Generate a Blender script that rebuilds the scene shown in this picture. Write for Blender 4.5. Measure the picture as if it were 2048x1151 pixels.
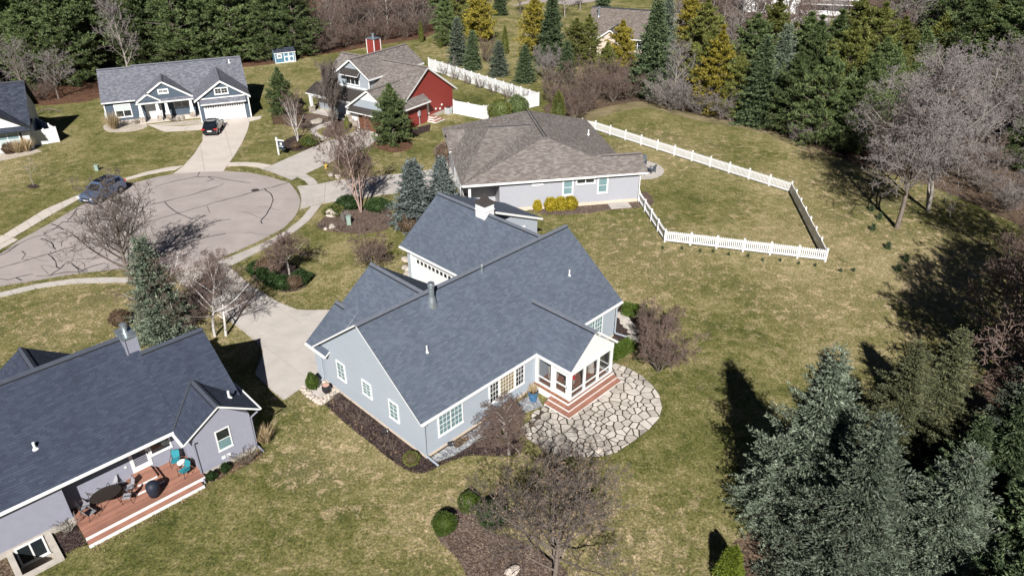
import bpy, bmesh, math, random
import numpy as np
from mathutils import Vector, Matrix
R = math.radians
for o in list(bpy.data.objects): bpy.data.objects.remove(o, do_unlink=True)
scn = bpy.context.scene
col = scn.collection
# ------------------------------------------------------------------ camera
CAM_H, PITCH, FPX = 30.0, R(30.25), 1473.0      # metres, radians, focal length in pixels of a 2048 px wide frame
cd = bpy.data.cameras.new('camera'); cam = bpy.data.objects.new('camera', cd); col.objects.link(cam)
cam.location = (0, 0, CAM_H); cam.rotation_euler = (R(90) - PITCH, 0, 0)
cd.sensor_fit = 'HORIZONTAL'; cd.sensor_width = 36.0; cd.lens = 36.0 * FPX / 2048.0
cd.clip_start = 0.5; cd.clip_end = 6000; scn.camera = cam
# ------------------------------------------------------------------ sky, sun, exposure
SUN_EL, SUN_AZ = R(38), R(1.5)                   # shadows run away from the camera, 1.5 degrees to the right
w = bpy.data.worlds.new('World'); scn.world = w; w.use_nodes = True
nt = w.node_tree; nt.nodes.clear()
sky = nt.nodes.new('ShaderNodeTexSky'); sky.sky_type = 'NISHITA'; sky.sun_disc = False
sky.sun_elevation = SUN_EL; sky.sun_rotation = math.pi + SUN_AZ; sky.air_density = 0.2; sky.dust_density = 0.0
bg = nt.nodes.new('ShaderNodeBackground'); bg.inputs[1].default_value = 0.05
wo = nt.nodes.new('ShaderNodeOutputWorld')
nt.links.new(sky.outputs[0], bg.inputs[0]); nt.links.new(bg.outputs[0], wo.inputs[0])
sd = bpy.data.lights.new('sun', 'SUN'); sd.energy = 5.0; sd.angle = R(0.53); sd.color = (1.0, 0.97, 0.925)
sun = bpy.data.objects.new('sun', sd); col.objects.link(sun)
trav = Vector((math.sin(SUN_AZ) * math.cos(SUN_EL), math.cos(SUN_AZ) * math.cos(SUN_EL), -math.sin(SUN_EL)))
sun.rotation_euler = trav.to_track_quat('-Z', 'Y').to_euler(); sun.location = (0, -40, 60)
scn.view_settings.view_transform = 'Standard'; scn.view_settings.look = 'None'
scn.view_settings.exposure = 0.55; scn.view_settings.gamma = 1.0; scn.view_settings.use_curve_mapping = False
scn.render.engine = 'CYCLES'
try:
    scn.cycles.max_bounces = 6; scn.cycles.diffuse_bounces = 1; scn.cycles.transparent_max_bounces = 12
except Exception: pass

# ------------------------------------------------------------------ pixel -> place
_ct, _st = math.cos(PITCH), math.sin(PITCH)
def ray(x, y):
    u = (x - 1024) / FPX; v = -(y - 575.5) / FPX
    return np.array([u, _ct + v * _st, -_st + v * _ct])
def G(x, y, z=0.0):                               # where the line of sight through a pixel meets height z
    d = ray(x, y); t = (z - CAM_H) / d[2]
    return Vector((d[0] * t, d[1] * t, z))
def zs(x0, y0, s, pts): return [(x0 + a / s, y0 + b / s) for a, b in pts]
class Fr:                                         # a house's own axes: u along, v across
    def __init__(s, ox, oy, yaw):
        s.o = np.array([ox, oy]); a = R(yaw); s.yaw = a
        s.A = np.array([math.cos(a), math.sin(a)]); s.B = np.array([-s.A[1], s.A[0]])
    def on(s, p, axis, c):                        # line of sight meets the wall plane axis = c -> (along, z)
        d = ray(*p); n = s.A if axis == 'u' else s.B; m = s.B if axis == 'u' else s.A
        t = ((s.o + c * n) @ n) / (d[:2] @ n); q = d[:2] * t - s.o
        return float(q @ m), float(CAM_H + d[2] * t)
    def loc(s, p, z=0.0):
        q = np.array(G(*p, z))[:2] - s.o; return float(q @ s.A), float(q @ s.B)
    def world(s, u, v, z=0.0):
        q = s.o + u * s.A + v * s.B; return Vector((q[0], q[1], z))

# ------------------------------------------------------------------ objects
def tag(o, label, cat=None, group=None, kind=None):
    if label: o['label'] = label
    if cat: o['category'] = cat
    if group: o['group'] = group
    if kind: o['kind'] = kind
    return o
def emp(name, label, cat, loc=(0, 0, 0), rz=0.0, group=None):
    o = bpy.data.objects.new(name, None); col.objects.link(o); o.empty_display_size = 0.3
    o.location = loc; o.rotation_euler = (0, 0, rz)
    return tag(o, label, cat, group)
def link(name, me, parent=None, loc=None, rz=None):
    o = bpy.data.objects.new(name, me); col.objects.link(o)
    if parent: o.parent = parent
    if loc is not None: o.location = loc
    if rz is not None: o.rotation_euler = (0, 0, rz)
    return o
def copy_tree(src, loc, rz=0, sc=(1, 1, 1), label=None, group=None):
    def rec(a, par):
        c = a.copy(); col.objects.link(c); c.parent = par
        for ch in a.children: rec(ch, c)
        return c
    c = rec(src, None); c.location = loc; c.rotation_euler = (0, 0, rz); c.scale = sc
    if label: c['label'] = label
    if group: c['group'] = group
    return c
class B:                                          # mesh builder
    def __init__(s): s.v = []; s.f = []; s.m = []; s.uv = {}
    def face(s, pts, m=0, uv=None):
        n = len(s.v); s.v += [tuple(p) for p in pts]; s.f.append(tuple(range(n, n + len(pts)))); s.m.append(m)
        if uv: s.uv[len(s.f) - 1] = uv
        return s
    def box(s, x0, x1, y0, y1, z0, z1, m=0):
        n = len(s.v); s.v += [(x, y, z) for z in (z0, z1) for y in (y0, y1) for x in (x0, x1)]
        for q in ((0, 2, 3, 1), (4, 5, 7, 6), (0, 1, 5, 4), (2, 6, 7, 3), (0, 4, 6, 2), (1, 3, 7, 5)):
            s.f.append(tuple(n + i for i in q)); s.m.append(m)
        return s
    def beam(s, p, q, wd, ht, m=0):               # box along p-q, wd sideways, ht upwards
        p = Vector(p); q = Vector(q); d = (q - p).normalized()
        side = d.cross(Vector((0, 0, 1)))
        if side.length < 1e-4: side = Vector((1, 0, 0))
        side.normalize(); up = side.cross(d).normalized()
        n = len(s.v)
        for c in (p, q):
            for a, b in ((-1, -1), (1, -1), (1, 1), (-1, 1)): s.v.append(tuple(c + side * (a * wd / 2) + up * (b * ht / 2)))
        for k in ((0, 3, 2, 1), (4, 5, 6, 7), (0, 1, 5, 4), (1, 2, 6, 5), (2, 3, 7, 6), (3, 0, 4, 7)):
            s.f.append(tuple(n + i for i in k)); s.m.append(m)
        return s
    def prism(s, pts, z0, z1, m=0, ms=None):      # upright prism over an outline
        n = len(s.v); k = len(pts)
        s.v += [(p[0], p[1], z0) for p in pts] + [(p[0], p[1], z1) for p in pts]
        s.f.append(tuple(n + i for i in reversed(range(k)))); s.m.append(m if ms is None else ms)
        s.f.append(tuple(n + k + i for i in range(k))); s.m.append(m)
        for i in range(k):
            j = (i + 1) % k; s.f.append((n + i, n + j, n + k + j, n + k + i)); s.m.append(m if ms is None else ms)
        return s
    def extr(s, pts, vec, m=0):                   # any flat outline swept along vec
        n = len(s.v); k = len(pts); vec = Vector(vec)
        s.v += [tuple(p) for p in pts] + [tuple(Vector(p) + vec) for p in pts]
        s.f.append(tuple(n + i for i in reversed(range(k)))); s.m.append(m)
        s.f.append(tuple(n + k + i for i in range(k))); s.m.append(m)
        for i in range(k):
            j = (i + 1) % k; s.f.append((n + i, n + j, n + k + j, n + k + i)); s.m.append(m)
        return s
    def tube(s, p, q, r0, r1=None, n=6, m=0, cap=True):
        r1 = r0 if r1 is None else r1; p = Vector(p); q = Vector(q); d = (q - p)
        if d.length < 1e-6: return s
        d.normalize(); a = d.orthogonal().normalized(); b = d.cross(a); k = len(s.v)
        for c, r in ((p, r0), (q, r1)):
            for i in range(n):
                t = 2 * math.pi * i / n; s.v.append(tuple(c + a * (r * math.cos(t)) + b * (r * math.sin(t))))
        for i in range(n):
            j = (i + 1) % n; s.f.append((k + i, k + j, k + n + j, k + n + i)); s.m.append(m)
        if cap: s.f.append(tuple(k + i for i in reversed(range(n)))); s.m.append(m); s.f.append(tuple(k + n + i for i in range(n))); s.m.append(m)
        return s
    def path(s, pts, r, n=5, m=0):
        for a, b in zip(pts, pts[1:]): s.tube(a, b, r, r, n, m)
        return s
    def lathe(s, prof, n=12, c=(0, 0, 0), m=0):
        k = len(s.v)
        for r, z in prof:
            for i in range(n):
                t = 2 * math.pi * i / n; s.v.append((c[0] + r * math.cos(t), c[1] + r * math.sin(t), c[2] + z))
        for a in range(len(prof) - 1):
            for i in range(n):
                j = (i + 1) % n; s.f.append((k + a * n + i, k + a * n + j, k + (a + 1) * n + j, k + (a + 1) * n + i)); s.m.append(m)
        s.f.append(tuple(k + i for i in reversed(range(n)))); s.m.append(m)
        e = k + (len(prof) - 1) * n; s.f.append(tuple(e + i for i in range(n))); s.m.append(m)
        return s
    def mesh(s, name, mats, smooth=False, fix=True):
        me = bpy.data.meshes.new(name); me.from_pydata(s.v, [], s.f)
        for m in (mats if isinstance(mats, (list, tuple)) else [mats]): me.materials.append(m)
        if any(s.m): me.polygons.foreach_set('material_index', s.m)
        if s.uv:
            ul = me.uv_layers.new(name='UVMap')
            for fi, uv in s.uv.items():
                for k, li in enumerate(me.polygons[fi].loop_indices): ul.data[li].uv = uv[k]
        if fix and len(s.f) < 4000:
            bm = bmesh.new(); bm.from_mesh(me); bmesh.ops.recalc_face_normals(bm, faces=bm.faces); bm.to_mesh(me); bm.free()
        if smooth: me.polygons.foreach_set('use_smooth', [True] * len(me.polygons))
        me.update(); return me
    def out(s, name, mats, parent=None, loc=None, rz=None, smooth=False):
        return link(name, s.mesh(name, mats, smooth), parent, loc, rz)
def bevel(o, wd=0.02, seg=2):
    bm = bmesh.new(); bm.from_mesh(o.data); bmesh.ops.remove_doubles(bm, verts=bm.verts, dist=1e-5)
    bmesh.ops.bevel(bm, geom=list(bm.edges), offset=wd, segments=seg, affect='EDGES', profile=0.6); bm.to_mesh(o.data); bm.free(); return o

# ------------------------------------------------------------------ materials
class N:
    def __init__(s, name):
        s.m = bpy.data.materials.new(name); s.m.use_nodes = True; s.t = s.m.node_tree; s.t.nodes.clear()
        s.out = s.t.nodes.new('ShaderNodeOutputMaterial'); s.b = s.t.nodes.new('ShaderNodeBsdfPrincipled')
        s.t.links.new(s.b.outputs[0], s.out.inputs[0])
    def n(s, typ, **kw):
        x = s.t.nodes.new('ShaderNode' + typ)
        for k, v in kw.items(): setattr(x, k, v)
        return x
    def l(s, a, b): s.t.links.new(a, b)
    def co(s, kind='Object'): return s.n('TexCoord').outputs[kind]
    def pos(s): return s.n('NewGeometry').outputs['Position']
    def noise(s, vec, scale, detail=4, rough=0.55, dist=0.0):
        x = s.n('TexNoise'); x.inputs['Scale'].default_value = scale; x.inputs['Detail'].default_value = detail
        x.inputs['Roughness'].default_value = rough; x.inputs['Distortion'].default_value = dist; s.l(vec, x.inputs['Vector']); return x.outputs['Fac']
    def ramp(s, fac, stops):
        x = s.n('ValToRGB'); e = x.color_ramp.elements
        while len(e) < len(stops): e.new(0.5)
        for i, (p, c) in enumerate(stops):
            e[i].position = p; c = (c, c, c) if isinstance(c, (int, float)) else c; e[i].color = (*c, 1)
        s.l(fac, x.inputs[0]); return x.outputs[0]
    def mix(s, fac, a, b, mode='MIX'):
        x = s.n('MixRGB', blend_type=mode)
        for i, q in ((0, fac), (1, a), (2, b)):
            if isinstance(q, (int, float)): x.inputs[i].default_value = q if i == 0 else (q, q, q, 1)
            elif isinstance(q, tuple): x.inputs[i].default_value = (*q, 1)
            else: s.l(q, x.inputs[i])
        return x.outputs[0]
    def math(s, op, a, b=0.0):
        x = s.n('Math', operation=op)
        for i, q in ((0, a), (1, b)):
            if isinstance(q, (int, float)): x.inputs[i].default_value = q
            else: s.l(q, x.inputs[i])
        return x.outputs[0]
    def bump(s, h, st=0.3, d=0.02):
        x = s.n('Bump'); x.inputs['Strength'].default_value = st; x.inputs['Distance'].default_value = d
        s.l(h, x.inputs['Height']); s.l(x.outputs[0], s.b.inputs['Normal']); return x
    def fin(s, c, rough=0.8, metal=0.0, spec=0.3):
        if isinstance(c, tuple): s.b.inputs['Base Color'].default_value = (*c, 1)
        else: s.l(c, s.b.inputs['Base Color'])
        s.b.inputs['Roughness'].default_value = rough; s.b.inputs['Metallic'].default_value = metal
        s.b.inputs['Specular IOR Level'].default_value = spec; return s.m
def plain(name, c, rough=0.6, metal=0.0, spec=0.4, var=0.12, scale=3.0, bump=0.0):
    s = N(name); v = s.co(); f = s.noise(v, scale, 5, 0.65)
    d = tuple(x * (1 - var) for x in c); e = tuple(min(1, x * (1 + var)) for x in c)
    if bump: s.bump(s.noise(v, scale * 9, 3), bump, 0.01)
    return s.fin(s.ramp(f, [(0.3, d), (0.7, e)]), rough, metal, spec)
def siding(name, c, course=0.115, var=0.06, depth=0.6):
    s = N(name); v = s.co(); sep = s.n('SeparateXYZ'); s.l(v, sep.inputs[0])
    fr = s.math('FRACT', s.math('DIVIDE', sep.outputs[2], course))
    h = s.math('SUBTRACT', 1.0, fr); s.bump(h, depth, course * 0.13)
    mp = s.n('Mapping'); mp.inputs['Scale'].default_value = (0.5, 0.5, 9); s.l(v, mp.inputs[0])
    f = s.noise(mp.outputs[0], 1.3, 4)
    base = s.ramp(f, [(0.3, tuple(x * (1 - var) for x in c)), (0.7, tuple(x * (1 + var) for x in c))])
    return s.fin(base, 0.55, 0, 0.35)
def battens(name, c, sp=0.3):
    s = N(name); v = s.co(); sep = s.n('SeparateXYZ'); s.l(v, sep.inputs[0])
    fr = s.math('FRACT', s.math('DIVIDE', s.math('ADD', sep.outputs[0], sep.outputs[1]), sp))
    h = s.ramp(fr, [(0.0, 1.0), (0.16, 1.0), (0.2, 0.0), (0.96, 0.0)]); s.bump(h, 0.8, 0.02)
    return s.fin(s.mix(s.noise(v, 2.0), tuple(x * .93 for x in c), tuple(x * 1.06 for x in c)), 0.6)
def shingle(name, dark, mid, light, w=0.32, h=0.145, contrast=1.0):
    s = N(name); uv = s.co('UV')
    br = s.n('TexBrick'); br.offset = 0.37; br.offset_frequency = 2
    for k, q in (('Scale', 1.0), ('Mortar Size', 0.006), ('Mortar Smooth', 0.3), ('Bias', 0.0), ('Brick Width', w), ('Row Height', h)): br.inputs[k].default_value = q
    br.inputs['Color1'].default_value = (0, 0, 0, 1); br.inputs['Color2'].default_value = (1, 1, 1, 1); br.inputs['Mortar'].default_value = (0.3, 0.3, 0.3, 1)
    s.l(uv, br.inputs['Vector'])
    tint = s.ramp(br.outputs['Color'], [(0.0, dark), (0.5, mid), (1.0, light)])
    big = s.noise(uv, 0.35, 5, 0.6); mp = s.n('Mapping'); mp.inputs['Scale'].default_value = (1.3, 0.16, 1); s.l(uv, mp.inputs[0])
    streak = s.noise(mp.outputs[0], 1.1, 5, 0.7)
    c = s.mix(0.3, tint, s.ramp(big, [(0.25, 0.72), (0.75, 1.28)]), 'MULTIPLY')
    c = s.mix(0.3, c, s.ramp(streak, [(0.3, 0.72), (0.7, 1.3)]), 'MULTIPLY')
    c = s.mix(0.5, c, s.ramp(s.noise(uv, 14, 3, 0.8), [(0.3, 0.55), (0.7, 1.45)]), 'MULTIPLY')
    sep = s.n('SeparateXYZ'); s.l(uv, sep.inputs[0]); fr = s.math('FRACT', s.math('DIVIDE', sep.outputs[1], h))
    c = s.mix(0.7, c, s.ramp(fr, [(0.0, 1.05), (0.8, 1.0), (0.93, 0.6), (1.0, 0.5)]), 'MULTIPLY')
    hh = s.math('ADD', s.math('SUBTRACT', 1.0, fr), s.math('MULTIPLY', br.outputs['Color'], 0.5))
    s.bump(hh, 0.55, 0.012)
    return s.fin(c, 0.9, 0, 0.22)
# ------------------------------------------------------------------ ground materials (world coordinates)
def m_lawn():
    s = N('lawn_grass'); p = s.pos()
    big = s.noise(p, 0.055, 4, 0.6, 0.6); mid = s.noise(p, 0.30, 5, 0.7, 0.5); sml = s.noise(p, 1.6, 5, 0.75, 0.3); fine = s.noise(p, 6.5, 4, 0.85)
    f = s.math('ADD', s.math('ADD', s.math('MULTIPLY', big, 0.36), s.math('MULTIPLY', mid, 0.40)), s.math('MULTIPLY', sml, 0.38))
    c = s.ramp(f, [(0.43, (0.048, 0.062, 0.015)), (0.52, (0.106, 0.109, 0.033)), (0.58, (0.168, 0.154, 0.060)), (0.64, (0.25, 0.215, 0.105)), (0.74, (0.35, 0.285, 0.165))])
    dead = s.ramp(s.noise(p, 1.05, 7, 0.82, 0.5), [(0.525, 0.0), (0.575, 1.0)])
    zone = s.ramp(s.noise(p, 0.05, 3, 0.5), [(0.48, 0.08), (0.64, 0.8)])
    for (bx, by, br) in ((-9.5, 33.0, 5.0), (-13.5, 38.5, 3.0), (33, 58, 13), (36, 72, 10), (5.0, 25.5, 4.5), (-33, 47, 6), (-22, 46, 3), (-60, 76, 9), (18, 84, 9), (24, 50, 7), (-27, 92, 5), (-35, 85, 4), (-3, 27.5, 4), (12, 57, 8), (8, 47, 6)):
        d_ = s.n('VectorMath', operation='DISTANCE'); s.l(p, d_.inputs[0]); d_.inputs[1].default_value = (bx, by, 0); q_ = s.math('ADD', d_.outputs['Value'], s.math('MULTIPLY', s.math('SUBTRACT', mid, 0.5), br * 2.2)); k_ = s.ramp(s.math('DIVIDE', q_, br * 1.7), [(0.25, 0.9), (1.0, 0.0)]); zone = s.math('MAXIMUM', zone, k_)
    dead = s.math('MAXIMUM', dead, s.math('MULTIPLY', s.ramp(zone, [(0.5, 0.0), (1.0, 1.0)]), 0.25))
    c = s.mix(s.math('MULTIPLY', dead, zone), c, (0.43, 0.33, 0.205))
    c = s.mix(1.0, c, s.ramp(fine, [(0.30, 0.25), (0.5, 1.15), (0.70, 2.5)]), 'MULTIPLY')
    s.bump(s.math('ADD', fine, s.noise(p, 22.0, 2)), 1.0, 0.06)
    return s.fin(c, 0.95, 0, 0.1)
def m_ground(name, stops, scale, fine=20.0, bump=0.6, dist=0.03, rough=0.95):
    s = N(name); p = s.pos(); a = s.noise(p, scale, 5, 0.65, 0.3); b = s.noise(p, fine, 3, 0.8)
    f = s.math('ADD', s.math('MULTIPLY', a, 0.6), s.math('MULTIPLY', b, 0.4))
    s.bump(b, bump, dist); return s.fin(s.ramp(f, stops), rough, 0, 0.15)
def m_chips(name, stops, scale, rough=0.9, bump=0.8, spec=0.2):      # mulch chips, gravel, leaves: small cells each with a tint
    s = N(name); p = s.pos(); v = s.n('TexVoronoi'); v.inputs['Scale'].default_value = scale; s.l(p, v.inputs['Vector'])
    sep = s.n('SeparateColor'); s.l(v.outputs['Color'], sep.inputs[0])
    f = s.math('ADD', s.math('MULTIPLY', sep.outputs[0], 0.6), s.math('MULTIPLY', s.noise(p, 0.8, 4, 0.6), 0.4))
    s.bump(s.math('SUBTRACT', 1.0, v.outputs['Distance']), bump, 0.03); return s.fin(s.ramp(f, stops), rough, 0, spec)
def m_concrete(name, c, var=0.10, stain=0.2):
    s = N(name); p = s.pos(); a = s.noise(p, 0.7, 6, 0.65); b = s.noise(p, 25.0, 3, 0.7)
    base = s.ramp(a, [(0.3, tuple(x * (1 - var) for x in c)), (0.7, tuple(x * (1 + var) for x in c))])
    st = s.ramp(s.noise(p, 0.23, 5, 0.7, 0.8), [(0.52, 1.0), (0.72, 1.0 - stain)])
    base = s.mix(1.0, base, st, 'MULTIPLY'); base = s.mix(0.5, base, s.ramp(b, [(0.3, 0.8), (0.7, 1.2)]), 'MULTIPLY')
    s.bump(b, 0.25, 0.006); return s.fin(base, 0.9, 0, 0.2)
def m_asphalt():
    s = N('asphalt'); p = s.pos(); a = s.noise(p, 0.35, 5, 0.6, 0.5); b = s.noise(p, 45.0, 2, 0.8)
    mp = s.n('Mapping'); mp.inputs['Rotation'].default_value = (0, 0, R(-38)); mp.inputs['Scale'].default_value = (0.12, 1.4, 1); s.l(p, mp.inputs[0])
    tr = s.noise(mp.outputs[0], 0.9, 4, 0.6)
    c = s.ramp(a, [(0.3, (0.335, 0.29, 0.275)), (0.7, (0.41, 0.36, 0.34))])
    c = s.mix(0.14, c, s.ramp(tr, [(0.35, 0.72), (0.65, 1.12)]), 'MULTIPLY'); c = s.mix(0.5, c, s.ramp(b, [(0.25, 0.6), (0.75, 1.4)]), 'MULTIPLY')
    s.bump(b, 0.4, 0.008); return s.fin(c, 0.9, 0, 0.2)
LAWN = m_lawn(); ASPH = m_asphalt()
CONC = m_concrete('concrete_grey', (0.47, 0.43, 0.40)); CONCW = m_concrete('concrete_pale', (0.56, 0.50, 0.45), 0.07, 0.1); CONCD = m_concrete('concrete_aged', (0.49, 0.45, 0.415), 0.10, 0.25)
MULCH = m_chips('mulch_dark', [(0.2, (0.012, 0.008, 0.008)), (0.55, (0.045, 0.03, 0.027)), (0.85, (0.13, 0.09, 0.08))], 17)
MULCHB = m_chips('mulch_brown', [(0.2, (0.055, 0.038, 0.03)), (0.55, (0.125, 0.088, 0.07)), (0.85, (0.25, 0.19, 0.155))], 13)
LITTER = m_chips('leaf_litter', [(0.2, (0.035, 0.025, 0.018)), (0.5, (0.10, 0.068, 0.046)), (0.85, (0.22, 0.16, 0.11))], 11)
NEEDLES = m_chips('pine_needles', [(0.2, (0.05, 0.026, 0.017)), (0.6, (0.14, 0.07, 0.042)), (0.9, (0.22, 0.13, 0.085))], 10)
PEBBLE = m_chips('pebble_grey', [(0.1, (0.09, 0.10, 0.12)), (0.5, (0.25, 0.26, 0.28)), (0.9, (0.55, 0.53, 0.52))], 12, 0.7, 1.0)
GRAVELW = m_chips('pale_gravel', [(0.2, (0.30, 0.25, 0.20)), (0.8, (0.62, 0.55, 0.47))], 14)
TAR = plain('crack_tar', (0.018, 0.018, 0.02), 0.5); IRON = plain('cast_iron', (0.06, 0.05, 0.045), 0.6)
JOINT = m_ground('patio_joint', [(0.3, (0.035, 0.027, 0.02)), (0.7, (0.10, 0.08, 0.06))], 1.2)
WEED = m_ground('dry_field_grass', [(0.35, (0.10, 0.095, 0.04)), (0.5, (0.20, 0.165, 0.09)), (0.66, (0.33, 0.255, 0.165))], 0.35, 9.0)

# ------------------------------------------------------------------ ground sheet (with the hole of the window well)
LH = Fr(-17.328, 30.392, 43.92)                   # left house axes
WELL = [LH.world(-9.15, -0.45), LH.world(-7.65, -0.45), LH.world(-7.65, 1.42), LH.world(-9.15, 1.42)]
def ground():
    b = B(); E = 2500; ctr = sum(WELL, Vector()) / 4
    outer = [ctr + (p - ctr).normalized() * E * 1.3 for p in WELL]
    for i in range(4):
        j = (i + 1) % 4; b.face([WELL[i], outer[i], outer[j], WELL[j]])
    return tag(b.out('ground', LAWN), 'green and tan spring lawn with dry patches covering the whole neighbourhood', None, None, 'structure')
ground()
def smooth_poly(pts, it=2):
    for _ in range(it):
        q = []
        for i in range(len(pts)):
            a, b = Vector(pts[i]), Vector(pts[(i + 1) % len(pts)]); q += [a * .75 + b * .25, a * .25 + b * .75]
        pts = q
    return pts
EDGES = []
def sheet(name, px, m, z, label, it=0, kind='structure', world=False):
    pts = [Vector(p) for p in px] if world else [G(x, y) for x, y in px]
    pts = [Vector((p[0], p[1], 0)) for p in pts]
    if it: pts = smooth_poly(pts, it)
    if name in ('mulch_bed', 'gravel_bed', 'mulch_ring', 'road', 'rough_grass', 'gravel_strip'): EDGES.append(pts)
    b = B(); b.prism(pts, -0.08, z); o = b.out(name, m)
    bm = bmesh.new(); bm.from_mesh(o.data); bmesh.ops.triangulate(bm, faces=[f for f in bm.faces if len(f.verts) > 4]); bm.to_mesh(o.data); bm.free()
    return tag(o, label, None, None, kind)
z5 = lambda *p: zs(0, 300, 3.413, p); z6 = lambda *p: zs(440, 250, 3.11, p)
# road
road_px = [(-260, 640), (-260, 590)] + z5((0, 708), (130, 615), (340, 500), (550, 378), (890, 230), (1060, 186), (1200, 160), (1350, 148), (1530, 143), (1700, 155), (1850, 185), (1980, 225)) \
    + [(595, 385), (602.4, 401), (597.6, 420), (588, 436.5), (568.6, 455.8), (536.5, 473.5), (504, 489.5), (459, 508.8), (440, 517), (395, 533), (345, 548), (310, 543.5), (240, 539), (175.8, 544.6), (117, 553.4), (58.6, 563.7), (0, 572.5)]
road = sheet('road', road_px, ASPH, 0.012, 'pale grey cul-de-sac asphalt with black sealed cracks')
ROADP = [G(*q) for q in road_px]
def inside2(p, poly):
    r = False
    for i in range(len(poly)):
        a, c = poly[i], poly[i - 1]
        if (a.y > p.y) != (c.y > p.y) and p.x < (c.x - a.x) * (p.y - a.y) / (c.y - a.y) + a.x: r = not r
    return r
def ribbon(pts, wd, z):
    b = B(); P = [G(*p) for p in pts]; Q = []
    rnd = random.Random(len(pts) + int(P[0].x * 10))
    for a, c in zip(P, P[1:]):
        n = max(1, int((c - a).length / 0.5))
        for i in range(n):
            t = i / n; q = a.lerp(c, t)
            if i: q += Vector((rnd.gauss(0, .045), rnd.gauss(0, .045), 0))
            Q.append(q)
    Q.append(P[-1]); L = []
    for i, q in enumerate(Q):
        d = (Q[min(i + 1, len(Q) - 1)] - Q[max(i - 1, 0)]); d.normalize(); nrm = Vector((-d.y, d.x, 0)); k = wd * rnd.uniform(.6, 1.3) / 2
        L.append((q + nrm * k + Vector((0, 0, z)), q - nrm * k + Vector((0, 0, z))))
    for (a, c), (d, e) in zip(L, L[1:]): b.face([a, c, e, d])
    return b
cracks = [[(0, 805), (330, 710), (520, 650), (900, 530), (1000, 495), (1220, 430), (1500, 350), (1740, 285), (1980, 220)],
    [(650, 420), (870, 415), (1020, 380), (1120, 352), (1330, 300), (1500, 245), (1525, 230)], [(1060, 250), (1200, 210), (1330, 185), (1430, 180), (1550, 203), (1710, 225)], [(1350, 180), (1365, 150)],
    [(1125, 355), (1150, 385), (1190, 415), (1220, 435), (1260, 450), (1315, 475)], [(1805, 265), (1850, 300), (1865, 340), (1850, 385), (1820, 440), (1780, 485), (1790, 503)],
    [(1378, 520), (1450, 490), (1575, 472)], [(1150, 670), (1260, 640), (1380, 605), (1540, 570)], [(0, 700), (100, 655), (230, 595), (300, 580), (330, 545), (400, 530), (440, 545), (400, 520), (350, 505)],
    [(280, 605), (350, 630), (380, 675)], [(300, 580), (390, 525), (430, 490), (460, 490), (500, 440), (530, 400)], [(430, 490), (560, 497), (640, 470)], [(150, 690), (175, 710), (150, 745), (195, 748)],
    [(330, 712), (380, 760), (385, 795), (410, 810), (370, 835), (340, 858), (250, 860)], [(410, 810), (450, 770), (490, 775), (520, 800), (560, 820), (640, 790), (720, 770)], [(520, 800), (540, 830), (600, 815)],
    [(0, 880), (60, 885), (110, 870), (225, 845)], [(110, 870), (150, 890)], [(0, 720), (60, 690), (130, 640)], [(520, 400), (580, 405), (620, 395)], [(1190, 590), (1250, 590)], [(1420, 180), (1460, 200), (1410, 215)], [(340, 858), (440, 835), (600, 830)]]
for c in cracks: ribbon(z5(*c), 0.10, 0.017).out('crack_seal', TAR, road)
rnd = random.Random(17)
for k in range(46):                                # hairline cracks
    x, y = rnd.choice(((rnd.uniform(10, 230), rnd.uniform(440, 560)), (rnd.uniform(150, 560), rnd.uniform(365, 520)))); a = rnd.choice((-.33, -.33, 1.2)) + rnd.gauss(0, .35); pts = []
    for j in range(rnd.randint(3, 6)): pts.append((x, y)); x += 13 * math.cos(a); y += 7 * math.sin(a); a += rnd.gauss(0, .5)
    P = [G(*q) for q in pts]
    if all(inside2(q, ROADP) for q in P): ribbon(pts, 0.04, 0.016).out('crack_seal', TAR, road)
b = B(); c = G(510.5, 380.5); b.lathe([(0.42, 0.0), (0.42, 0.018), (0.34, 0.024)], 18, (c.x, c.y, 0)); b.out('manhole_cover', IRON, road)
# kerb-less concrete paving, laid in separate slabs
def strip_slabs(name, left, right, m, z, label, every=1.5):
    """a walk given by its two edges, in slabs across"""
    root = bpy.data.objects.new(name, None); col.objects.link(root); tag(root, label, None, None, 'structure')
    def res(px, n):
        P = [G(*p) for p in px]; d = [0]
        for a, c in zip(P, P[1:]): d.append(d[-1] + (c - a).length)
        o = []
        for i in range(n + 1):
            t = d[-1] * i / n; k = max(j for j in range(len(d)) if d[j] <= t + 1e-9); k = min(k, len(P) - 2)
            o.append(P[k].lerp(P[k + 1], (t - d[k]) / max(1e-6, d[k + 1] - d[k])))
        return o, d[-1]
    _, L = res(left, 1); n = max(1, round(L / every)); A, _ = res(left, n * 2); C, _ = res(right, n * 2)
    rnd = random.Random(n); EDGES.append(A + C[::-1])
    for i in range(n):
        k = 2 * i; g = 0.008
        f = lambda P, t: P[int(t)].lerp(P[min(int(t) + 1, len(P) - 1)], t - int(t))
        e = 0.02; pts = [f(A, k + e), A[k + 1], f(A, k + 2 - e), f(C, k + 2 - e), C[k + 1], f(C, k + e)]
        B().prism(pts, -0.06, z + rnd.uniform(-.004, .004)).out('slab', m, root)
    return root
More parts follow.
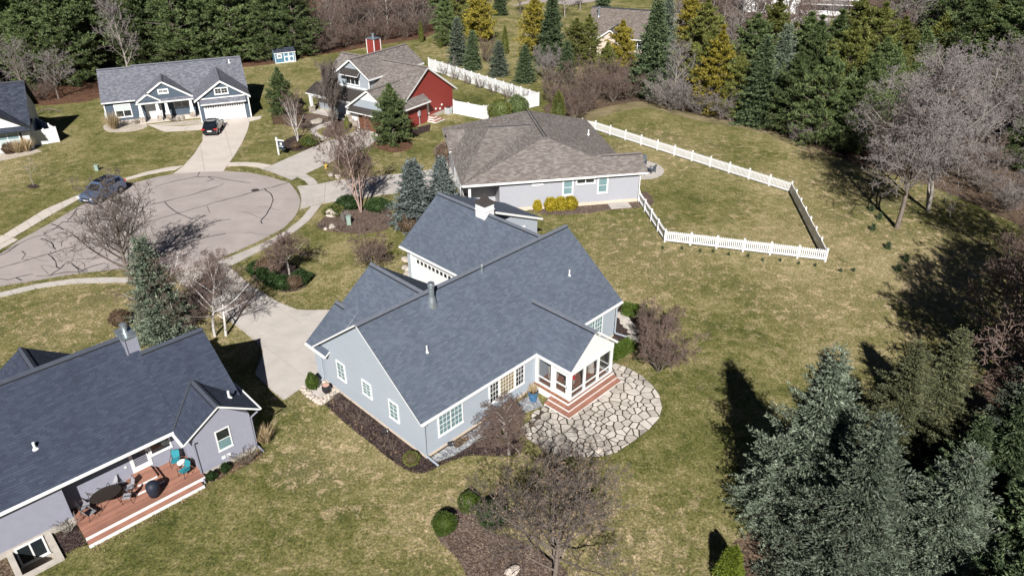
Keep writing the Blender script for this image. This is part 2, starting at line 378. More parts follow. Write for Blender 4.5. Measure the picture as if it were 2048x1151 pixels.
def grid_slabs(name, px, m, z, label, yaw, su, sv, ou=0.0, ov=0.0):
    """a drive: the outline cut by a grid of control joints"""
    root = bpy.data.objects.new(name, None); col.objects.link(root); tag(root, label, None, None, 'structure')
    EDGES.append([G(x, y) for x, y in px]); bm = bmesh.new(); bm.faces.new([bm.verts.new(G(x, y)) for x, y in px])
    a = R(yaw); A = Vector((math.cos(a), math.sin(a), 0)); Bv = Vector((-A.y, A.x, 0)); o = G(*px[0])
    for d, s, of in ((A, su, ou), (Bv, sv, ov)):
        if not s: continue
        vals = [(v.co - o).dot(d) for v in bm.verts]; k = math.floor((min(vals) - of) / s)
        while of + k * s < max(vals):
            bmesh.ops.bisect_plane(bm, geom=bm.verts[:] + bm.edges[:] + bm.faces[:], plane_co=o + d * (of + k * s), plane_no=d); k += 1
    rnd = random.Random(3)
    for f in list(bm.faces):
        if f.calc_area() < 0.05: continue
        c = f.calc_center_median(); pts = []
        vs = [v.co for v in f.verts]; n = len(vs)
        for i in range(n):
            p, q, r = vs[i - 1], vs[i], vs[(i + 1) % n]; e1 = (q - p).normalized(); e2 = (r - q).normalized()
            n1 = Vector((-e1.y, e1.x, 0)); n2 = Vector((-e2.y, e2.x, 0)); s = 1 if f.normal.z > 0 else -1
            m_ = (n1 + n2); m_ = m_ / max(0.3, m_.length_squared / 2) if m_.length > .01 else n1
            pts.append(q + m_ * (0.011 * s))
        bb = B(); bb.prism(pts, -0.06, z + rnd.uniform(-.003, .003)); oo = bb.out('slab', m, root)
    bm.free(); return root
strip_slabs('sidewalk', [(-120, 530), (6, 470.8), (88, 420), (178.7, 380.6), (240, 360), (293, 344), (337, 335), (368, 331.4)], [(-100, 542), (26.4, 475.8), (99.6, 431.8), (175.8, 389), (243, 363.6), (293, 350), (330, 342.6), (352, 339.6)], CONCW, 0.05, 'pale concrete sidewalk behind the silver SUV', 1.5)
strip_slabs('sidewalk', z6((57, 235), (160, 232), (250, 238), (322, 252)), z6((45, 256), (150, 253), (230, 262), (266, 276)), CONCW, 0.05, 'short curved sidewalk between the pale drive and the red house drive', 1.4)
strip_slabs('sidewalk', z6((484, 326), (530, 350), (552, 377)), z6((530, 305), (585, 335), (612, 366)), CONC, 0.05, 'short sidewalk between the red house drive and the brown roofed house drive', 1.4)
strip_slabs('sidewalk', z6((568, 506), (500, 590), (400, 665), (300, 720), (200, 765), (60, 822), (16, 845)), z6((637, 489), (560, 590), (480, 655), (380, 715), (280, 770), (160, 830), (62, 880)), CONC, 0.05, 'curved sidewalk along the near side of the cul-de-sac', 1.5)
strip_slabs('sidewalk', [(-120, 613)] + z5((0, 975), (250, 915), (500, 880), (700, 870), (900, 873), (1150, 880)), [(-120, 622)] + z5((0, 1006), (250, 946), (500, 912), (800, 905), (1000, 908), (1220, 915)), CONCD, 0.05, 'sidewalk behind the blue spruce and the bare street tree', 1.5)
grid_slabs('driveway', [(-140, 560), (-140, 520), (0, 470.5), (6, 470.9), (27, 475.9), (38, 479.5), (0, 500)], CONCW, 0.034, 'pale driveway apron at the left edge of the road', -40, 2.4, 3.0)
grid_slabs('driveway', [(347, 347.4), (366, 333), (388, 309), (405, 282), (405.5, 246), (502, 234.5), (524, 232), (521, 238), (500, 243), (495, 262), (484, 287), (470, 310), (457, 328), (447.5, 342.3), (395, 343.6)], CONCW, 0.034, 'pale concrete driveway of the blue house with a black car on it', 22.9, 3.2, 3.2)
grid_slabs('driveway', z6((268, 276), (322, 250), (470, 185), (625, 118), (660, 100), (700, 92), (830, 45), (850, 25), (970, 45), (995, 80), (930, 130), (700, 225), (530, 306), (484, 325), (446, 345), (400, 325), (330, 297)), CONC, 0.034, 'grey concrete driveway of the red house', -33.5, 3.2, 3.2)
grid_slabs('driveway', z6((476, 381), (600, 370), (740, 342), (900, 325), (1150, 300)) + [(890, 335.5), (919, 333), (915, 372), (870, 378)] + z6((1140, 420), (900, 452), (760, 470), (640, 489), (570, 505), (494, 527), (505, 470), (498, 425)), CONC, 0.034, 'grey concrete driveway of the brown roofed house', 10.8, 3.0, 3.0)
grid_slabs('driveway', [(346, 549), (445, 517), (459, 533), (491.5, 562), (523.6, 583), (555.8, 603.7), (594, 618.5), (615, 620), (700, 619), (760, 600), (800, 610), (760, 720), (655, 778), (645, 768), (606, 775), (567.5, 800), (544, 782), (509, 748), (523, 713), (525, 702), (516, 688), (489, 665), (458, 641.6), (448, 634), (387, 584), (351.6, 560)], CONCD, 0.034, 'stained concrete driveway of the big grey house', 45.73, 3.4, 3.4)
# path of the blue house, of the red house
strip_slabs('garden_path', zs(0, 0, 3.413, [(1385, 850), (1250, 862), (1110, 862), (1060, 850)]), zs(0, 0, 3.413, [(1388, 885), (1260, 893), (1120, 900), (1005, 850)]), CONCW, 0.04, 'pale curved path to the porch of the blue house', 1.6)
strip_slabs('garden_path', zs(560, 50, 4.11, [(330, 950), (270, 905), (240, 862), (300, 830), (420, 790)]), zs(560, 50, 4.11, [(420, 935), (320, 900), (295, 870), (330, 850), (420, 822)]), CONC, 0.04, 'winding grey path to the porch of the red house', 1.4)
# beds
c5 = lambda *p: zs(900, 560, 3.11, p); c4 = lambda *p: zs(840, 700, 5.0, p); z4 = lambda *p: zs(560, 500, 2.557, p); zb = lambda *p: zs(780, 840, 3.657, p); z2 = lambda *p: zs(560, 50, 4.11, p)
sheet('mulch_bed', [(655, 775), (640, 800)] + z4((235, 795), (350, 900), (450, 975), (550, 1060), (620, 1110), (680, 1140), (745, 1142), (805, 1108)) + c4((330, 1100), (480, 1050), (640, 1055), (870, 1062), (955, 1040), (992, 960), (985, 862), (900, 760), (1010, 620), (900, 560), (300, 700)), MULCH, 0.03, 'dark mulch bed along the end and rear walls of the big grey house', 1)
sheet('gravel_strip', [(857, 918), (866, 926), (884, 920)] + c4((350, 1052), (480, 970), (590, 885), (735, 775), (860, 690), (1000, 640), (1120, 600), (1230, 560), (1150, 420), (700, 690)), PEBBLE, 0.045, 'grey pebble strip under the rear wall of the big grey house')
sheet('leaf_litter', c4((325, 955), (380, 890), (480, 860), (500, 890), (430, 945), (370, 985)), LITTER, 0.053, 'orange fallen leaves on the pebble strip', 2)
sheet('mulch_bed', z6((582, 640), (650, 570), (690, 545), (800, 518), (960, 510), (1055, 528), (1085, 570), (1065, 640), (980, 670), (830, 678), (680, 662)), MULCHB, 0.03, 'brown mulch island with birch clump beside the curved sidewalk', 2)
sheet('mulch_bed', z6((190, 880), (240, 838), (330, 820), (440, 850), (540, 905), (565, 965), (540, 1005), (460, 1038), (370, 1035), (265, 985), (205, 935)), MULCH, 0.03, 'dark mulch island with clipped shrubs beside the stained driveway', 2)
sheet('mulch_bed', c5((1030, 150), (1150, 185), (1225, 260), (1215, 340), (1165, 400), (1140, 445), (1060, 480), (985, 508), (980, 400), (1015, 345)), MULCH, 0.03, 'dark mulch bed with stepping stones at the far end of the big grey house', 1)
sheet('mulch_bed', zb((318, 760), (340, 865), (450, 965), (520, 1050), (565, 1150), (640, 1260), (1300, 1300), (1330, 1137), (1200, 1010), (1020, 920), (900, 850), (760, 830), (690, 770), (640, 690), (560, 640), (480, 640), (380, 650)), MULCHB, 0.03, 'pale brown mulch bed under the bare tree in the foreground', 1)
sheet('mulch_bed', z2((745, 975), (830, 940), (950, 935), (1100, 960), (1085, 1020), (960, 1052), (840, 1035)), NEEDLES, 0.03, 'reddish needle bed round the pine in front of the red house', 2)
sheet('mulch_bed', z2((1045, 900), (1100, 850), (1240, 815), (1230, 870), (1120, 905)), MULCH, 0.03, 'dark mulch bed under the side wall of the red house')
sheet('mulch_bed', z2((0, 740), (250, 720), (560, 770), (610, 850), (440, 935), (330, 905), (420, 800), (240, 860), (0, 820)), MULCHB, 0.026, 'mulch bed in front of the red house porch', 1)
sheet('mulch_bed', z2((20, 960), (100, 915), (230, 900), (330, 965), (300, 1000), (130, 1045), (40, 1020)), MULCH, 0.03, 'dark mulch bed round the birch by the sale sign', 2)
sheet('mulch_bed', z2((470, 1140), (530, 1075), (640, 1060), (760, 1085), (740, 1140), (620, 1200)), MULCHB, 0.03, 'round mulch bed behind the fire hydrant', 2)
sheet('mulch_bed', zs(780, 200, 3.596, [(980, 790), (1110, 765), (1800, 720), (1800, 775), (1600, 790), (1420, 815), (1250, 828), (1100, 822)]), MULCHB, 0.03, 'brown mulch bed with yellow shrubs under the lilac grey wall', 0)
sheet('mulch_bed', zs(780, 200, 3.596, [(310, 470), (360, 435), (480, 430), (480, 490), (350, 492)]), MULCHB, 0.03, 'small mulch bed at the corner of the brown roofed house', 1)
sheet('mulch_bed', zs(1080, 280, 7.192, [(1430, 790), (1500, 730), (1600, 790), (1640, 890), (1600, 960), (1500, 900)]), MULCHB, 0.03, 'mulch bed just inside the picket fence', 1)
sheet('gravel_bed', zs(0, 0, 3.413, [(700, 850), (840, 820), (1000, 840), (1010, 870), (900, 900), (760, 905), (710, 890)]), GRAVELW, 0.03, 'pale gravel bed with tall dry grass at the blue house', 1)
sheet('gravel_bed', zs(0, 0, 3.413, [(1060, 845), (1370, 815), (1385, 848), (1110, 860)]), GRAVELW, 0.03, 'pale gravel bed with rocks in front of the blue house porch')
sheet('gravel_bed', [(-30, 325), (0, 322), (30, 316), (84, 303), (66, 297), (20, 306), (-30, 312)], GRAVELW, 0.03, 'pale gravel edge in front of the far left house')
sheet('gravel_bed', zs(590, 680, 4.43, [(40, 455), (95, 400), (200, 350), (300, 390), (380, 480), (275, 560), (232, 578), (130, 520)]), GRAVELW, 0.034, 'river stone patch at the corner of the big grey house', 1)
sheet('leaf_litter', zs(320, 740, 5.232, [(450, 1120), (1010, 850), (1060, 830), (1075, 900), (850, 1020), (700, 1090), (560, 1170), (470, 1160)]), LITTER, 0.03, 'dry leaves along the base of the gable wing of the near left house')
sheet('mulch_bed', zs(0, 950, 5.728, [(600, 690), (880, 560), (1010, 790), (860, 840), (720, 935)]), MULCH, 0.03, 'dark mulch patch between the window well and the deck')
sheet('mulch_bed', [(-60, 1170), (-60, 1125), (0, 1110), (16, 1116), (32, 1151), (30, 1200)], LITTER, 0.03, 'leaf covered bed at the lower left corner')
# wood edges
sheet('forest_floor', [(-700, 260), (-100, 215), (30, 206), (90, 211), (170, 204), (220, 190), (330, 160), (460, 138), (560, 126), (610, 114), (680, 104), (760, 90), (850, 76), (900, 55), (920, 20), (900, -60), (700, -130), (-900, -130)], NEEDLES, 0.02, 'rust brown needle floor under the pines at the left', 0)
sheet('forest_floor', [(1085, 215), (1100, 240), (1160, 246), (1205, 222), (1290, 205), (1350, 222), (1420, 238), (1520, 252), (1600, 286), (1650, 305), (1730, 335), (1830, 360), (1930, 400), (2048, 455), (2300, 560), (3200, 400), (2600, -130), (1500, -130), (1330, 40), (1330, 130), (1200, 140)], LITTER, 0.02, 'brown leaf floor of the wood at the right', 0)
sheet('rough_grass', [(1090, 243), (1165, 250), (1215, 228), (1290, 212), (1350, 230), (1420, 246), (1520, 262), (1595, 295), (1650, 315), (1650, 303), (1600, 284), (1520, 250), (1420, 236), (1350, 218), (1290, 200), (1205, 215), (1150, 230)], WEED, 0.028, 'strip of dry weeds along the foot of the wood', 1)
sheet('forest_floor', [(1930, 790), (1985, 730), (2060, 690), (2400, 760), (2400, 1300), (1950, 1350), (1480, 1320), (1440, 1130), (1470, 1080), (1620, 1000), (1880, 900)], LITTER, 0.02, 'leaf litter under the spruces at lower right', 0)
sheet('street', [(1020, 14), (1075, 4), (1140, 10), (1240, -4), (1500, -20), (1500, -32), (1200, -20), (1080, -8)], ASPH, 0.012, 'pale street glimpsed behind the far trees')
sheet('driveway', [(1568, 48), (1600, 30), (1640, 34), (1700, 42), (1690, 52), (1620, 50)], CONC, 0.034, 'far grey drive in front of the white house')
# ------------------------------------------------------------------ building materials
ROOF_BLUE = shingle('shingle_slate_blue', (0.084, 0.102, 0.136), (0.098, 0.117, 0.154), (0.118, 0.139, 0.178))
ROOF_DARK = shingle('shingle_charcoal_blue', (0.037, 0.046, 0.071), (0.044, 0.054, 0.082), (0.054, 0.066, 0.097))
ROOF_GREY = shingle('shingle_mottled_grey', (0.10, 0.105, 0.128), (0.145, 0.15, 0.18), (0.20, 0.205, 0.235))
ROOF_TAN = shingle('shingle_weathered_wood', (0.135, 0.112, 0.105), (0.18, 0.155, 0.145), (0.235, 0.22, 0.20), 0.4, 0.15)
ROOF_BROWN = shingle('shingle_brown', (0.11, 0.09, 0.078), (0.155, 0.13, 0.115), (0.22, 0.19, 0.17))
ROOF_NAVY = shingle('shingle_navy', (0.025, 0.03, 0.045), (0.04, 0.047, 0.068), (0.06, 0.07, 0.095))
TRIM = plain('white_trim', (0.80, 0.80, 0.79), 0.5, 0, 0.4, 0.03); CREAM = plain('cream_foundation', (0.60, 0.50, 0.40), 0.85, 0, .2, 0.10); FOUND = plain('concrete_foundation', (0.47, 0.43, 0.38), 0.9, 0, .2, 0.15)
SID_BLUE = siding('siding_pale_blue', (0.385, 0.43, 0.485)); SID_LILAC = siding('siding_lilac_grey', (0.265, 0.27, 0.325)); SID_TAN = siding('siding_mauve_grey', (0.37, 0.375, 0.41))
SID_NAVY = siding('siding_slate_blue', (0.078, 0.104, 0.138)); SID_RED = siding('siding_barn_red', (0.28, 0.047, 0.038)); SID_GREY = siding('siding_blue_grey', (0.33, 0.37, 0.41)); SID_WHITE = siding('siding_white', (0.72, 0.72, 0.72))
SHAKE = battens('shake_blue_grey', (0.34, 0.38, 0.42), 0.18); BATN = battens('board_batten_slate', (0.082, 0.11, 0.145)); BATW = battens('board_batten_white', (0.74, 0.75, 0.75))
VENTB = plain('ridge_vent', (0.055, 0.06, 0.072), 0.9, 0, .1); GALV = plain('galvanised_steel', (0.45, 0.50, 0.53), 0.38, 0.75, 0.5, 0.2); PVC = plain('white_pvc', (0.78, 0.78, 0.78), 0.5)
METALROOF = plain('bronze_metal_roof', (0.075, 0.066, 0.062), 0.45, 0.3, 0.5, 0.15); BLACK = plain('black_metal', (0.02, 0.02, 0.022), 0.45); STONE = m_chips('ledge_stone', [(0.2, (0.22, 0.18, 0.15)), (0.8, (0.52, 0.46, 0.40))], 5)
WOODDOOR = plain('stained_wood', (0.16, 0.06, 0.03), 0.5, 0, .4, 0.25, 6); UTIL = plain('utility_grey', (0.42, 0.44, 0.45), 0.5)
def glassy(name, c, rough=0.06):
    s = N(name); s.b.inputs['Coat Weight'].default_value = 0.6; s.b.inputs['Coat Roughness'].default_value = 0.02
    return s.fin(s.mix(s.noise(s.co(), 0.8, 3), tuple(x * .7 for x in c), tuple(x * 1.3 for x in c)), rough, 0, 0.6)
GLASS = glassy('window_glass', (0.02, 0.026, 0.03)); BLINDSKY = glassy('window_glass_blind_sky_tint', (0.17, 0.27, 0.29), 0.2); AMBER = glassy('window_glass_tan_shade', (0.26, 0.20, 0.09), 0.2); PALEW = glassy('window_glass_pale_shade', (0.5, 0.56, 0.55), 0.3)  # teal of the blind glass has the sky reflection mixed into its colour
def m_deck(name, c, w=0.14, ax=1):
    s = N(name); v = s.co(); sep = s.n('SeparateXYZ'); s.l(v, sep.inputs[0]); q = s.math('DIVIDE', sep.outputs[ax], w)
    fl = s.math('FLOOR', q); fr = s.math('FRACT', q); wn = s.n('TexWhiteNoise', noise_dimensions='1D'); s.l(fl, wn.inputs['W'])
    h = s.ramp(fr, [(0.0, 0.0), (0.06, 1.0), (0.94, 1.0), (1.0, 0.0)]); s.bump(h, 0.9, 0.01)
    k = s.mix(wn.outputs['Value'], tuple(x * .82 for x in c), tuple(x * 1.15 for x in c)); return s.fin(s.mix(0.5, k, s.ramp(s.noise(v, 1.5, 5, .7), [(.3, .7), (.7, 1.3)]), 'MULTIPLY'), 0.75, 0, 0.25)
DECK = m_deck('redwood_deck', (0.34, 0.165, 0.118)); PORCHF = m_deck('porch_floor', (0.27, 0.125, 0.08))
def m_screen():
    s = N('insect_screen'); t = s.n('BsdfTransparent'); mx = s.n('MixShader'); mx.inputs[0].default_value = 0.2
    s.fin((0.06, 0.065, 0.07), 0.6); s.l(t.outputs[0], mx.inputs[1]); s.l(s.b.outputs[0], mx.inputs[2]); s.l(mx.outputs[0], s.out.inputs[0]); return s.m
SCREEN = m_screen()

# ------------------------------------------------------------------ building helpers (local u, v, z)
def slope(par, pts, m, t=0.125, name='roof_slope', edge=None):
    P = [Vector(p) for p in pts]; e = (P[1] - P[0]).normalized(); n = e.cross(P[2] - P[1]).normalized(); s = n.cross(e)
    b = B(); b.face(P, 0, [((p - P[0]).dot(e) + P[0].length * 3.7, (p - P[0]).dot(s)) for p in P])
    lo = [p - Vector((0, 0, t)) for p in P]; b.face(list(reversed(lo)), 1)
    for i in range(len(P)):
        j = (i + 1) % len(P); b.face([P[i], lo[i], lo[j], P[j]], 1)
    me = b.mesh(name, [m, edge or TRIM], fix=False)
    return link(name, me, par)
CAPM = {'shingle_slate_blue': plain('cap_slate', (.115, .128, .158), .9), 'shingle_charcoal_blue': plain('cap_charcoal', (.055, .064, .088), .9), 'shingle_weathered_wood': plain('cap_wood', (.17, .145, .135), .9), 'shingle_mottled_grey': plain('cap_grey', (.15, .155, .185), .9)}
def gable(par, axis, a0, a1, e0, z0, c, zr, e1, z1, m, gut=(1, 1), cap=True, t=0.125, edge=None, capends=(0, 0), only=None):
    f = (lambda a, q, z: (a, q, z)) if axis == 'u' else (lambda a, q, z: (q, a, z))
    lo = [f(a0, e0, z0), f(a1, e0, z0), f(a1, c, zr), f(a0, c, zr)]; hi = [f(a1, e1, z1), f(a0, e1, z1), f(a0, c, zr), f(a1, c, zr)]
    if only != 1: slope(par, lo, m, t, edge=edge)
    if only != 0: slope(par, hi, m, t, edge=edge)
    for k, (e, z) in enumerate(((e0, z0), (e1, z1))):
        if gut[k]:
            s = -1 if e < c else 1
            b = B(); x0, x1 = sorted((e + s * 0.005, e + s * 0.125)); P = [f(a0 + .02, x0, z - .14), f(a1 - .02, x1, z - .03)]
            b.box(min(P[0][0], P[1][0]), max(P[0][0], P[1][0]), min(P[0][1], P[1][1]), max(P[0][1], P[1][1]), z - .125, z - .03); b.out('gutter', TRIM, par)
    if cap:
        k0 = (zr - z0) / abs(c - e0); k1 = (zr - z1) / abs(c - e1); s = 1 if e1 > e0 else -1; q = 0.17
        pr_ = [f(a0 + capends[0], c - s * q, zr - k0 * q + .004), f(a0 + capends[0], c - s * q, zr - k0 * q + .05), f(a0 + capends[0], c, zr + .06), f(a0 + capends[0], c + s * q, zr - k1 * q + .05), f(a0 + capends[0], c + s * q, zr - k1 * q + .004)]
        d = a1 - a0 - capends[0] - capends[1]; vec = f(d, 0, 0); cp = B().extr(pr_, vec).out('ridge_cap', CAPM.get(m.name, VENTB), par)
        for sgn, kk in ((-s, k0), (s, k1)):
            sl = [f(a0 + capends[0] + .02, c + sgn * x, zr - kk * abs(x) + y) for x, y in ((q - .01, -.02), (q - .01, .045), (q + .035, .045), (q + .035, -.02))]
            B().extr(sl, f(d - .04, 0, 0)).out('vent_gap_shade', BLACK, cp)  # solid black strips paint in the shade of the ridge vent gap
def hip(par, u0, u1, v0, v1, r0, r1, z0, zr, m, t=0.17):
    c = [(u0, v0, z0), (u1, v0, z0), (u1, v1, z0), (u0, v1, z0)]; p, q = (*r0, zr), (*r1, zr)
    if abs(r1[1] - r0[1]) > abs(r1[0] - r0[0]):
        F = [[c[0], c[1], p], [c[1], c[2], q, p], [c[2], c[3], q], [c[3], c[0], p, q]]
    else:
        F = [[c[0], c[1], q, p], [c[1], c[2], q], [c[2], c[3], p, q], [c[3], c[0], p]]
    for k in F: slope(par, k, m, t)
def wall(par, axis, a0, a1, prof, m, name='wall'):
    f = (lambda a, q, z: (a, q, z)) if axis == 'u' else (lambda a, q, z: (q, a, z))
    return B().extr([f(a0, c, z) for c, z in prof], f(a1 - a0, 0, 0)).out(name, m, par)
def block(par, u0, u1, v0, v1, z0, z1, m, name='wall'): return B().box(u0, u1, v0, v1, z0, z1).out(name, m, par)
def fbox(b, axis, c, sg, a0, a1, d0, d1, z0, z1, m=0):
    x0, x1 = sorted((c + sg * d0, c + sg * d1))
    return b.box(x0, x1, a0, a1, z0, z1, m) if axis == 'u' else b.box(a0, a1, x0, x1, z0, z1, m)
def window(par, axis, c, sg, a0, a1, z0, z1, units=1, hung=True, grid=(0, 0), glass=None, tw=0.09, trim=None, shade=None):
    trim = trim or TRIM; b = B(); glass = glass or GLASS
    for q in ((a0, a1, z1 - tw, z1), (a0, a1, z0, z0 + tw), (a0, a0 + tw, z0 + tw, z1 - tw), (a1 - tw, a1, z0 + tw, z1 - tw)): fbox(b, axis, c, sg, q[0], q[1], 0.0, 0.06, q[2], q[3])
    fbox(b, axis, c, sg, a0 - .03, a1 + .03, 0.0, 0.085, z0 - .05, z0)
    w = (a1 - a0 - 2 * tw); mw = 0.08; uw = (w - mw * (units - 1)) / units
    for i in range(1, units):
        x = a0 + tw + i * uw + (i - 1) * mw; fbox(b, axis, c, sg, x, x + mw, 0.0, 0.05, z0 + tw, z1 - tw)
    o = b.out('window', trim, par)
    for i in range(units):
        x0 = a0 + tw + i * (uw + mw); x1 = x0 + uw; gl = glass[i % len(glass)] if isinstance(glass, (list, tuple)) else glass
        zm = (z0 + z1) / 2; sashes = [(z0 + tw, zm - .02), (zm + .02, z1 - tw)] if hung else [(z0 + tw, z1 - tw)]
        if hung: fbox(B(), axis, c, sg, x0, x1, 0, 0.052, zm - .02, zm + .02).out('meeting_rail', trim, o)
        for k, (y0, y1) in enumerate(sashes):
            g2 = gl if not (shade and k == 1) else shade
            fbox(B(), axis, c, sg, x0, x1, 0.0, 0.038, y0, y1).out('pane', g2, o)
            if grid[0] or grid[1]:
                gb = B()
                for j in range(1, grid[0]): x = x0 + (x1 - x0) * j / grid[0]; fbox(gb, axis, c, sg, x - .011, x + .011, .038, .05, y0, y1)
                for j in range(1, grid[1]): y = y0 + (y1 - y0) * j / grid[1]; fbox(gb, axis, c, sg, x0, x1, .038, .048, y - .011, y + .011)
                gb.out('grille', trim, o)
    return o
def laps(par, axis, c, sg, ext, z0, z1, m, course=.115, d=.034):
    """clapboard courses: each board stands proud at its foot; a few pixels high in the picture, so one joined part"""
    b = B(); z = z0; X = (lambda a, q, h: (c + sg * q, a, h)) if axis == 'u' else (lambda a, q, h: (a, c + sg * q, h))
    while z < z1 - .02:
        t = min(z + course, z1); e0, e1 = ext(z), ext(t)
        if e0 and e1 and e1[1] - e1[0] > .05:
            b.face([X(e0[0], d, z), X(e0[1], d, z), X(e1[1], .003, t), X(e1[0], .003, t)]); b.face([X(e0[0], .003, z), X(e0[1], .003, z), X(e0[1], d, z), X(e0[0], d, z)])
        z = t
    o = link('clapboards', b.mesh('clapboards', m, fix=False), par); o['kind'] = 'stuff'; return o
def winpx(par, fr, axis, c, sg, quad, **k):
    q = [fr.on(p, axis, c) for p in quad]; a0 = (q[0][0] + q[3][0]) / 2; a1 = (q[1][0] + q[2][0]) / 2
    if a0 > a1: a0, a1 = a1, a0
    return window(par, axis, c, sg, a0, a1, (q[2][1] + q[3][1]) / 2, (q[0][1] + q[1][1]) / 2, **k)
def downspout(par, pts, m=None):
    b = B()
    for p, q in zip(pts, pts[1:]): b.beam(p, q, 0.08, 0.07)
    return b.out('downspout', m or TRIM, par)
def pipe(par, u, v, z0, h, r=0.055, m=None, name='vent_pipe'):
    b = B(); b.tube((u, v, z0 - .25), (u, v, z0 + h), r, r, 10); b.lathe([(r * 2.4, 0), (r * 1.3, .09)], 10, (u, v, z0 - .05)); return b.out(name, m or PVC, par)
def garage_door(par, axis, c, sg, a0, a1, z0, z1, m, wins=8, rows=4, wm=None, fr=True):
    b = B()
    if fr:
        for q in ((a0 - .14, a0, z0, z1 + .14), (a1, a1 + .14, z0, z1 + .14), (a0, a1, z1, z1 + .14)): fbox(b, axis, c, sg, q[0], q[1], 0, .05, q[2], q[3])
    else: fbox(b, axis, c, sg, a0, a1, 0, .01, z1 - .02, z1)
    g = b.out('garage_door', TRIM, par); h = (z1 - z0) / rows
    for r in range(rows):
        p = B(); fbox(p, axis, c, sg, a0, a1, 0.0, .02, z0 + r * h + .008, z0 + (r + 1) * h - .008)
        n = 4
        for i in range(n):
            x0 = a0 + (a1 - a0) * i / n + .08; x1 = a0 + (a1 - a0) * (i + 1) / n - .08
            if r < rows - 1: fbox(p, axis, c, sg, x0, x1, .02, .032, z0 + r * h + .1, z0 + (r + 1) * h - .1)
        p.out('door_panel', m, g)
    for i in range(wins):
        n = wins; x0 = a0 + (a1 - a0) * i / n + .09; x1 = a0 + (a1 - a0) * (i + 1) / n - .09
        fbox(B(), axis, c, sg, x0, x1, .015, .03, z1 - h + .12, z1 - .12).out('pane', wm or GLASS, g)
    return g
def chimney(par, u0, u1, v0, v1, z0, z1, m, name='chimney'):
    o = block(par, u0, u1, v0, v1, z0, z1, m, name); t = B()
    for x in (u0, u1):
        for y in (v0, v1): t.box(x - .05, x + .05, y - .05, y + .05, z0 - .3, z1 - .001)
    t.out('corner_board', TRIM if m is SID_RED else m, o)
    B().box(u0 - .09, u1 + .09, v0 - .09, v1 + .09, z1, z1 + .1).out('chimney_cap', GALV, o)
    f = B(); c = ((u0 + u1) / 2, (v0 + v1) / 2, z1 + .1); f.lathe([(.2, 0), (.14, .06), (.14, .3), (.19, .3), (.19, .36), (.15, .38), (.15, .5), (.2, .5), (.2, .56), (.1, .6)], 14, c); f.out('flue', GALV, o, smooth=False)
    return o

# ================================================================== the big grey house
MH = Fr(-4.940, 31.853, 45.73)
mh = emp('grey_house', 'big pale grey house with slate blue roof, cupola and screened porch', 'house', MH.world(0, 0), MH.yaw)
E0, K = 2.9, 0.761
zt = lambda v: E0 + K * (v + 0.2)
wall(mh, 'u', 0, 17.6, [(0, 0), (10.5, 0), (10.5, zt(0) - .12), (5.25, zt(5.25) - .12), (0, zt(0) - .12)], SID_BLUE)
block(mh, -.02, 17.62, -.02, 10.52, -.02, .2, CREAM, 'foundation')
gable(mh, 'u', -.38, 18.1, -.2, E0, 5.25, zt(5.25), 10.7, E0, ROOF_BLUE, gut=(0, 0))
def gut(par, u0, u1, v, z): B().box(u0, u1, v - .125, v - .005, z - .125, z - .03).out('gutter', TRIM, par)
gut(mh, -.36, 9.15, -.2, E0); gut(mh, 13.75, 18.08, -.2, E0)
# street side wings
wall(mh, 'v', 10.0, 11.2, [(.0, 0), (4.66, 0), (4.66, 2.85), (2.33, 4.55), (.0, 2.85)], SID_BLUE)
wall(mh, 'v', 9.9, 10.7, [(.4, 0), (9.6, 0), (9.6, 3.0), (4.99, 6.5), (.4, 3.0)], SID_BLUE)
gable(mh, 'v', 9.26, 11.56, -.34, 2.77, 2.33, 4.77, 5.0, 2.77, ROOF_BLUE, gut=(1, 0), capends=(1.2, 0))
gable(mh, 'v', 5.6, 11.07, .35, 3.26, 4.99, 6.77, 9.6, 3.3, ROOF_BLUE, gut=(0, 0))
# garage wing with the cupola
wall(mh, 'v', 10.4, 17.5, [(12.8, 0), (20.8, 0), (20.8, 2.95), (16.8, 6.0), (12.8, 2.95)], SID_BLUE)
wall(mh, 'v', 13.5, 17.48, [(20.7, 0), (24.1, 0), (24.1, 2.85), (20.7, 4.3)], SID_BLUE)
gable(mh, 'v', 5.6, 17.95, 12.42, 2.9, 16.8, 6.2, 21.2, 2.9, ROOF_BLUE, gut=(1, 0), capends=(.9, 0))
slope(mh, [(24.5, 13.2, 2.88), (24.5, 17.95, 2.88), (16.85, 17.95, 6.17), (16.85, 13.2, 6.17)], ROOF_BLUE, .2)
window(mh, 'v', 13.5, -1, 20.95, 22.5, 1.3, 2.75, 1, False, (3, 3))
garage_door(mh, 'u', 12.8, -1, 11.6, 16.35, 0.03, 2.25, TRIM, 10)
block(mh, 12.55, 12.8, 16.55, 16.8, 0, 2.75, TRIM, 'corner_post')
cu = block(mh, 16.29, 17.31, 11.93, 12.95, 5.3, 7.0, TRIM, 'cupola')
b = B(); b.box(16.24, 17.36, 11.88, 13.0, 6.42, 6.48); b.out('band', TRIM, cu)
b = B(); a = [(16.16, 11.8, 7.0), (17.44, 11.8, 7.0), (17.44, 13.08, 7.0), (16.16, 13.08, 7.0)]; mid = [(16.5, 12.14, 7.28), (17.1, 12.14, 7.28), (17.1, 12.74, 7.28), (16.5, 12.74, 7.28)]; ap = (16.8, 12.44, 7.78)
for i in range(4): b.face([a[i], a[(i + 1) % 4], mid[(i + 1) % 4], mid[i]]); b.face([mid[i], mid[(i + 1) % 4], ap])
b.face(list(reversed(a))); b.out('cupola_roof', METALROOF, cu)
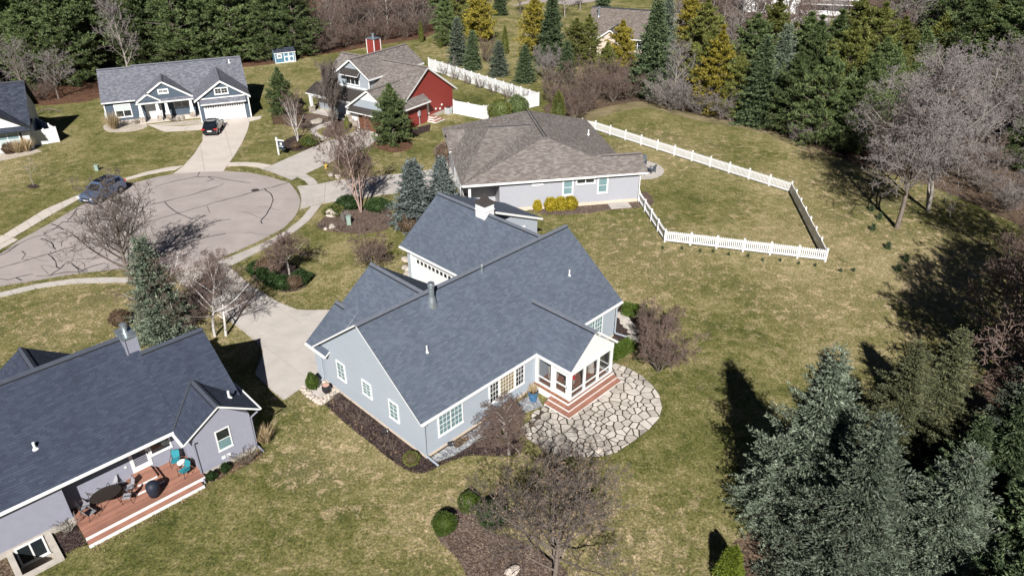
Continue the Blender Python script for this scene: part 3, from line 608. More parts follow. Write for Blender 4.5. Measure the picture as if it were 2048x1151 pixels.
# rear screened porch
pz = 0.5
b = B(); b.box(9.05, 13.6, -3.0, -.02, 0.02, pz); po = b.out('porch_floor', PORCHF, mh)
B().box(9.02, 13.62, -3.04, -.03, 0.0, pz - .05).out('skirt', TRIM, po)
for k, (uo, vo, zt_) in enumerate(((8.72, -3.34, .335), (8.36, -3.68, .17))):
    s = B(); s.box(uo, 13.6 - .001 * k, vo, -1.62 - .0 * k, 0.0, zt_ - .04); st = s.out('riser', TRIM, po)
    t = B(); t.box(uo - .02, 13.62, vo - .02, -1.6, zt_ - .04, zt_); t.out('tread', DECK, po)
b = B()
def postb(u, v, w=.16, z0=pz, z1=2.75): b.box(u - w / 2, u + w / 2, v - w / 2, v + w / 2, z0, z1)
U0, U1, V0 = 9.32, 13.45, -2.86
for u in (U0, U1): postb(u, V0, .17)
for u in (U0, U1): postb(u, -.12, .2)
for u in (U0 + 1.38, U0 + 2.76): postb(u, V0, .15)
postb(U0, -1.42, .18); postb(U1, -1.42, .18)
b.box(U0 - .1, U1 + .1, V0 - .1, V0 + .1, 2.45, 2.85); b.box(U0 - .099, U0 + .1, V0 + .1, -.02, 2.5, 2.85); b.box(U1 - .1, U1 + .099, V0 + .1, -.02, 2.5, 2.85)
b.box(U0 - .09, U1 + .09, V0 - .07, V0 + .07, pz, pz + .1); b.box(U0 - .07, U0 + .07, V0 + .1, -.02, pz, pz + .1); b.box(U1 - .07, U1 + .07, V0 + .1, -.02, pz, pz + .1)
b.out('porch_frame', TRIM, mh)
wall(mh, 'v', V0 - .07, V0 + .07, [(U0 - .1, 2.85), (U1 + .1, 2.85), ((U0 + U1) / 2 + .02, 4.56)], TRIM, 'gable_wall')
for i in range(3):
    x0 = U0 + .08 + i * 1.38; x1 = x0 + 1.21; sc_ = B(); sc_.box(x0, x1, V0 - .01, V0 + .01, pz + .1, 2.45); so = sc_.out('screen', SCREEN, mh)
    B().box(x0, x1, V0 - .035, V0 + .035, 1.02, 1.1).out('rail', TRIM, so)
for (x, v0, v1) in ((U0, -1.33, -.22), (U1, -1.33, -.22), (U1, -2.76, -1.51)):
    so = B().box(x - .01, x + .01, v0, v1, pz + .1, 2.5).out('screen', SCREEN, mh); B().box(x - .035, x + .035, v0, v1, 1.05, 1.13).out('rail', TRIM, so)
d = B()
for q in ((-2.74, -2.55, pz + .02, 2.49), (-1.72, -1.53, pz + .02, 2.49), (-2.55, -1.72, 2.25, 2.49), (-2.55, -1.72, pz + .02, .86), (-2.55, -1.72, 1.36, 1.44)): d.box(U0 - .05, U0 + .03, q[0], q[1], q[2], q[3])
dr = d.out('door', TRIM, mh); B().box(U0 - .012, U0 + .008, -2.55, -1.72, .86, 2.25).out('screen', SCREEN, dr); B().box(U0 - .1, U0 - .05, -2.68, -2.63, 1.35, 1.5).out('handle', GALV, dr)
gable(mh, 'v', -3.08, 2.45, 9.08, 2.92, 11.4, 4.85, 13.72, 2.92, ROOF_BLUE, gut=(1, 1))
# openings
p5c = lambda *p: zs(590, 680, 4.43, p)
for q in (((365, 172), (440, 220), (458, 373), (385, 317)), ((592, 340), (675, 395), (684, 515), (605, 462)), ((828, 515), (912, 575), (928, 728), (845, 672))):
    winpx(mh, MH, 'u', 0, -1, p5c(*q), grid=(2, 2), glass=BLINDSKY)
winpx(mh, MH, 'v', 0, -1, c4((168, 650), (420, 505), (430, 705), (187, 862)), units=2, grid=(3, 2), glass=BLINDSKY)
q = [MH.on(p, 'v', 0) for p in c4((685, 330), (1040, 120), (1038, 320), (690, 537))]
ua, ub, za, zb_ = q[0][0], q[1][0], (q[2][1] + q[3][1]) / 2, (q[0][1] + q[1][1]) / 2
window(mh, 'v', 0, -1, ua, ua + .86, za, zb_, 1, True, (3, 2)); window(mh, 'v', 0, -1, ua + .88, ub - .88, za, zb_, 1, False, (5, 5), AMBER); window(mh, 'v', 0, -1, ub - .86, ub, za, zb_, 1, True, (3, 2))
window(mh, 'v', 0, -1, 14.35, 16.15, .95, 2.6, 2, True, (3, 2), BLINDSKY)
downspout(mh, [(-.1, -.3, 2.75), (-.08, -.1, 2.5), (-.08, -.07, .35), (.05, -1.0, .08)], SID_BLUE)
downspout(mh, [(-.07, 10.42, 2.6), (-.07, 10.42, .3), (-.35, 10.6, .08)], SID_BLUE); downspout(mh, [(17.7, -.3, 2.75), (17.68, -.08, 2.5), (17.68, -.07, .3), (18.2, -.9, .08)], SID_BLUE)
# flue, vents
fl = B(); fl.lathe([(.36, -.3), (.27, .35), (.2, .62), (.17, .64), (.17, 1.25), (.2, 1.25), (.2, 1.3), (.15, 1.3), (.15, 1.36), (.22, 1.36), (.22, 1.55), (.2, 1.6)], 18, (4.72, 4.52, 6.38)); fl.out('flue', GALV, mh, smooth=False)
pipe(mh, 2.55, 2.55, zt(2.55), .42, .05); pipe(mh, 15.4, 2.55, zt(2.55), .4, .05)
vb = B(); vb.tube((9.3, 4.9, 6.6), (9.3, 4.9, 7.15), .08, .08, 10); vb.lathe([(.14, 0), (.14, .12), (.05, .2)], 10, (9.3, 4.9, 7.15)); vb.out('roof_vent', GALV, mh)

# ================================================================== the near left house
lh = emp('slate_house', 'near left house with charcoal blue roof, lilac grey siding and redwood deck', 'house', LH.world(0, 0), LH.yaw)
kz = lambda v: 2.9 + .77 * (v - 1.2)
wall(lh, 'u', -18, -6.25, [(1.45, .0), (10.9, .0), (10.9, 2.9), (6.2, kz(6.2) - .14), (1.45, kz(1.45) - .16)], SID_LILAC)
wall(lh, 'u', -6.25, -.1, [(2.15, .0), (10.9, .0), (10.9, 2.9), (6.2, kz(6.2) - .14), (2.15, kz(2.15) - .16)], SID_LILAC)
wall(lh, 'u', -.1, 3.2, [(1.6, .0), (8.7, .0), (8.7, 2.9), (5.17, kz(5.17) - .14), (1.6, kz(1.6) - .16)], SID_LILAC)
wall(lh, 'v', 0, 3.0, [(0, 0), (3.24, 0), (3.24, 2.75), (1.62, 4.08), (0, 2.75)], SID_LILAC)
block(lh, -18.02, -9.15, 1.42, 3, -.02, .42, FOUND, 'foundation'); block(lh, -7.65, -6.23, 1.42, 3, -.02, .42, FOUND, 'foundation'); block(lh, -9.15, -7.65, 1.42, 3, .34, .42, FOUND, 'foundation'); block(lh, -.025, 3.265, -.025, 3, -.02, .3, FOUND, 'foundation')
gable(lh, 'u', -18.3, -.1, 1.2, 2.9, 6.2, kz(6.2), 11.2, 2.9, ROOF_DARK, gut=(1, 1), capends=(0, .3))
gable(lh, 'u', -.12, 3.5, 1.2, 2.9, 5.17, kz(5.17), 9.14, 2.9, ROOF_DARK, gut=(0, 1))
gable(lh, 'v', -.2, 3.1, -.58, 2.85, 1.62, 4.26, 3.82, 2.85, ROOF_DARK, gut=(1, 1))
gable(lh, 'v', 7.4, 11.2, -8.6, 2.85, -4.75, 5.5, -.9, 2.85, ROOF_DARK, gut=(0, 0))
wall(lh, 'v', 9, 10.9, [(-8.2, 0), (-1.3, 0), (-1.3, 2.7), (-4.75, 5.2), (-8.2, 2.7)], SID_LILAC)
for p, q in (((-.52, 1.28, 2.95), (1.5, 3.02, 4.27)),):
    B().beam(Vector(p) + Vector((0, 0, .02)), Vector(q) + Vector((0, 0, .03)), .16, .02).out('valley', VENTB, lh)
chimney(lh, -.7, -.05, 5.28, 6.4, 5.5, 7.0, SID_LILAC); pipe(lh, -6.48, 3.0, kz(3.0), .36, .07); pipe(lh, 2.75, 1.05, 3.55, .42, .07)
winpx(lh, LH, 'v', 0, -1, zs(320, 740, 5.232, [(560, 650), (712, 572), (765, 770), (618, 845)]), glass=[BLINDSKY], shade=GLASS, tw=.07)
block(lh, 1.2, 1.42, -.06, -.002, .55, .75, TRIM, 'vent_hood'); block(lh, 1.5, 1.72, -.06, -.002, .55, .75, TRIM, 'vent_hood')
LAPM = plain('clapboard_lilac_grey', (0.265, 0.27, 0.325), .55, 0, .35, .05)
laps(lh, 'v', 0, -1, lambda z: (.0 + max(0, (z - 2.75) / (4.08 - 2.75)) * 1.62, 3.24 - max(0, (z - 2.75) / (4.08 - 2.75)) * 1.62), .3, 4.0, LAPM); laps(lh, 'v', 1.45, -1, lambda z: (-18, -6.25), .42, 2.92, LAPM); laps(lh, 'v', 2.15, -1, lambda z: (-6.24, -.02), .36, 2.95, LAPM); laps(lh, 'u', 0, -1, lambda z: (0.0, 2.14), .3, 2.72, LAPM)
DZ = .35
b = B(); b.box(-6.24, -.01, -.40, 2.14, DZ - .05, DZ); dk = b.out('deck', DECK, lh)
B().box(-6.24, -.02, -.42, -.34, .1, DZ - .002).out('fascia', TRIM, dk); B().box(-6.24, -.3, -.8, -.42, .12, .17).out('step', DECK, dk); B().box(-6.26, -.28, -.86, -.8, 0.0, .168).out('fascia', TRIM, dk); B().box(-6.2, -.04, -.34, 2.1, 0.0, .3).out('skirt', FOUND, dk)
for (u0, u1, v0, z) in ((-3.3, -1.78, .72, .53), (-3.02, -1.98, 1.14, .70)):
    s = B(); s.box(u0, u1, v0, 2.14, DZ, z - .04); so = s.out('stair_riser', TRIM, dk); B().box(u0 - .02, u1 + .02, v0 - .01, 2.14, z - .04, z).out('stair_tread', DECK, dk)
dd = B()
for q in ((-2.86, -2.68, .72, 2.8), (-1.98, -1.8, .72, 2.8), (-2.68, -1.98, 2.6, 2.8), (-2.68, -1.98, .72, 1.05)): fbox(dd, 'v', 2.15, -1, q[0], q[1], 0, .05, q[2], q[3])
dr = dd.out('door', TRIM, lh); fbox(B(), 'v', 2.15, -1, -2.68, -1.98, 0, .02, 1.05, 2.6).out('pane', GLASS, dr); fbox(B(), 'v', 2.15, -1, -1.95, -1.9, .05, .1, 1.6, 1.75).out('handle', BLACK, dr)
window(lh, 'v', 2.15, -1, -1.78, -.6, 1.3, 2.75, 1, False); window(lh, 'v', 2.15, -1, -5.3, -4.6, 2.2, 2.75, 1, False)
block(lh, -3.2, -3.08, 2.1, 2.148, 1.3, 1.42, TRIM, 'outlet_box')
downspout(lh, [(-.1, -.28, 2.7), (-.06, -.06, 2.5), (-.06, -.06, .3), (-.2, -.75, .2)], SID_LILAC); downspout(lh, [(3.7, -.15, 2.7), (3.32, .05, 2.35), (3.3, .05, .25), (3.4, -.55, .08)], SID_LILAC)
# window well
b = B()
for q in ((-9.42, -9.15, -.72, 1.43), (-7.65, -7.38, -.72, 1.43), (-9.15, -7.65, -.72, -.45)): b.box(*q, -1.4, .16)
ww = b.out('window_well', FOUND, lh); B().box(-9.15, -7.65, -.45, 1.42, -1.45, -1.35).out('well_floor', GRAVELW, ww)
block(lh, -9.15, -7.65, 1.42, 1.6, -1.4, .34, FOUND, 'well_wall'); window(lh, 'v', 1.42, -1, -9.05, -7.75, -.95, .28, 2, False, tw=.09)

# ================================================================== blue house with garage
BH = Fr(-40.656, 94.530, 22.9)
bh = emp('blue_house', 'slate blue ranch house with white trim and two front gables', 'house', BH.world(0, 0), BH.yaw)
bk = lambda v: 2.8 + .625 * (v - 3.9)
wall(bh, 'u', -11.3, 6.2, [(4.2, 0), (14.0, 0), (14.0, 2.8), (9.1, bk(9.1) - .2), (4.2, bk(4.2) - .15)], SID_NAVY)
wall(bh, 'v', 0, 5, [(0, 0), (6.15, 0), (6.15, 3.0), (3.06, 5.05), (0, 3.0)], SID_NAVY)
wall(bh, 'v', -.012, .0, [(0.25, 3.08), (5.9, 3.08), (3.06, 4.95)], BATN, 'gable_panel')
block(bh, -11.32, -7.5, 4.18, 5, 0, .25, FOUND, 'foundation')
gable(bh, 'u', -7.45, 6.6, 3.9, 2.8, 9.1, bk(9.1), 14.3, 2.8, ROOF_GREY, gut=(0, 0), cap=True); gable(bh, 'u', -11.55, -7.44, 3.9, 2.8, 8.92, bk(8.92), 14.0, 2.8, ROOF_GREY, gut=(1, 0))
gable(bh, 'v', -.3, 7.4, -.5, 2.96, 3.06, 5.25, 6.5, 2.96, ROOF_GREY, gut=(0, 0), t=.26)
# porch
gable(bh, 'v', 2.75, 7.0, -7.36, 2.89, -3.93, 5.14, -.5, 2.89, ROOF_GREY, gut=(0, 0), t=.24); wall(bh, 'v', 2.95, 3.1, [(-7.0, 2.9), (-.85, 2.9), (-3.93, 4.9)], BATN, 'gable_panel')
slope(bh, [(-7.5, 2.5, 2.62), (-.47, 2.5, 2.62), (-.47, 3.1, 3.0), (-7.5, 3.1, 3.0)], ROOF_GREY, .16); gable(bh, 'v', 2.45, 4.6, -7.4, 2.82, -5.92, 3.78, -4.45, 2.82, ROOF_GREY, gut=(0, 0), t=.2); wall(bh, 'v', 2.55, 2.65, [(-7.1, 2.8), (-4.75, 2.8), (-5.92, 3.55)], SID_NAVY, 'gable_panel')
block(bh, -7.4, -.5, 2.62, 2.86, 2.36, 2.6, TRIM, 'porch_beam'); block(bh, -7.5, -.1, 2.4, 4.25, 0, .14, CONCW, 'porch_floor')
for u in (-7.1, -5.05, -3.95, -.95):
    p = B(); w0, w1 = .24, .15; P0 = [(u - w0, 2.74 - w0, .95), (u + w0, 2.74 - w0, .95), (u + w0, 2.74 + w0, .95), (u - w0, 2.74 + w0, .95)]; P1 = [(u - w1, 2.74 - w1, 2.36), (u + w1, 2.74 - w1, 2.36), (u + w1, 2.74 + w1, 2.36), (u - w1, 2.74 + w1, 2.36)]
    for i in range(4): p.face([P0[i], P0[(i + 1) % 4], P1[(i + 1) % 4], P1[i]])
    po_ = p.out('porch_post', TRIM, bh); B().box(u - .3, u + .3, 2.44, 3.04, .14, .9).out('stone_pier', STONE, po_); B().box(u - .33, u + .33, 2.41, 3.07, .9, .96).out('pier_cap', TRIM, po_)
dd = B(); fbox(dd, 'v', 4.2, -1, -6.6, -4.6, 0, .05, .14, 2.4); dr = dd.out('door', TRIM, bh)
for i in range(3): fbox(B(), 'v', 4.2, -1, -5.95 + i * .25, -5.75 + i * .25, .05, .06, 1.95, 2.15).out('pane', GLASS, dr)
window(bh, 'v', 4.2, -1, -10.25, -8.25, .65, 2.4, 2, True, shade=PALEW, tw=.12); window(bh, 'v', 4.2, -1, -3.1, -1.1, 1.2, 2.4, 2, False, (1, 2))
window(bh, 'v', 0, -1, 2.15, 3.9, 3.42, 4.3, 2, False, (2, 2), tw=.14); window(bh, 'v', 2.95, -1, -4.6, -3.3, 3.5, 4.1, 2, False, (2, 2), tw=.16)
garage_door(bh, 'v', 0, -1, .65, 5.45, .03, 2.15, TRIM, 16); slope(bh, [(.2, -.55, 2.45), (5.85, -.55, 2.45), (5.85, -.02, 2.95), (.2, -.02, 2.95)], ROOF_GREY, .14); block(bh, .1, 6.1, -.05, -.004, 2.96, 3.1, TRIM, 'band')
for u, v in ((-.03, -.03), (6.18, -.03), (-11.32, 4.17)): block(bh, u - .07, u + .07, v - .04, v + .1, 0, 2.75, TRIM, 'corner_board')
pipe(bh, 5.0, 8.2, bk(8.2), .45, .09); block(bh, -11.6, -11.3, 4.6, 5.0, .6, 1.3, UTIL, 'meter_box')

# ================================================================== red house
RH = Fr(-8.149, 100.552, -33.5)
rh = emp('red_house', 'barn red and blue grey house with weathered shingle roof and red chimney', 'house', RH.world(0, 0), RH.yaw)
rk = lambda v: 2.85 + .68 * (v + 11.2)
wall(rh, 'u', -14.7, 0, [(-10.7, 0), (0, 0), (0, 2.95), (-5.3, rk(-5.3) - .15), (-10.7, rk(-10.7) - .15)], SID_RED); block(rh, -14.72, .02, -10.72, .02, 0, .45, FOUND, 'foundation')
gable(rh, 'u', -15.0, .35, -11.2, 2.85, -5.3, rk(-5.3), .6, 2.85, ROOF_TAN, gut=(0, 1), t=.24)
wall(rh, 'v', -9.9, 0.2, [(-11.4, 2), (-6.0, 2), (-6.0, 5.55), (-8.7, 7.35), (-11.4, 5.55)], SID_GREY); gable(rh, 'v', -10.25, .95, -11.88, 5.45, -8.7, 7.63, -5.52, 5.45, ROOF_TAN, gut=(0, 0), t=.24)
window(rh, 'v', -9.9, -1, -9.9, -7.5, 4.25, 5.75, 3, True, (1, 1), tw=.12); slope(rh, [(-10.3, -10.7, 5.65), (-7.1, -10.7, 5.65), (-7.1, -9.92, 6.35), (-10.3, -9.92, 6.35)], METALROOF, .1)
block(rh, -11.45, -5.95, -9.96, -9.9, 3.85, 4.05, TRIM, 'band')
wall(rh, 'v', -13.4, -6.3, [(-5.9, 0), (.62, 0), (.62, 2.85), (-2.64, 5.1), (-5.9, 2.85)], SID_RED); wall(rh, 'v', -13.42, -13.4, [(-5.9, 2.3), (.62, 2.3), (.62, 2.85), (-2.64, 5.1), (-5.9, 2.85)], SHAKE, 'gable_panel'); wall(rh, 'v', -13.47, -13.42, [(-4.2, 3.9), (-1.1, 3.9), (-2.64, 4.95)], TRIM, 'gable_panel')
gable(rh, 'v', -13.8, -6.1, -6.5, 2.72, -2.64, 5.3, 1.15, 2.8, ROOF_TAN, gut=(1, 1), t=.22, only=None)
slope(rh, [(-5.9, -14.3, 2.4), (.6, -14.3, 2.4), (.6, -13.43, 2.9), (-5.9, -13.43, 2.9)], METALROOF, .12); garage_door(rh, 'v', -13.42, -1, -4.75, .1, .03, 2.2, WOODDOOR, 0); block(rh, -5.92, -4.95, -13.5, -13.42, 0, 1.0, STONE, 'stone_base'); block(rh, -5.92, -4.95, -13.46, -13.42, 1.0, 2.4, TRIM, 'panel'); 
block(rh, -14.72, -5.9, -10.74, -10.70, .45, 3.0, SID_GREY, 'front_wall')
# porch
slope(rh, [(-15.75, -12.05, 2.68), (-6.5, -12.05, 2.68), (-6.5, -9.9, 3.72), (-15.75, -9.9, 3.72)], METALROOF, .14)
for i in range(22): B().beam((-15.6 + i * .42, -12.04, 2.70), (-15.6 + i * .42, -9.92, 3.735), .03, .04).out('seam', METALROOF, rh)
block(rh, -15.4, -6.2, -11.9, -11.7, 2.3, 2.56, TRIM, 'porch_beam'); block(rh, -15.5, -5.95, -12.0, -10.7, 0, .16, CONC, 'porch_floor')
for u in (-15.1, -11.5, -8.3, -7.5):
    p = block(rh, u - .16, u + .16, -11.95, -11.63, .9, 2.3, TRIM, 'porch_post'); B().box(u - .3, u + .3, -12.1, -11.5, .16, .9).out('stone_pier', STONE, p)
ch = chimney(rh, -12.6, -11.25, -2.7, -1.4, 4.0, 8.45, SID_RED)
# side door, steps, meters
block(rh, 0.0, .06, -6.08, -5.2, .62, 2.7, TRIM, 'door'); window(rh, 'u', .62, 1, -11.1, -10.2, 1.1, 2.4, 1, True)
st = None
for k in range(3):
    s = B(); s.box(.06, 2.0 - k * .42, -7.25 + k * .28 + .9, -4.4 - k * .3, 0.0 if k == 0 else k * .19, (k + 1) * .19 - .03); o_ = s.out('step', TRIM, rh); B().box(.06, 2.02 - k * .42, -7.27 + k * .28 + .9, -4.38 - k * .3, (k + 1) * .19 - .03, (k + 1) * .19).out('tread', DECK, o_)
block(rh, .62, .8, -8.2, -7.85, 1.2, 1.9, UTIL, 'meter_box'); B().tube((.7, -8.0, 0), (.7, -8.0, 1.2), .04).out('conduit', UTIL, rh)
for v, z in ((-3.9, .9), (-3.0, .7), (-2.6, 1.15)): block(rh, 0, .14, v, v + .18, z, z + .2, TRIM, 'vent_hood')
wall(rh, 'v', -9.93, -9.85, [(-5.95, 4.0), (-5.8, 4.0), (-5.8, 5.5), (-5.95, 5.5)], TRIM, 'corner_board')

# ================================================================== brown roofed house
TH = Fr(12.644, 68.757, 10.8)
th = emp('tan_house', 'mauve grey ranch house with big weathered brown hip roof', 'house', TH.world(0, 0), TH.yaw)
block(th, -14.1, -.9, 0, 16.9, 0, 3.1, SID_TAN); block(th, -.9, 0, 0, 4.0, 0, 3.1, SID_TAN); block(th, -17.4, -14.1, 2.6, 16.5, 0, 3.1, SID_TAN); block(th, -14.12, .02, -.02, 4.0, 0, .38, CREAM, 'foundation')
hip(th, -17.8, -.6, -.3, 17.4, (-8.75, 4.1), (-8.6, 13.2), 3.2, 5.95, ROOF_TAN); hip(th, -17.78, -8.0, -.27, 17.0, (-13.7, 8.45), (-8.7, 8.45), 3.19, 5.86, ROOF_TAN)
gable(th, 'u', -4.6, .75, -.32, 3.21, 2.0, 4.45, 4.3, 3.21, ROOF_TAN, gut=(1, 0), capends=(1.1, 0)); wall(th, 'u', -1, 0, [(0, 3), (4.0, 3), (2.0, 4.25)], SID_TAN)
B().box(-17.7, -4.6, -.44, -.31, 3.04, 3.16).out('gutter', TRIM, th)
for q, r in (((-8.75, 4.15, 5.99), (-8.6, 13.2, 5.99)),): B().beam((q[0] - .14, q[1], q[2]), (r[0] - .14, r[1], r[2]), .05, .06).out('ridge_cap', VENTB, th); B().beam((q[0] + .2, q[1], q[2] - .04), (r[0] + .2, r[1], r[2] - .04), .05, .06).out('ridge_cap', VENTB, th)
B().beam((-13.7, 8.4, 5.88), (-9.2, 8.4, 5.88), .08, .07).out('ridge_cap', VENTB, th)
gable(th, 'u', -17.9, -15.9, 9.0, 3.3, 11.7, 4.75, 14.4, 3.3, ROOF_TAN, gut=(0, 0), cap=False); wall(th, 'u', -17.6, -16.0, [(9.3, 3.1), (14.1, 3.1), (11.7, 4.5)], SID_NAVY, 'gable_wall')  # navy on the small gable wall stands in for its shaded side
window(th, 'v', 0, -1, -7.85, -6.75, 1.3, 2.95, 1, True, glass=BLINDSKY, tw=.14); window(th, 'v', 0, -1, -4.3, -3.2, 1.25, 2.92, 1, True, glass=BLINDSKY, tw=.14); window(th, 'v', 0, -1, -6.5, -4.55, 2.35, 2.95, 2, False, tw=.13); window(th, 'v', 0, -1, -10.9, -9.8, 2.6, 3.0, 1, False, tw=.12)
for u in (-17.0, -13.95): block(th, u - .12, u + .12, .02, .26, .1, 3.05, TRIM, 'porch_post')
block(th, -17.4, -14.15, .05, 2.58, 0, .12, CONC, 'porch_floor'); block(th, -17.4, -17.0, 2.2, 2.6, 0, 1.1, STONE, 'stone_base')
downspout(th, [(.1, -.3, 3.0), (.08, -.06, 2.8), (.08, -.06, .2)]); block(th, -3.15, -1.05, -1.35, -.03, 0.0, .12, CONC, 'landing_slab'); block(th, -2.9, -1.3, -1.1, -.2, .12, .135, CONCD, 'hatch'); pipe(th, -2.6, 9.5, 4.1, .5, .07)
laps(th, 'v', 0, -1, lambda z: (-14.1, 0), .38, 3.05, plain('clapboard_mauve_grey', (0.36, 0.365, 0.40), .55, 0, .35, .04), .15, .024)
garage_door(th, 'u', -17.4, -1, 4.0, 8.6, .03, 2.2, TRIM, 0)

# ================================================================== far left house (cut by the frame)
DH = Fr(*G(68, 299).xy, 24)
dh = emp('white_house', 'white house with navy shingle roof at the left edge', 'house', DH.world(0, 0), DH.yaw)
wall(dh, 'v', 0, 9, [(-9.5, 0), (0, 0), (0, 2.8), (-4.7, 5.7), (-9.5, 2.8)], SID_WHITE); wall(dh, 'v', -.02, 0, [(-9.0, 2.9), (-.4, 2.9), (-4.7, 5.5)], BATW, 'gable_panel')
slope(dh, [(-9.9, -.75, 2.55), (.35, -.75, 2.55), (.35, -.03, 2.95), (-9.9, -.03, 2.95)], ROOF_NAVY, .14, edge=BLACK)
gable(dh, 'v', -.4, 3, -9.9, 2.8, -4.7, 6.0, .4, 2.8, ROOF_NAVY, gut=(0, 0), edge=BLACK, t=.22); gable(dh, 'u', -14, .45, .2, 2.9, 5.2, 6.9, 10, 2.9, ROOF_NAVY, gut=(0, 0), edge=BLACK)
wall(dh, 'u', -12, -.02, [(.4, 0), (9.5, 0), (9.5, 2.9), (5.2, 6.6), (.4, 2.9)], SID_WHITE)
window(dh, 'v', 0, -1, -3.5, -.95, .75, 2.3, 2, True, glass=PALEW, shade=BLINDSKY, tw=.12); block(dh, -6.2, -4.7, -.9, 0, 0, 1.0, STONE, 'stone_base'); block(dh, -5.3, -4.9, -.6, -.2, 1.0, 2.4, TRIM, 'porch_post')
for q in ((-3.7, -.75, 2.3, 2.45), (-3.7, -3.52, .6, 2.3), (-.93, -.75, .6, 2.3)): block(dh, q[0], q[1], -.07, -.002, q[2], q[3], BLACK, 'shutter_trim')

# ================================================================== garden shed
SH = Fr(*G(551.7, 127.6).xy, 27.0)
sh = emp('garden_shed', 'small blue garden shed with white double doors in front of the pines', 'shed', SH.world(0, 0), SH.yaw)
SHB = plain('shed_blue', (0.085, 0.20, 0.29), 0.6); wall(sh, 'u', 0, 3.4, [(0, 0), (2.2, 0), (2.2, 1.7), (1.1, 2.2), (0, 1.7)], SHB); gable(sh, 'u', -.1, 3.5, -.12, 1.72, 1.1, 2.32, 2.32, 1.72, ROOF_NAVY, gut=(0, 0), cap=False, t=.12)
for u in (.0, 3.33): block(sh, u - .01, u + .08, -.03, .05, 0, 1.68, TRIM, 'corner_board')
block(sh, -.02, 3.42, -.02, .02, 0, .12, TRIM, 'sill')
for k in range(2):
    a0 = 1.5 + k * .82; d = B()
    for q in ((a0, a0 + .1, .1, 1.68), (a0 + .7, a0 + .8, .1, 1.68), (a0 + .1, a0 + .7, 1.58, 1.68), (a0 + .1, a0 + .7, .95, 1.07), (a0 + .1, a0 + .7, .1, .2)): fbox(d, 'v', 0, -1, q[0], q[1], 0, .045, q[2], q[3])
    do = d.out('door', TRIM, sh); oc = [(a0 + .4 + .3 * math.cos(t * math.pi / 4 + .39), -.05, .575 + .36 * math.sin(t * math.pi / 4 + .39)) for t in range(8)]
    fbox(B(), 'v', 0, -1, a0 + .1, a0 + .7, 0, .03, .2, .95).out('door_panel', TRIM, do); B().extr(oc, (0, .019, 0)).out('octagon_panel', SHB, do)
window(sh, 'v', 0, -1, .35, 1.15, .85, 1.5, 1, True, (2, 1), tw=.16)

# ================================================================== houses beyond the trees
FH = Fr(*G(1290, 112).xy, -22); fh = emp('far_brown_house', 'brown roofed cream house half hidden behind yellow pines', 'house', FH.world(0, 0), FH.yaw)
wall(fh, 'u', -11, 5, [(0, 0), (11, 0), (11, 2.8), (5.5, 6.2), (0, 2.8)], plain('cream_wall', (.55, .44, .36), .8)); gable(fh, 'u', -11.6, 5.6, -.5, 2.7, 5.5, 6.7, 11.5, 2.7, ROOF_BROWN, gut=(1, 0)); wall(fh, 'v', -3, 2, [(-8, 0), (-3.5, 0), (-3.5, 2.6), (-5.75, 4.2), (-8, 2.6)], plain('cream_gable', (.6, .5, .42), .8)); gable(fh, 'v', -3.4, 3, -8.5, 2.6, -5.75, 4.6, -3, 2.6, ROOF_BROWN, gut=(0, 0), t=.25)
fl = B(); fl.lathe([(.4, -.4), (.25, .2), (.22, .3), (.22, 1.6), (.3, 1.6), (.3, 1.8)], 12, (-9.8, 3.6, 5.2)); fl.out('flue', GALV, fh); window(fh, 'v', 0, -1, -2.5, -.5, .9, 2.3, 2, True)
WH = Fr(*G(1722, 34).xy, -14); wh = emp('far_white_house', 'white two storey house behind bare trees at the top edge', 'house', WH.world(0, 0), WH.yaw)
wall(wh, 'u', -25, 0, [(0, 0), (9, 0), (9, 5.6), (4.5, 8.5), (0, 5.6)], SID_WHITE); gable(wh, 'u', -25.5, .5, -.5, 5.6, 4.5, 9.0, 9.5, 5.6, ROOF_NAVY, gut=(0, 0)); slope(wh, [(-13, -1.8, 2.6), (.2, -1.8, 2.6), (.2, -.02, 3.2), (-13, -.02, 3.2)], ROOF_BROWN, .2)
for a in (-22, -18.5, -12, -8.5, -4): window(wh, 'v', 0, -1, a, a + 1.6, .9, 2.4, 1, True, tw=.15); window(wh, 'v', 0, -1, a, a + 1.6, 3.7, 5.2, 1, True, tw=.15)
garage_door(wh, 'v', 0, -1, -7.5, -4.6, 0, .8, TRIM, 0, 1, fr=False)
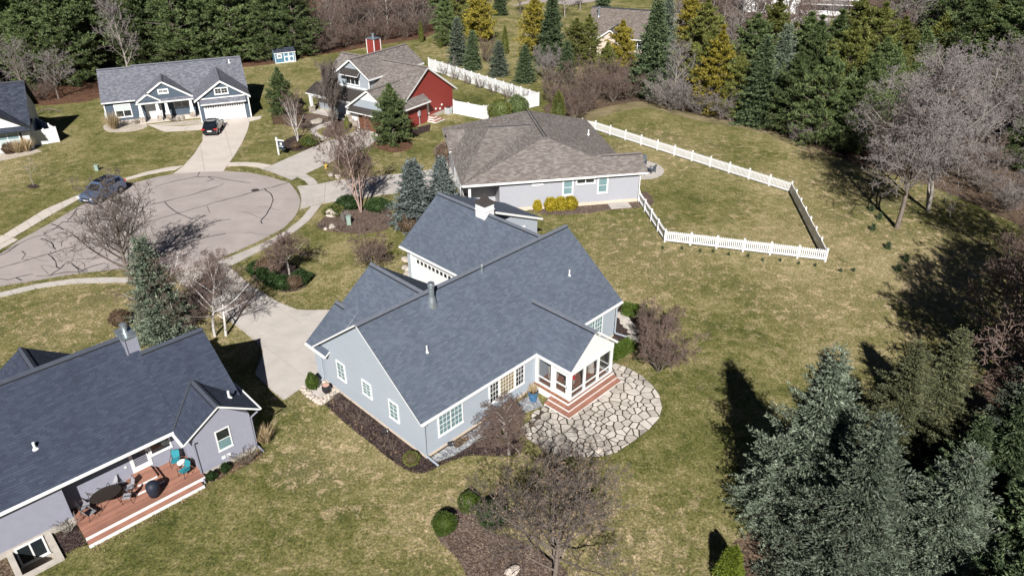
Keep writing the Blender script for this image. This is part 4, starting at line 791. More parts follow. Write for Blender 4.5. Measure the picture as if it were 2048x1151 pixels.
# ------------------------------------------------------------------ fences
VINYL = plain('white_vinyl', (0.82, 0.82, 0.83), 0.4, 0, 0.5, 0.02)
def post_mesh(h, w):
    b = B(); b.box(-w / 2, w / 2, -w / 2, w / 2, 0, h); c = w * .66
    b.box(-c, c, -c, c, h, h + .03); t = [(-c, -c, h + .03), (c, -c, h + .03), (c, c, h + .03), (-c, c, h + .03)]
    for i in range(4): b.face([t[i], t[(i + 1) % 4], (0, 0, h + .1)])
    return b.mesh('fence_post', VINYL)
PICKET = B().extr([(-.045, -.011, .12), (.045, -.011, .12), (.045, -.011, 1.08), (0, -.011, 1.14), (-.045, -.011, 1.08)], (0, .022, 0)).mesh('picket', VINYL)
POST = post_mesh(1.22, .13); PPOST = post_mesh(1.85, .13)
def run(p, q, n): return [p.lerp(q, i / n) for i in range(n + 1)]
def picket_fence(p, q, n, label, first=True, last=True):
    P = run(p, q, n); d = (q - p).normalized(); a = math.atan2(d.y, d.x); root = emp('picket_fence', label, 'fence', p, a, 'white picket fence sides'); L = (q - p).length
    for i in range(n + 1):
        if (i == 0 and not first) or (i == n and not last): continue
        link('post', POST, root, (L * i / n, 0, 0))
    for i in range(n):
        x0 = L * i / n + .066; x1 = L * (i + 1) / n - .066
        for z in (.2, .9): B().box(x0, x1, -.035, .035, z, z + .09).out('rail', VINYL, root)
        k = max(1, int((x1 - x0) / .155)); s = (x1 - x0) / k
        for j in range(k): link('picket', PICKET, root, (x0 + s * (j + .5), -.047, 0))
    return root
FA, FB, FC, FD, FE, FF = G(1190.6, 260.8), G(1580.5, 385.5), G(1650, 523), G(1329, 484), G(1277, 404), G(1164, 256)
picket_fence(FA, FB, 11, 'long white picket fence along the far side of the enclosed lawn'); picket_fence(FB, FC, 7, 'white picket fence on the right side of the enclosed lawn', False)
picket_fence(FC, FD, 6, 'near white picket fence closing the enclosed lawn', False); picket_fence(FD, FE, 4, 'short white picket fence running to the corner of the brown roofed house', False); picket_fence(FF, FA, 1, 'single panel of picket fence at the far left corner of the enclosed lawn', True, False)
def privacy(p, q, n, label, h=1.8, first=True, last=True):
    d = (q - p).normalized(); a = math.atan2(d.y, d.x); root = emp('privacy_fence', label, 'fence', p, a, 'white privacy fences'); L = (q - p).length
    for i in range(n + 1):
        if (i == 0 and not first) or (i == n and not last): continue
        link('post', PPOST, root, (L * i / n, 0, 0))
    for i in range(n):
        x0 = L * i / n + .066; x1 = L * (i + 1) / n - .066; B().box(x0, x1, -.02, .02, .06, h - .1).out('panel', BATW, root)
        for z in (.03, h - .1): B().box(x0, x1, -.04, .04, z, z + .09).out('rail', VINYL, root)
    return root
privacy(G(858, 139), G(1077, 211.5), 14, 'long white privacy fence behind the red house'); privacy(G(1077, 211.5), G(968, 239), 6, 'white privacy fence half hidden by round green bushes', first=False); privacy(G(968, 239), G(908, 227), 2, 'short white privacy fence joined to the red wall', first=False)
privacy(G(119, 283.5), G(43, 244), 6, 'tall white privacy fence running back from the far left house'); privacy(G(119, 283.5), G(72, 291.5), 2, 'front panel of white privacy fence beside the far left house', first=False)

# ------------------------------------------------------------------ plants: meshes
def quads(name, V, F, mat):
    me = bpy.data.meshes.new(name); me.vertices.add(len(V)); me.vertices.foreach_set('co', np.asarray(V, np.float32).ravel())
    F = np.asarray(F, np.int32); me.loops.add(F.size); me.loops.foreach_set('vertex_index', F.ravel()); me.polygons.add(len(F))
    me.polygons.foreach_set('loop_start', np.arange(0, F.size, F.shape[1], dtype=np.int32)); me.polygons.foreach_set('loop_total', np.full(len(F), F.shape[1], np.int32))
    me.materials.append(mat); me.update(calc_edges=True); me.validate(); return me
def orth(D):
    a = np.where(np.abs(D[:, 2:3]) < .9, np.array([[0, 0, 1.]]), np.array([[1., 0, 0]])); s = np.cross(D, a); s /= np.linalg.norm(s, axis=1)[:, None] + 1e-9; return s, np.cross(s, D)
def seg_mesh(name, segs, n, mat):
    S = np.array(segs); P, Q, r0, r1 = S[:, :3], S[:, 3:6], S[:, 6:7], S[:, 7:8]; D = Q - P; D /= np.linalg.norm(D, axis=1)[:, None] + 1e-9; s, t = orth(D)
    V = []
    for C, r in ((P, r0), (Q, r1)):
        for i in range(n):
            a = 2 * math.pi * i / n; V.append(C + s * (r * math.cos(a)) + t * (r * math.sin(a)))
    m = len(S); V = np.stack(V, 1).reshape(-1, 3); base = np.arange(m)[:, None] * 2 * n
    F = np.concatenate([np.concatenate([base + i, base + (i + 1) % n, base + n + (i + 1) % n, base + n + i], 1) for i in range(n)], 0); return quads(name, V, F, mat)
def leaf_mesh(name, P, D, Lg, W, mat, rng):
    D = D / (np.linalg.norm(D, axis=1)[:, None] + 1e-9); s, t = orth(D); a = rng.uniform(0, 2 * math.pi, len(P))[:, None]; s = s * np.cos(a) + t * np.sin(a)
    Lg = np.broadcast_to(np.asarray(Lg, float).reshape(-1, 1), (len(P), 1)); W = np.broadcast_to(np.asarray(W, float).reshape(-1, 1), (len(P), 1))
    V = np.stack([P, P + D * Lg * .45 + s * W / 2, P + D * Lg, P + D * Lg * .45 - s * W / 2], 1).reshape(-1, 3); F = np.arange(len(P) * 4).reshape(-1, 4); return quads(name, V, F, mat)
def foliage(name, a, b, c=None, rough=0.6, obj=0.25):
    s = N(name); g = s.n('NewGeometry').outputs['Random Per Island']; oi = s.n('ObjectInfo').outputs['Random']
    k = s.ramp(g, [(0.0, a), (0.6, b), (1.0, c or b)]); k = s.mix(1.0, k, s.ramp(oi, [(0.0, 1 - obj), (1.0, 1 + obj)]), 'MULTIPLY')
    return s.fin(k, rough, 0, 0.25)
def bark(name, a, b, sc=9.0):
    s = N(name); v = s.co(); mp = s.n('Mapping'); mp.inputs['Scale'].default_value = (1, 1, .25); s.l(v, mp.inputs[0]); f = s.noise(mp.outputs[0], sc, 5, .7); s.bump(f, .6, .02); return s.fin(s.ramp(f, [(.3, a), (.7, b)]), .9, 0, .15)
BARK = bark('bark_grey_brown', (.09, .07, .058), (.25, .21, .18)); BARKD = bark('bark_dark', (.03, .024, .02), (.09, .07, .058)); BARKL = bark('bark_pale_grey', (.20, .175, .155), (.44, .40, .36)); TWIG = bark('twig_brown', (.105, .085, .075), (.215, .178, .158), 2); TWIGP = bark('twig_mauve_grey', (.19, .165, .16), (.36, .32, .305), 2); TWIGR = bark('twig_reddish', (.12, .085, .07), (.23, .165, .14), 2); BIRCH = bark('birch_white', (.40, .37, .35), (.76, .73, .70), 5); PINKB = bark('birch_salmon', (.30, .20, .16), (.58, .44, .38), 6)
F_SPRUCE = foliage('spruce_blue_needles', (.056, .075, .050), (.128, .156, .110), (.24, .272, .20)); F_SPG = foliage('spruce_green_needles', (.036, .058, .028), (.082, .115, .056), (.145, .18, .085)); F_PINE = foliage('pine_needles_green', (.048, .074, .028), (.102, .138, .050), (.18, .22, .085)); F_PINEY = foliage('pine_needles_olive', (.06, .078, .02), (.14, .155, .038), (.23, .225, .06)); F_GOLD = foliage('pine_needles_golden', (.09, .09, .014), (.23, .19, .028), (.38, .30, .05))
F_BOX = foliage('boxwood_leaves', (.026, .046, .007), (.062, .098, .014), (.11, .155, .028)); F_YEL = foliage('yellow_juniper', (.16, .13, .012), (.36, .28, .02), (.50, .40, .04)); F_LIME = foliage('lime_juniper', (.05, .075, .008), (.13, .17, .018), (.24, .28, .035)); F_SILV = foliage('spruce_silver_blue', (.07, .092, .085), (.155, .185, .175), (.27, .305, .295)); F_OLV = foliage('spruce_olive_tips', (.055, .066, .034), (.118, .13, .066), (.21, .20, .10)); F_YEW = foliage('yew_leaves', (.012, .028, .008), (.026, .052, .014), (.05, .082, .024)); F_BROWN = foliage('brown_shrub_leaves', (.05, .035, .022), (.12, .08, .05), (.19, .13, .085)); F_LEAFT = foliage('dead_leaves_tan', (.26, .15, .07), (.42, .27, .15), (.55, .40, .25)); F_STRAW = foliage('straw', (.30, .21, .11), (.47, .35, .20), (.60, .48, .30))

def grow_bare(seed, h, stems=1, r0=.16, first=.22, nb=(13, 6, 5, 4), spread=50, up=.35, lenf=(.55, .5, .5, .5), wig=.12, lean=.0, stemspread=14, rmin=.006):
    rnd = random.Random(seed); thick = []; thin = []
    def rv(k): return Vector((rnd.gauss(0, k), rnd.gauss(0, k), rnd.gauss(0, k)))
    def grow(p, d, L, r, lv):
        n = (7, 5, 4, 3, 2)[lv]; pts = [p.copy()]; q = p.copy(); dd = d.normalized()
        for i in range(n):
            dd = (dd + rv(wig * (.45 if lv == 0 else 1)) + Vector((0, 0, up * (.10 if lv == 0 else .22) * (1 if lv else .5)))).normalized(); q = q + dd * (L / n); pts.append(q.copy())
        re = max(rmin, r * (.28 if lv == 0 else .35))
        for i in range(n):
            a = r + (re - r) * i / n; c = r + (re - r) * (i + 1) / n; (thick if lv <= 1 else thin).append((*pts[i], *pts[i + 1], a, c))
        if lv >= len(nb): return
        m = nb[lv]
        for j in range(m):
            t = (first if lv == 0 else .25) + (1 - (first if lv == 0 else .25)) * ((j + rnd.random() * .9) / m); t = min(t, .99); i = int(t * n); pos = pts[i].lerp(pts[i + 1], t * n - i); ax = (pts[i + 1] - pts[i]).normalized()
            side = ax.orthogonal().normalized(); side.rotate(Matrix.Rotation((j * 2.4 + rnd.uniform(-.5, .5)), 3, ax)); an = R(spread * rnd.uniform(.7, 1.25) * (1 - .35 * t if lv == 0 else 1))
            nd = ax * math.cos(an) + side * math.sin(an); taper = (1 - .62 * t) if lv == 0 else (1 - .45 * t)
            grow(pos, nd, L * lenf[lv] * taper * rnd.uniform(.75, 1.2), max(rmin, (r + (re - r) * t) * .55), lv + 1)
    for k in range(stems):
        a = 2 * math.pi * k / stems + rnd.random(); s = R(stemspread) * (1 if stems > 1 else 0)
        d = Vector((math.cos(a) * math.sin(s) + lean, math.sin(a) * math.sin(s), math.cos(s))); grow(Vector((math.cos(a) * .03 * (stems > 1), math.sin(a) * .03 * (stems > 1), -.05)), d, h * rnd.uniform(.82, 1.0 if stems > 1 else .83) * (1 if stems > 1 else 1.0), r0 * (1 if stems == 1 else .6), 0)
    return thick, thin
def bare(seed, h, bm_=None, tm=None, leaves=0, **k):
    th, tn = grow_bare(seed, h, **k); parts = [('trunk', seg_mesh('bare_trunk', th, 6, bm_ or BARK)), ('crown', seg_mesh('bare_twigs', tn, 3, tm or TWIG))]
    if leaves:
        rng = np.random.default_rng(seed); S = np.array(tn); i = rng.integers(0, len(S), leaves); P = S[i, 3:6]; parts.append(('leaves', leaf_mesh('clinging_leaves', P, rng.normal(size=(leaves, 3)), .075, .045, F_LEAFT, rng)))
    return parts, h
def spruce(seed, h, rad, mat, wh=30, nb=9, tw=12, nd=8, ln=.24, wd=.07, base=.25):
    rng = np.random.default_rng(seed); P = []; D = []; LG = []; br = [(0, 0, -.1, 0, 0, h * .97, .018 * h, .01)]; lim = []
    for k in range(wh):
        t = (k + rng.uniform(-.3, .3)) / wh; t = min(max(t, 0), .985); z = base + (h - base) * t ** .93
        Lb = rad * (1 - t) ** .85 + .10 + .12 * t; n = max(4, int(nb * (1 - .45 * t)))
        for j in range(n):
            a = 2 * math.pi * (j + rng.uniform(-.3, .3)) / n + k * 1.3; L = Lb * rng.uniform(.72, 1.12); el = math.radians(-14 + 46 * t ** 1.4 + rng.normal(0, 5)); hd = np.array([math.cos(a), math.sin(a), 0]); o = np.array([0, 0, z]); m = max(3, int(tw * (L / rad) ** .6)); pts = []
            for i in range(7):
                s = i / 6; pts.append(o + hd * (L * s * math.cos(el)) + np.array([0, 0, L * (s * math.sin(el) - .10 * s * (1 - s) * 2 + .10 * s * s)]))
            lim += [(*pts[i], *pts[i + 1], max(.005, .010 * L * (1 - i / 6)), max(.004, .010 * L * (1 - (i + 1) / 6))) for i in range(6)]
            sd = np.array([-hd[1], hd[0], 0])
            for i in range(m):
                s = .22 + .78 * (i + rng.random() * .7) / m; s = min(s, 1.0); q = s * 6; ii = min(int(q), 5); p = pts[ii] + (pts[ii + 1] - pts[ii]) * (q - ii); ax = pts[ii + 1] - pts[ii]; ax = ax / np.linalg.norm(ax)
                for sg in ((-1, 1) if i < m - 1 else (0,)):
                    d = ax * (.75 if sg else 1) + sd * sg * .75 + np.array([0, 0, rng.normal(-.02, .10)]); d /= np.linalg.norm(d); tl = max(.16, L * .34 * (1.12 - s)) * rng.uniform(.7, 1.25); c = max(2, int(nd * min(1.6, tl / .5) + 1))
                    f = rng.uniform(.02, 1, c)[:, None]; P.append(p + d * tl * f + rng.normal(0, .015, (c, 3))); D.append(d * .9 + rng.normal(0, .42, (c, 3)) + np.array([0, 0, .22])); LG.append(rng.uniform(.65, 1.2, c) * ln)
    n = int(1300 * h); tt = rng.uniform(0, .93, n) ** 1.25; rr = rad * (1 - tt) ** .85 * np.sqrt(rng.uniform(0, 1, n)) * .55; aa = rng.uniform(0, 2 * math.pi, n); P.append(np.stack([rr * np.cos(aa), rr * np.sin(aa), base + (h - base) * tt], 1)); D.append(np.stack([np.cos(aa), np.sin(aa), rng.normal(0, .3, n)], 1) + rng.normal(0, .3, (n, 3))); LG.append(np.full(n, ln * 1.7))
    P = np.concatenate(P); D = np.concatenate(D); LG = np.concatenate(LG)
    return [('trunk', seg_mesh('conifer_trunk', br + lim, 4, BARKD)), ('crown', leaf_mesh('conifer_needles', P, D, LG, wd * LG / ln, mat, rng))], h
def pine(seed, h, rad, mat, wh=16, nb=6, cl=13, nd=13, ln=.42, wd=.075, base=1.2, shape=.6):
    rng = np.random.default_rng(seed); P = []; D = []; br = [(0, 0, -.1, 0, 0, h * .96, .018 * h, .02)]
    for k in range(wh):
        t = (k + rng.uniform(-.3, .3)) / wh; t = min(max(t, 0), .98); z = base + (h - base) * t; Lb = rad * (math.sin(math.pi * min(1, (t * .8 + .28))) ** shape) * (1 - t ** 4 * .55)
        for j in range(max(4, int(nb * (1 - .3 * t)))):
            a = 2 * math.pi * j / nb + k * 2.1 + rng.uniform(-.5, .5); L = Lb * rng.uniform(.55, 1.2); el = math.radians(4 + 48 * t + rng.normal(0, 8)); hd = np.array([math.cos(a) * math.cos(el), math.sin(a) * math.cos(el), math.sin(el)]); o = np.array([0, 0, z]); e = o + hd * L; br.append((*o, *e, .02 * L + .01, .008))
            sd = np.cross(hd, [0, 0, 1]); sd /= np.linalg.norm(sd)
            for i in range(cl):
                s = .28 + .74 * (i + rng.random()) / cl; q = o + hd * L * s + sd * rng.normal(0, .26 * L * .5) + np.array([0, 0, rng.normal(.05, .13 * L * .5)]); m = nd; v = rng.normal(0, 1, (m, 3)); v[:, 2] = np.abs(v[:, 2]) * .8 + .1; P.append(np.repeat(q[None], m, 0) + rng.normal(0, .07, (m, 3))); D.append(v + hd * .7)
    P = np.concatenate(P); D = np.concatenate(D)
    return [('trunk', seg_mesh('pine_trunk', br, 5, BARK)), ('crown', leaf_mesh('pine_tufts', P, D, rng.uniform(.6, 1.15, len(P)) * ln, wd, mat, rng))], h
def ball(seed, h, rad, mat, n=3200, ln=.10, wd=.05, shape=1.0, core=.86, lump=.05):
    rng = np.random.default_rng(seed); d = rng.normal(0, 1, (n, 3)); d /= np.linalg.norm(d, axis=1)[:, None]; ph = rng.uniform(0, 6, 6)
    f = 1 + lump * (np.sin(d[:, 0] * 5 + ph[0]) + np.sin(d[:, 1] * 6 + ph[1]) + np.sin(d[:, 2] * 7 + ph[2])); r = rng.uniform(.84, 1.02, n)[:, None] * f[:, None]; P = d * r; zz = P[:, 2]; k = 1 - (1 - shape) * (zz + 1) / 2; P = np.stack([P[:, 0] * rad * k, P[:, 1] * rad * k, (zz + 1) / 2 * h], 1)
    keep = P[:, 2] > .02; P = P[keep]; D = d[keep] + rng.normal(0, .55, (len(P), 3)) + np.array([0, 0, .25]); b = B(); prof = []
    for i in range(9):
        a = math.pi * i / 8; z = (1 - math.cos(a)) / 2; prof.append((max(.01, rad * core * math.sin(a) * (1 - (1 - shape) * z)), .04 + z * (h - .04) * .93))
    b.lathe(prof, 14)
    return [('foliage', leaf_mesh('shrub_leaves', P, D, rng.uniform(.6, 1.2, len(P)) * ln, wd, mat, rng)), ('branches', b.mesh('shrub_core', mat, True))], h
def grass_tuft(seed, h, n=420, spread=.45, mat=None):
    rng = np.random.default_rng(seed); a = rng.uniform(0, 2 * math.pi, n); r = np.abs(rng.normal(0, .13, n)); P = np.stack([r * np.cos(a), r * np.sin(a), np.zeros(n)], 1); D = np.stack([np.cos(a) * np.abs(rng.normal(0, spread, n)), np.sin(a) * np.abs(rng.normal(0, spread, n)), np.ones(n)], 1); return [('blades', leaf_mesh('grass_blades', P, D, rng.uniform(.6, 1.1, n) * h, .035, mat or F_STRAW, rng))], h
PR = {}
def proto(key, fn): PR[key] = fn
def plant(key, name, label, cat, px=None, h=None, wd=1.0, rz=None, mats=None, group=None, at=None, tilt=0):
    if callable(PR[key]): PR[key] = PR[key]()
    parts, h0 = PR[key]; p = at if at is not None else G(*px); s = (h or h0) / h0
    rnd = random.Random(int(p.x * 97 + p.y * 31)); rz = rnd.uniform(0, 6.28) if rz is None else rz
    o = emp(name, label, cat, (p.x, p.y, 0.0), rz, group); o.scale = (s * wd, s * wd, s)
    if tilt: o.rotation_euler[1] = tilt
    for nm, me in parts:
        c = link(nm, me, o)
        if mats and nm in mats: c.material_slots[0].link = 'OBJECT'; c.material_slots[0].material = mats[nm]
    return o
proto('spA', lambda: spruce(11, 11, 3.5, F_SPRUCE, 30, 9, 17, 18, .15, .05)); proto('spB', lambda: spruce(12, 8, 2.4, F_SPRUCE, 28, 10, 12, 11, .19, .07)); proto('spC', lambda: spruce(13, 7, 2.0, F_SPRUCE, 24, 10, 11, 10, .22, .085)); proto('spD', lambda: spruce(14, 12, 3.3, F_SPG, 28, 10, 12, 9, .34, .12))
for i in range(4): proto('pn%d' % i, lambda i=i: pine(20 + i, 14, (4.2, 3.8, 4.6, 4.0)[i], F_PINE, 21, 8, 15, 15, .52, .095, .6, (.6, .8, .5, .7)[i]))
proto('yp0', lambda: pine(31, 7, 2.3, F_PINE, 18, 9, 13, 12, .34, .09, .15, .75)); proto('cone', lambda: ball(32, 6, 1.5, F_PINE, 6500, .34, .1, .3, .78, .12)); proto('arb', lambda: ball(33, 4, .7, F_PINEY, 2600, .25, .08, .2, .8))
proto('big0', lambda: bare(41, 15, BARKL, TWIGP, stems=2, stemspread=7, nb=(16, 9, 8, 6), spread=60, first=.25, r0=.26, rmin=.014, up=.22, lenf=(.62, .55, .5, .5))); proto('big1', lambda: bare(42, 12, BARK, TWIGP, nb=(18, 9, 8, 6), spread=58, first=.24, r0=.2, rmin=.013, up=.22, lenf=(.64, .55, .5, .5))); proto('shd', lambda: bare(47, 13, BARK, TWIGR, nb=(22, 10, 8, 5), spread=60, first=.16, r0=.2, rmin=.024, up=.3, lenf=(.66, .55, .5, .5))); proto('str', lambda: bare(43, 8, BARK, TWIG, nb=(24, 8, 7, 5), spread=58, first=.12, r0=.15, rmin=.010, up=.6, lenf=(.72, .5, .48, .45)))
proto('near', lambda: bare(44, 9, BARK, TWIG, leaves=2600, nb=(20, 9, 8, 6), spread=50, first=.14, r0=.13, rmin=.0085, up=.55, lenf=(.85, .52, .5, .45))); proto('orn', lambda: bare(45, 3.2, BARKL, TWIGR, nb=(18, 9, 8, 6), spread=78, first=.45, r0=.08, rmin=.007, up=.05, lenf=(.85, .55, .5, .45)))
for i in range(3): proto('shr%d' % i, lambda i=i: bare(50 + i, 3.5, BARK, TWIGR, stems=9, nb=(8, 7, 6, 4), spread=42, first=.12, r0=.055, rmin=.008, up=.15, stemspread=(38, 30, 42)[i], lenf=(.5, .55, .5, .5)))
for i in range(3): proto('thk%d' % i, lambda i=i: bare(60 + i, 5, BARK, TWIGR, stems=12, nb=(7, 6, 5), spread=42, first=.1, r0=.06, rmin=.014, up=.15, stemspread=(36, 30, 42)[i], lenf=(.5, .5, .5)))
for i in range(3): proto('far%d' % i, lambda i=i: bare(70 + i, 11, (BARK, BARKL, BARK)[i], TWIG, nb=(16, 7, 6), spread=52, first=.18, r0=.16, rmin=.02, up=.3, lenf=(.62, .55, .5))); 
proto('bir', lambda: bare(80, 7, BIRCH, TWIGR, nb=(11, 9, 8, 5), spread=62, first=.25, r0=.12, rmin=.008, up=.25, lenf=(.74, .54, .5, .5))); proto('clump', lambda: bare(81, 9, PINKB, TWIGR, stems=6, nb=(12, 7, 6, 4), spread=42, first=.28, r0=.12, rmin=.010, up=.3, stemspread=15, lenf=(.42, .52, .5, .5))); proto('bir2', lambda: bare(82, 6, BIRCH, TWIGR, stems=3, nb=(8, 5, 4, 3), spread=40, first=.25, r0=.10, rmin=.008, up=.4, stemspread=12)); proto('dense', lambda: bare(83, 6, BARK, TWIG, stems=5, nb=(16, 8, 7, 3), spread=26, first=.1, r0=.09, rmin=.012, up=.6, stemspread=9)); proto('sap', lambda: bare(84, 2.6, BARKL, TWIGP, nb=(7, 4, 3), spread=45, first=.4, r0=.03, rmin=.006, up=.5))
proto('box', lambda: ball(90, 1.4, .78, F_BOX, 4200, .10, .05)); proto('yel', lambda: ball(91, 1.4, .75, F_YEL, 2000, .2, .07, .8)); proto('low', lambda: ball(92, .9, .9, F_YEW, 2200, .16, .06, .75, .8, .09)); proto('brn', lambda: ball(93, .9, .6, F_BROWN, 1500, .14, .04)); proto('grs', lambda: grass_tuft(94, 1.5)); proto('sed', lambda: spruce(95, .9, .35, F_SPG, 8, 6, 4, 4, .12, .05, .05)); proto('dry', lambda: bare(96, .8, BARK, TWIGR, stems=10, nb=(5, 4), spread=40, r0=.02, rmin=.005, stemspread=38, first=.15)); proto('cnb', lambda: ball(97, 1.2, .5, F_BOX, 1900, .1, .045, .35))

# ------------------------------------------------------------------ plants: places
OL = {'crown': F_PINEY}; GD = {'crown': F_GOLD}; GS = {'crown': F_SPG}; ORD = ['first', 'second', 'third', 'fourth', 'fifth', 'sixth', 'seventh', 'eighth', 'ninth', 'tenth', 'eleventh', 'twelfth', 'thirteenth', 'fourteenth', 'fifteenth', 'sixteenth', 'seventeenth', 'eighteenth', 'nineteenth', 'twentieth']
# spruces lower right
plant('spA', 'spruce_tree', 'largest blue spruce casting a long pointed shadow on the lawn', 'tree', at=Vector((14.6, 27.0, 0)), h=11.2, rz=.5, wd=1.12)
plant('spA', 'spruce_tree', 'blue grey spruce in front of the largest one, brown tinged twigs', 'tree', at=Vector((15.3, 23.2, 0)), h=10.6, wd=1.15, rz=2.2)
plant('spA', 'spruce_tree', 'blue green spruce at the right of the largest spruce', 'tree', at=Vector((18.9, 22.6, 0)), h=9.4, rz=4.0, wd=1.2)
plant('spA', 'spruce_tree', 'olive tipped spruce behind the blue spruces, left one of two', 'tree', at=Vector((21.6, 32.2, 0)), h=8.0, rz=1.0, mats={'crown': F_OLV}, wd=1.2); plant('spA', 'spruce_tree', 'olive tipped spruce behind the blue spruces, right one of two', 'tree', at=Vector((25.0, 34.0, 0)), h=7.6, rz=3.0, mats={'crown': F_OLV}, wd=1.25)
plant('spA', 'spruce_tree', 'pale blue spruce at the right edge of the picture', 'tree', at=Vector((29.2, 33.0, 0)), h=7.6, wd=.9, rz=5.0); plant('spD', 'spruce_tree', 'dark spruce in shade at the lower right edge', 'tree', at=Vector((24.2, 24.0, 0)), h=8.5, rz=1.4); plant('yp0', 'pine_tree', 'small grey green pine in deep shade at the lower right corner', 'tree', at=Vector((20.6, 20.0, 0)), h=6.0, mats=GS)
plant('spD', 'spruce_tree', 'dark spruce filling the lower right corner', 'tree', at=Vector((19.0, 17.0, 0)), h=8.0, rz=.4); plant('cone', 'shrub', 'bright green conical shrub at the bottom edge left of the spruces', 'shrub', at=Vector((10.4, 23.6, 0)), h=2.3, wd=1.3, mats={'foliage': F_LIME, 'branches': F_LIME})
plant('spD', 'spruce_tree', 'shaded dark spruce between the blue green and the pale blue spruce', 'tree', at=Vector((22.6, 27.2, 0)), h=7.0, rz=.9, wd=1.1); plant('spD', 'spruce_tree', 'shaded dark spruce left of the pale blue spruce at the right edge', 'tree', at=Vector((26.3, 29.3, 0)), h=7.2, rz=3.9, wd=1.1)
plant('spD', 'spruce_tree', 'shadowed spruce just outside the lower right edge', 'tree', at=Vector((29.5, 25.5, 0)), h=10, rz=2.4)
# left spruce, birches, street tree
plant('spB', 'spruce_tree', 'blue spruce beside the driveway behind the near left house', 'tree', at=Vector((-25.2, 44.6, 0)), h=8.0, rz=.3, wd=1.12); plant('str', 'bare_tree', 'bare street tree with fanned branches over the road', 'tree', px=(262, 566), h=9.2, rz=.6, wd=1.05)
plant('bir', 'birch_tree', 'white birch with forked top between the spruce and the driveway', 'tree', px=(430, 672), h=6.6, rz=1.0); plant('bir', 'birch_tree', 'white birch nearest to the driveway', 'tree', px=(452, 671), h=6.2, rz=2.9); plant('bir', 'birch_tree', 'white birch rising behind the ridge of the near left house', 'tree', px=(372, 668), h=6.8, rz=4.4); plant('brn', 'shrub', 'low brown bush at the foot of the blue spruce', 'shrub', px=(243, 648), h=1.1)
# front yard
plant('clump', 'birch_tree', 'tall salmon barked birch clump in the mulch island', 'tree', px=(722, 424), h=9.4, rz=.4)
plant('spC', 'spruce_tree', 'blue spruce left of the garage wing', 'tree', px=(832, 452), h=6.6, rz=.2, wd=1.45, mats={'crown': F_SILV}); plant('spC', 'spruce_tree', 'smaller blue spruce in front of the dark porch', 'tree', px=(886, 412), h=5.2, rz=1.5, wd=1.35, mats={'crown': F_SILV}); plant('shr0', 'bare_shrub', 'wide bare shrub on the lawn left of the garage', 'shrub', px=(748, 530), h=3.0); plant('orn', 'bare_tree', 'small bare tree in the clipped shrub island', 'tree', px=(581, 560), h=4.2, rz=1); plant('brn', 'shrub', 'brown leafless bush beside the blue spruce and garage roof', 'shrub', px=(822, 462), h=1.6)
for i, (x, y, hh, l) in enumerate(((668, 427, .8, 'left'), (697, 413, 1.0, 'middle'), (757, 418, 1.0, 'right'))): plant('low', 'evergreen_shrub', 'low spreading evergreen round the birch clump, %s one' % l, 'shrub', px=(x, y), h=hh, wd=1.35, mats={'foliage': F_YEW if i else F_PINEY}, group='evergreens round the birch clump')
for i, (x, y) in enumerate(((515, 545), (528, 558), (545, 567), (565, 574))): plant('low', 'evergreen_shrub', 'clipped green shrub in the hedge of the round island, %s from the left' % ORD[i], 'shrub', px=(x, y), h=.95, wd=.95, group='hedge of the round island')
plant('low', 'evergreen_shrub', 'clipped green shrub at the right of the small bare tree', 'shrub', px=(603, 563), h=.95); plant('brn', 'shrub', 'round brown bush in the clipped shrub island', 'shrub', px=(537, 545), h=1.3, wd=1.15); plant('brn', 'shrub', 'low round brown bush below the small bare tree', 'shrub', px=(590, 573), h=.9, wd=1.1)
for i, (x, y) in enumerate(((643, 455), (680, 458), (765, 447), (772, 430), (730, 462))): plant('dry', 'dry_plant', 'low dry brown plant in the birch island, %s from the left' % ORD[i], 'plant', px=(x, y), h=.8, group='dry plants in the birch island')
plant('grs', 'ornamental_grass', 'upright grey stalks beside the green utility box', 'plant', px=(692, 445), h=1.3, wd=.7, mats={'blades': TWIGP})
# big grey house planting
plant('orn', 'bare_tree', 'mushroom shaped bare tree in front of the rear wall', 'tree', px=(1018, 908), h=3.5, rz=2, wd=1.35); plant('low', 'evergreen_shrub', 'small yellow green plant behind the mushroom shaped tree', 'shrub', px=(1003, 880), h=.6, wd=.6, mats={'foliage': F_PINEY})
plant('shr1', 'bare_shrub', 'large bare multi stemmed shrub right of the patio', 'shrub', px=(1316, 742), h=4.0, wd=1.0); plant('shr0', 'bare_shrub', 'brown twiggy shrub behind the large bare shrub', 'shrub', px=(1312, 678), h=3.4, wd=.75); plant('near', 'bare_tree', 'spreading bare tree with clinging tan leaves at the bottom centre', 'tree', px=(1108, 1168), h=6.7, rz=.8, wd=1.45)
def hedge(p, q, w, h, label):
    b = B(); d = q - p; L = d.length; rng = np.random.default_rng(abs(int(p.x * 10))); n = int(900 * L * (w + h)); root = emp('hedge', label, 'hedge', p, math.atan2(d.y, d.x)); P = rng.uniform(0, 1, (n, 3)) * [L, w, h] - [0, w / 2, 0]; k = rng.integers(0, 4, n); P[k == 0, 2] = h; P[k == 1, 1] = w / 2; P[k == 2, 1] = -w / 2; e = rng.integers(0, 14, n); P[e == 0, 0] = 0; P[e == 1, 0] = L
    r = (P - [L / 2, 0, h * .4]) / [L, w, h]; link('foliage', leaf_mesh('hedge_leaves', P + rng.normal(0, .03, (n, 3)), r + rng.normal(0, .4, (n, 3)), .1, .05, F_BOX, rng), root); bb = B(); bb.box(.05, L - .05, -w / 2 + .06, w / 2 - .06, 0, h - .06); bb.out('branches', F_BOX, root); return root
hedge(G(1246, 626), G(1288, 634), .8, .8, 'clipped box hedge at the end of the stepping stones'); hedge(G(1222, 717), G(1262, 695), .8, .7, 'clipped box hedge between the porch and the stepping stones')
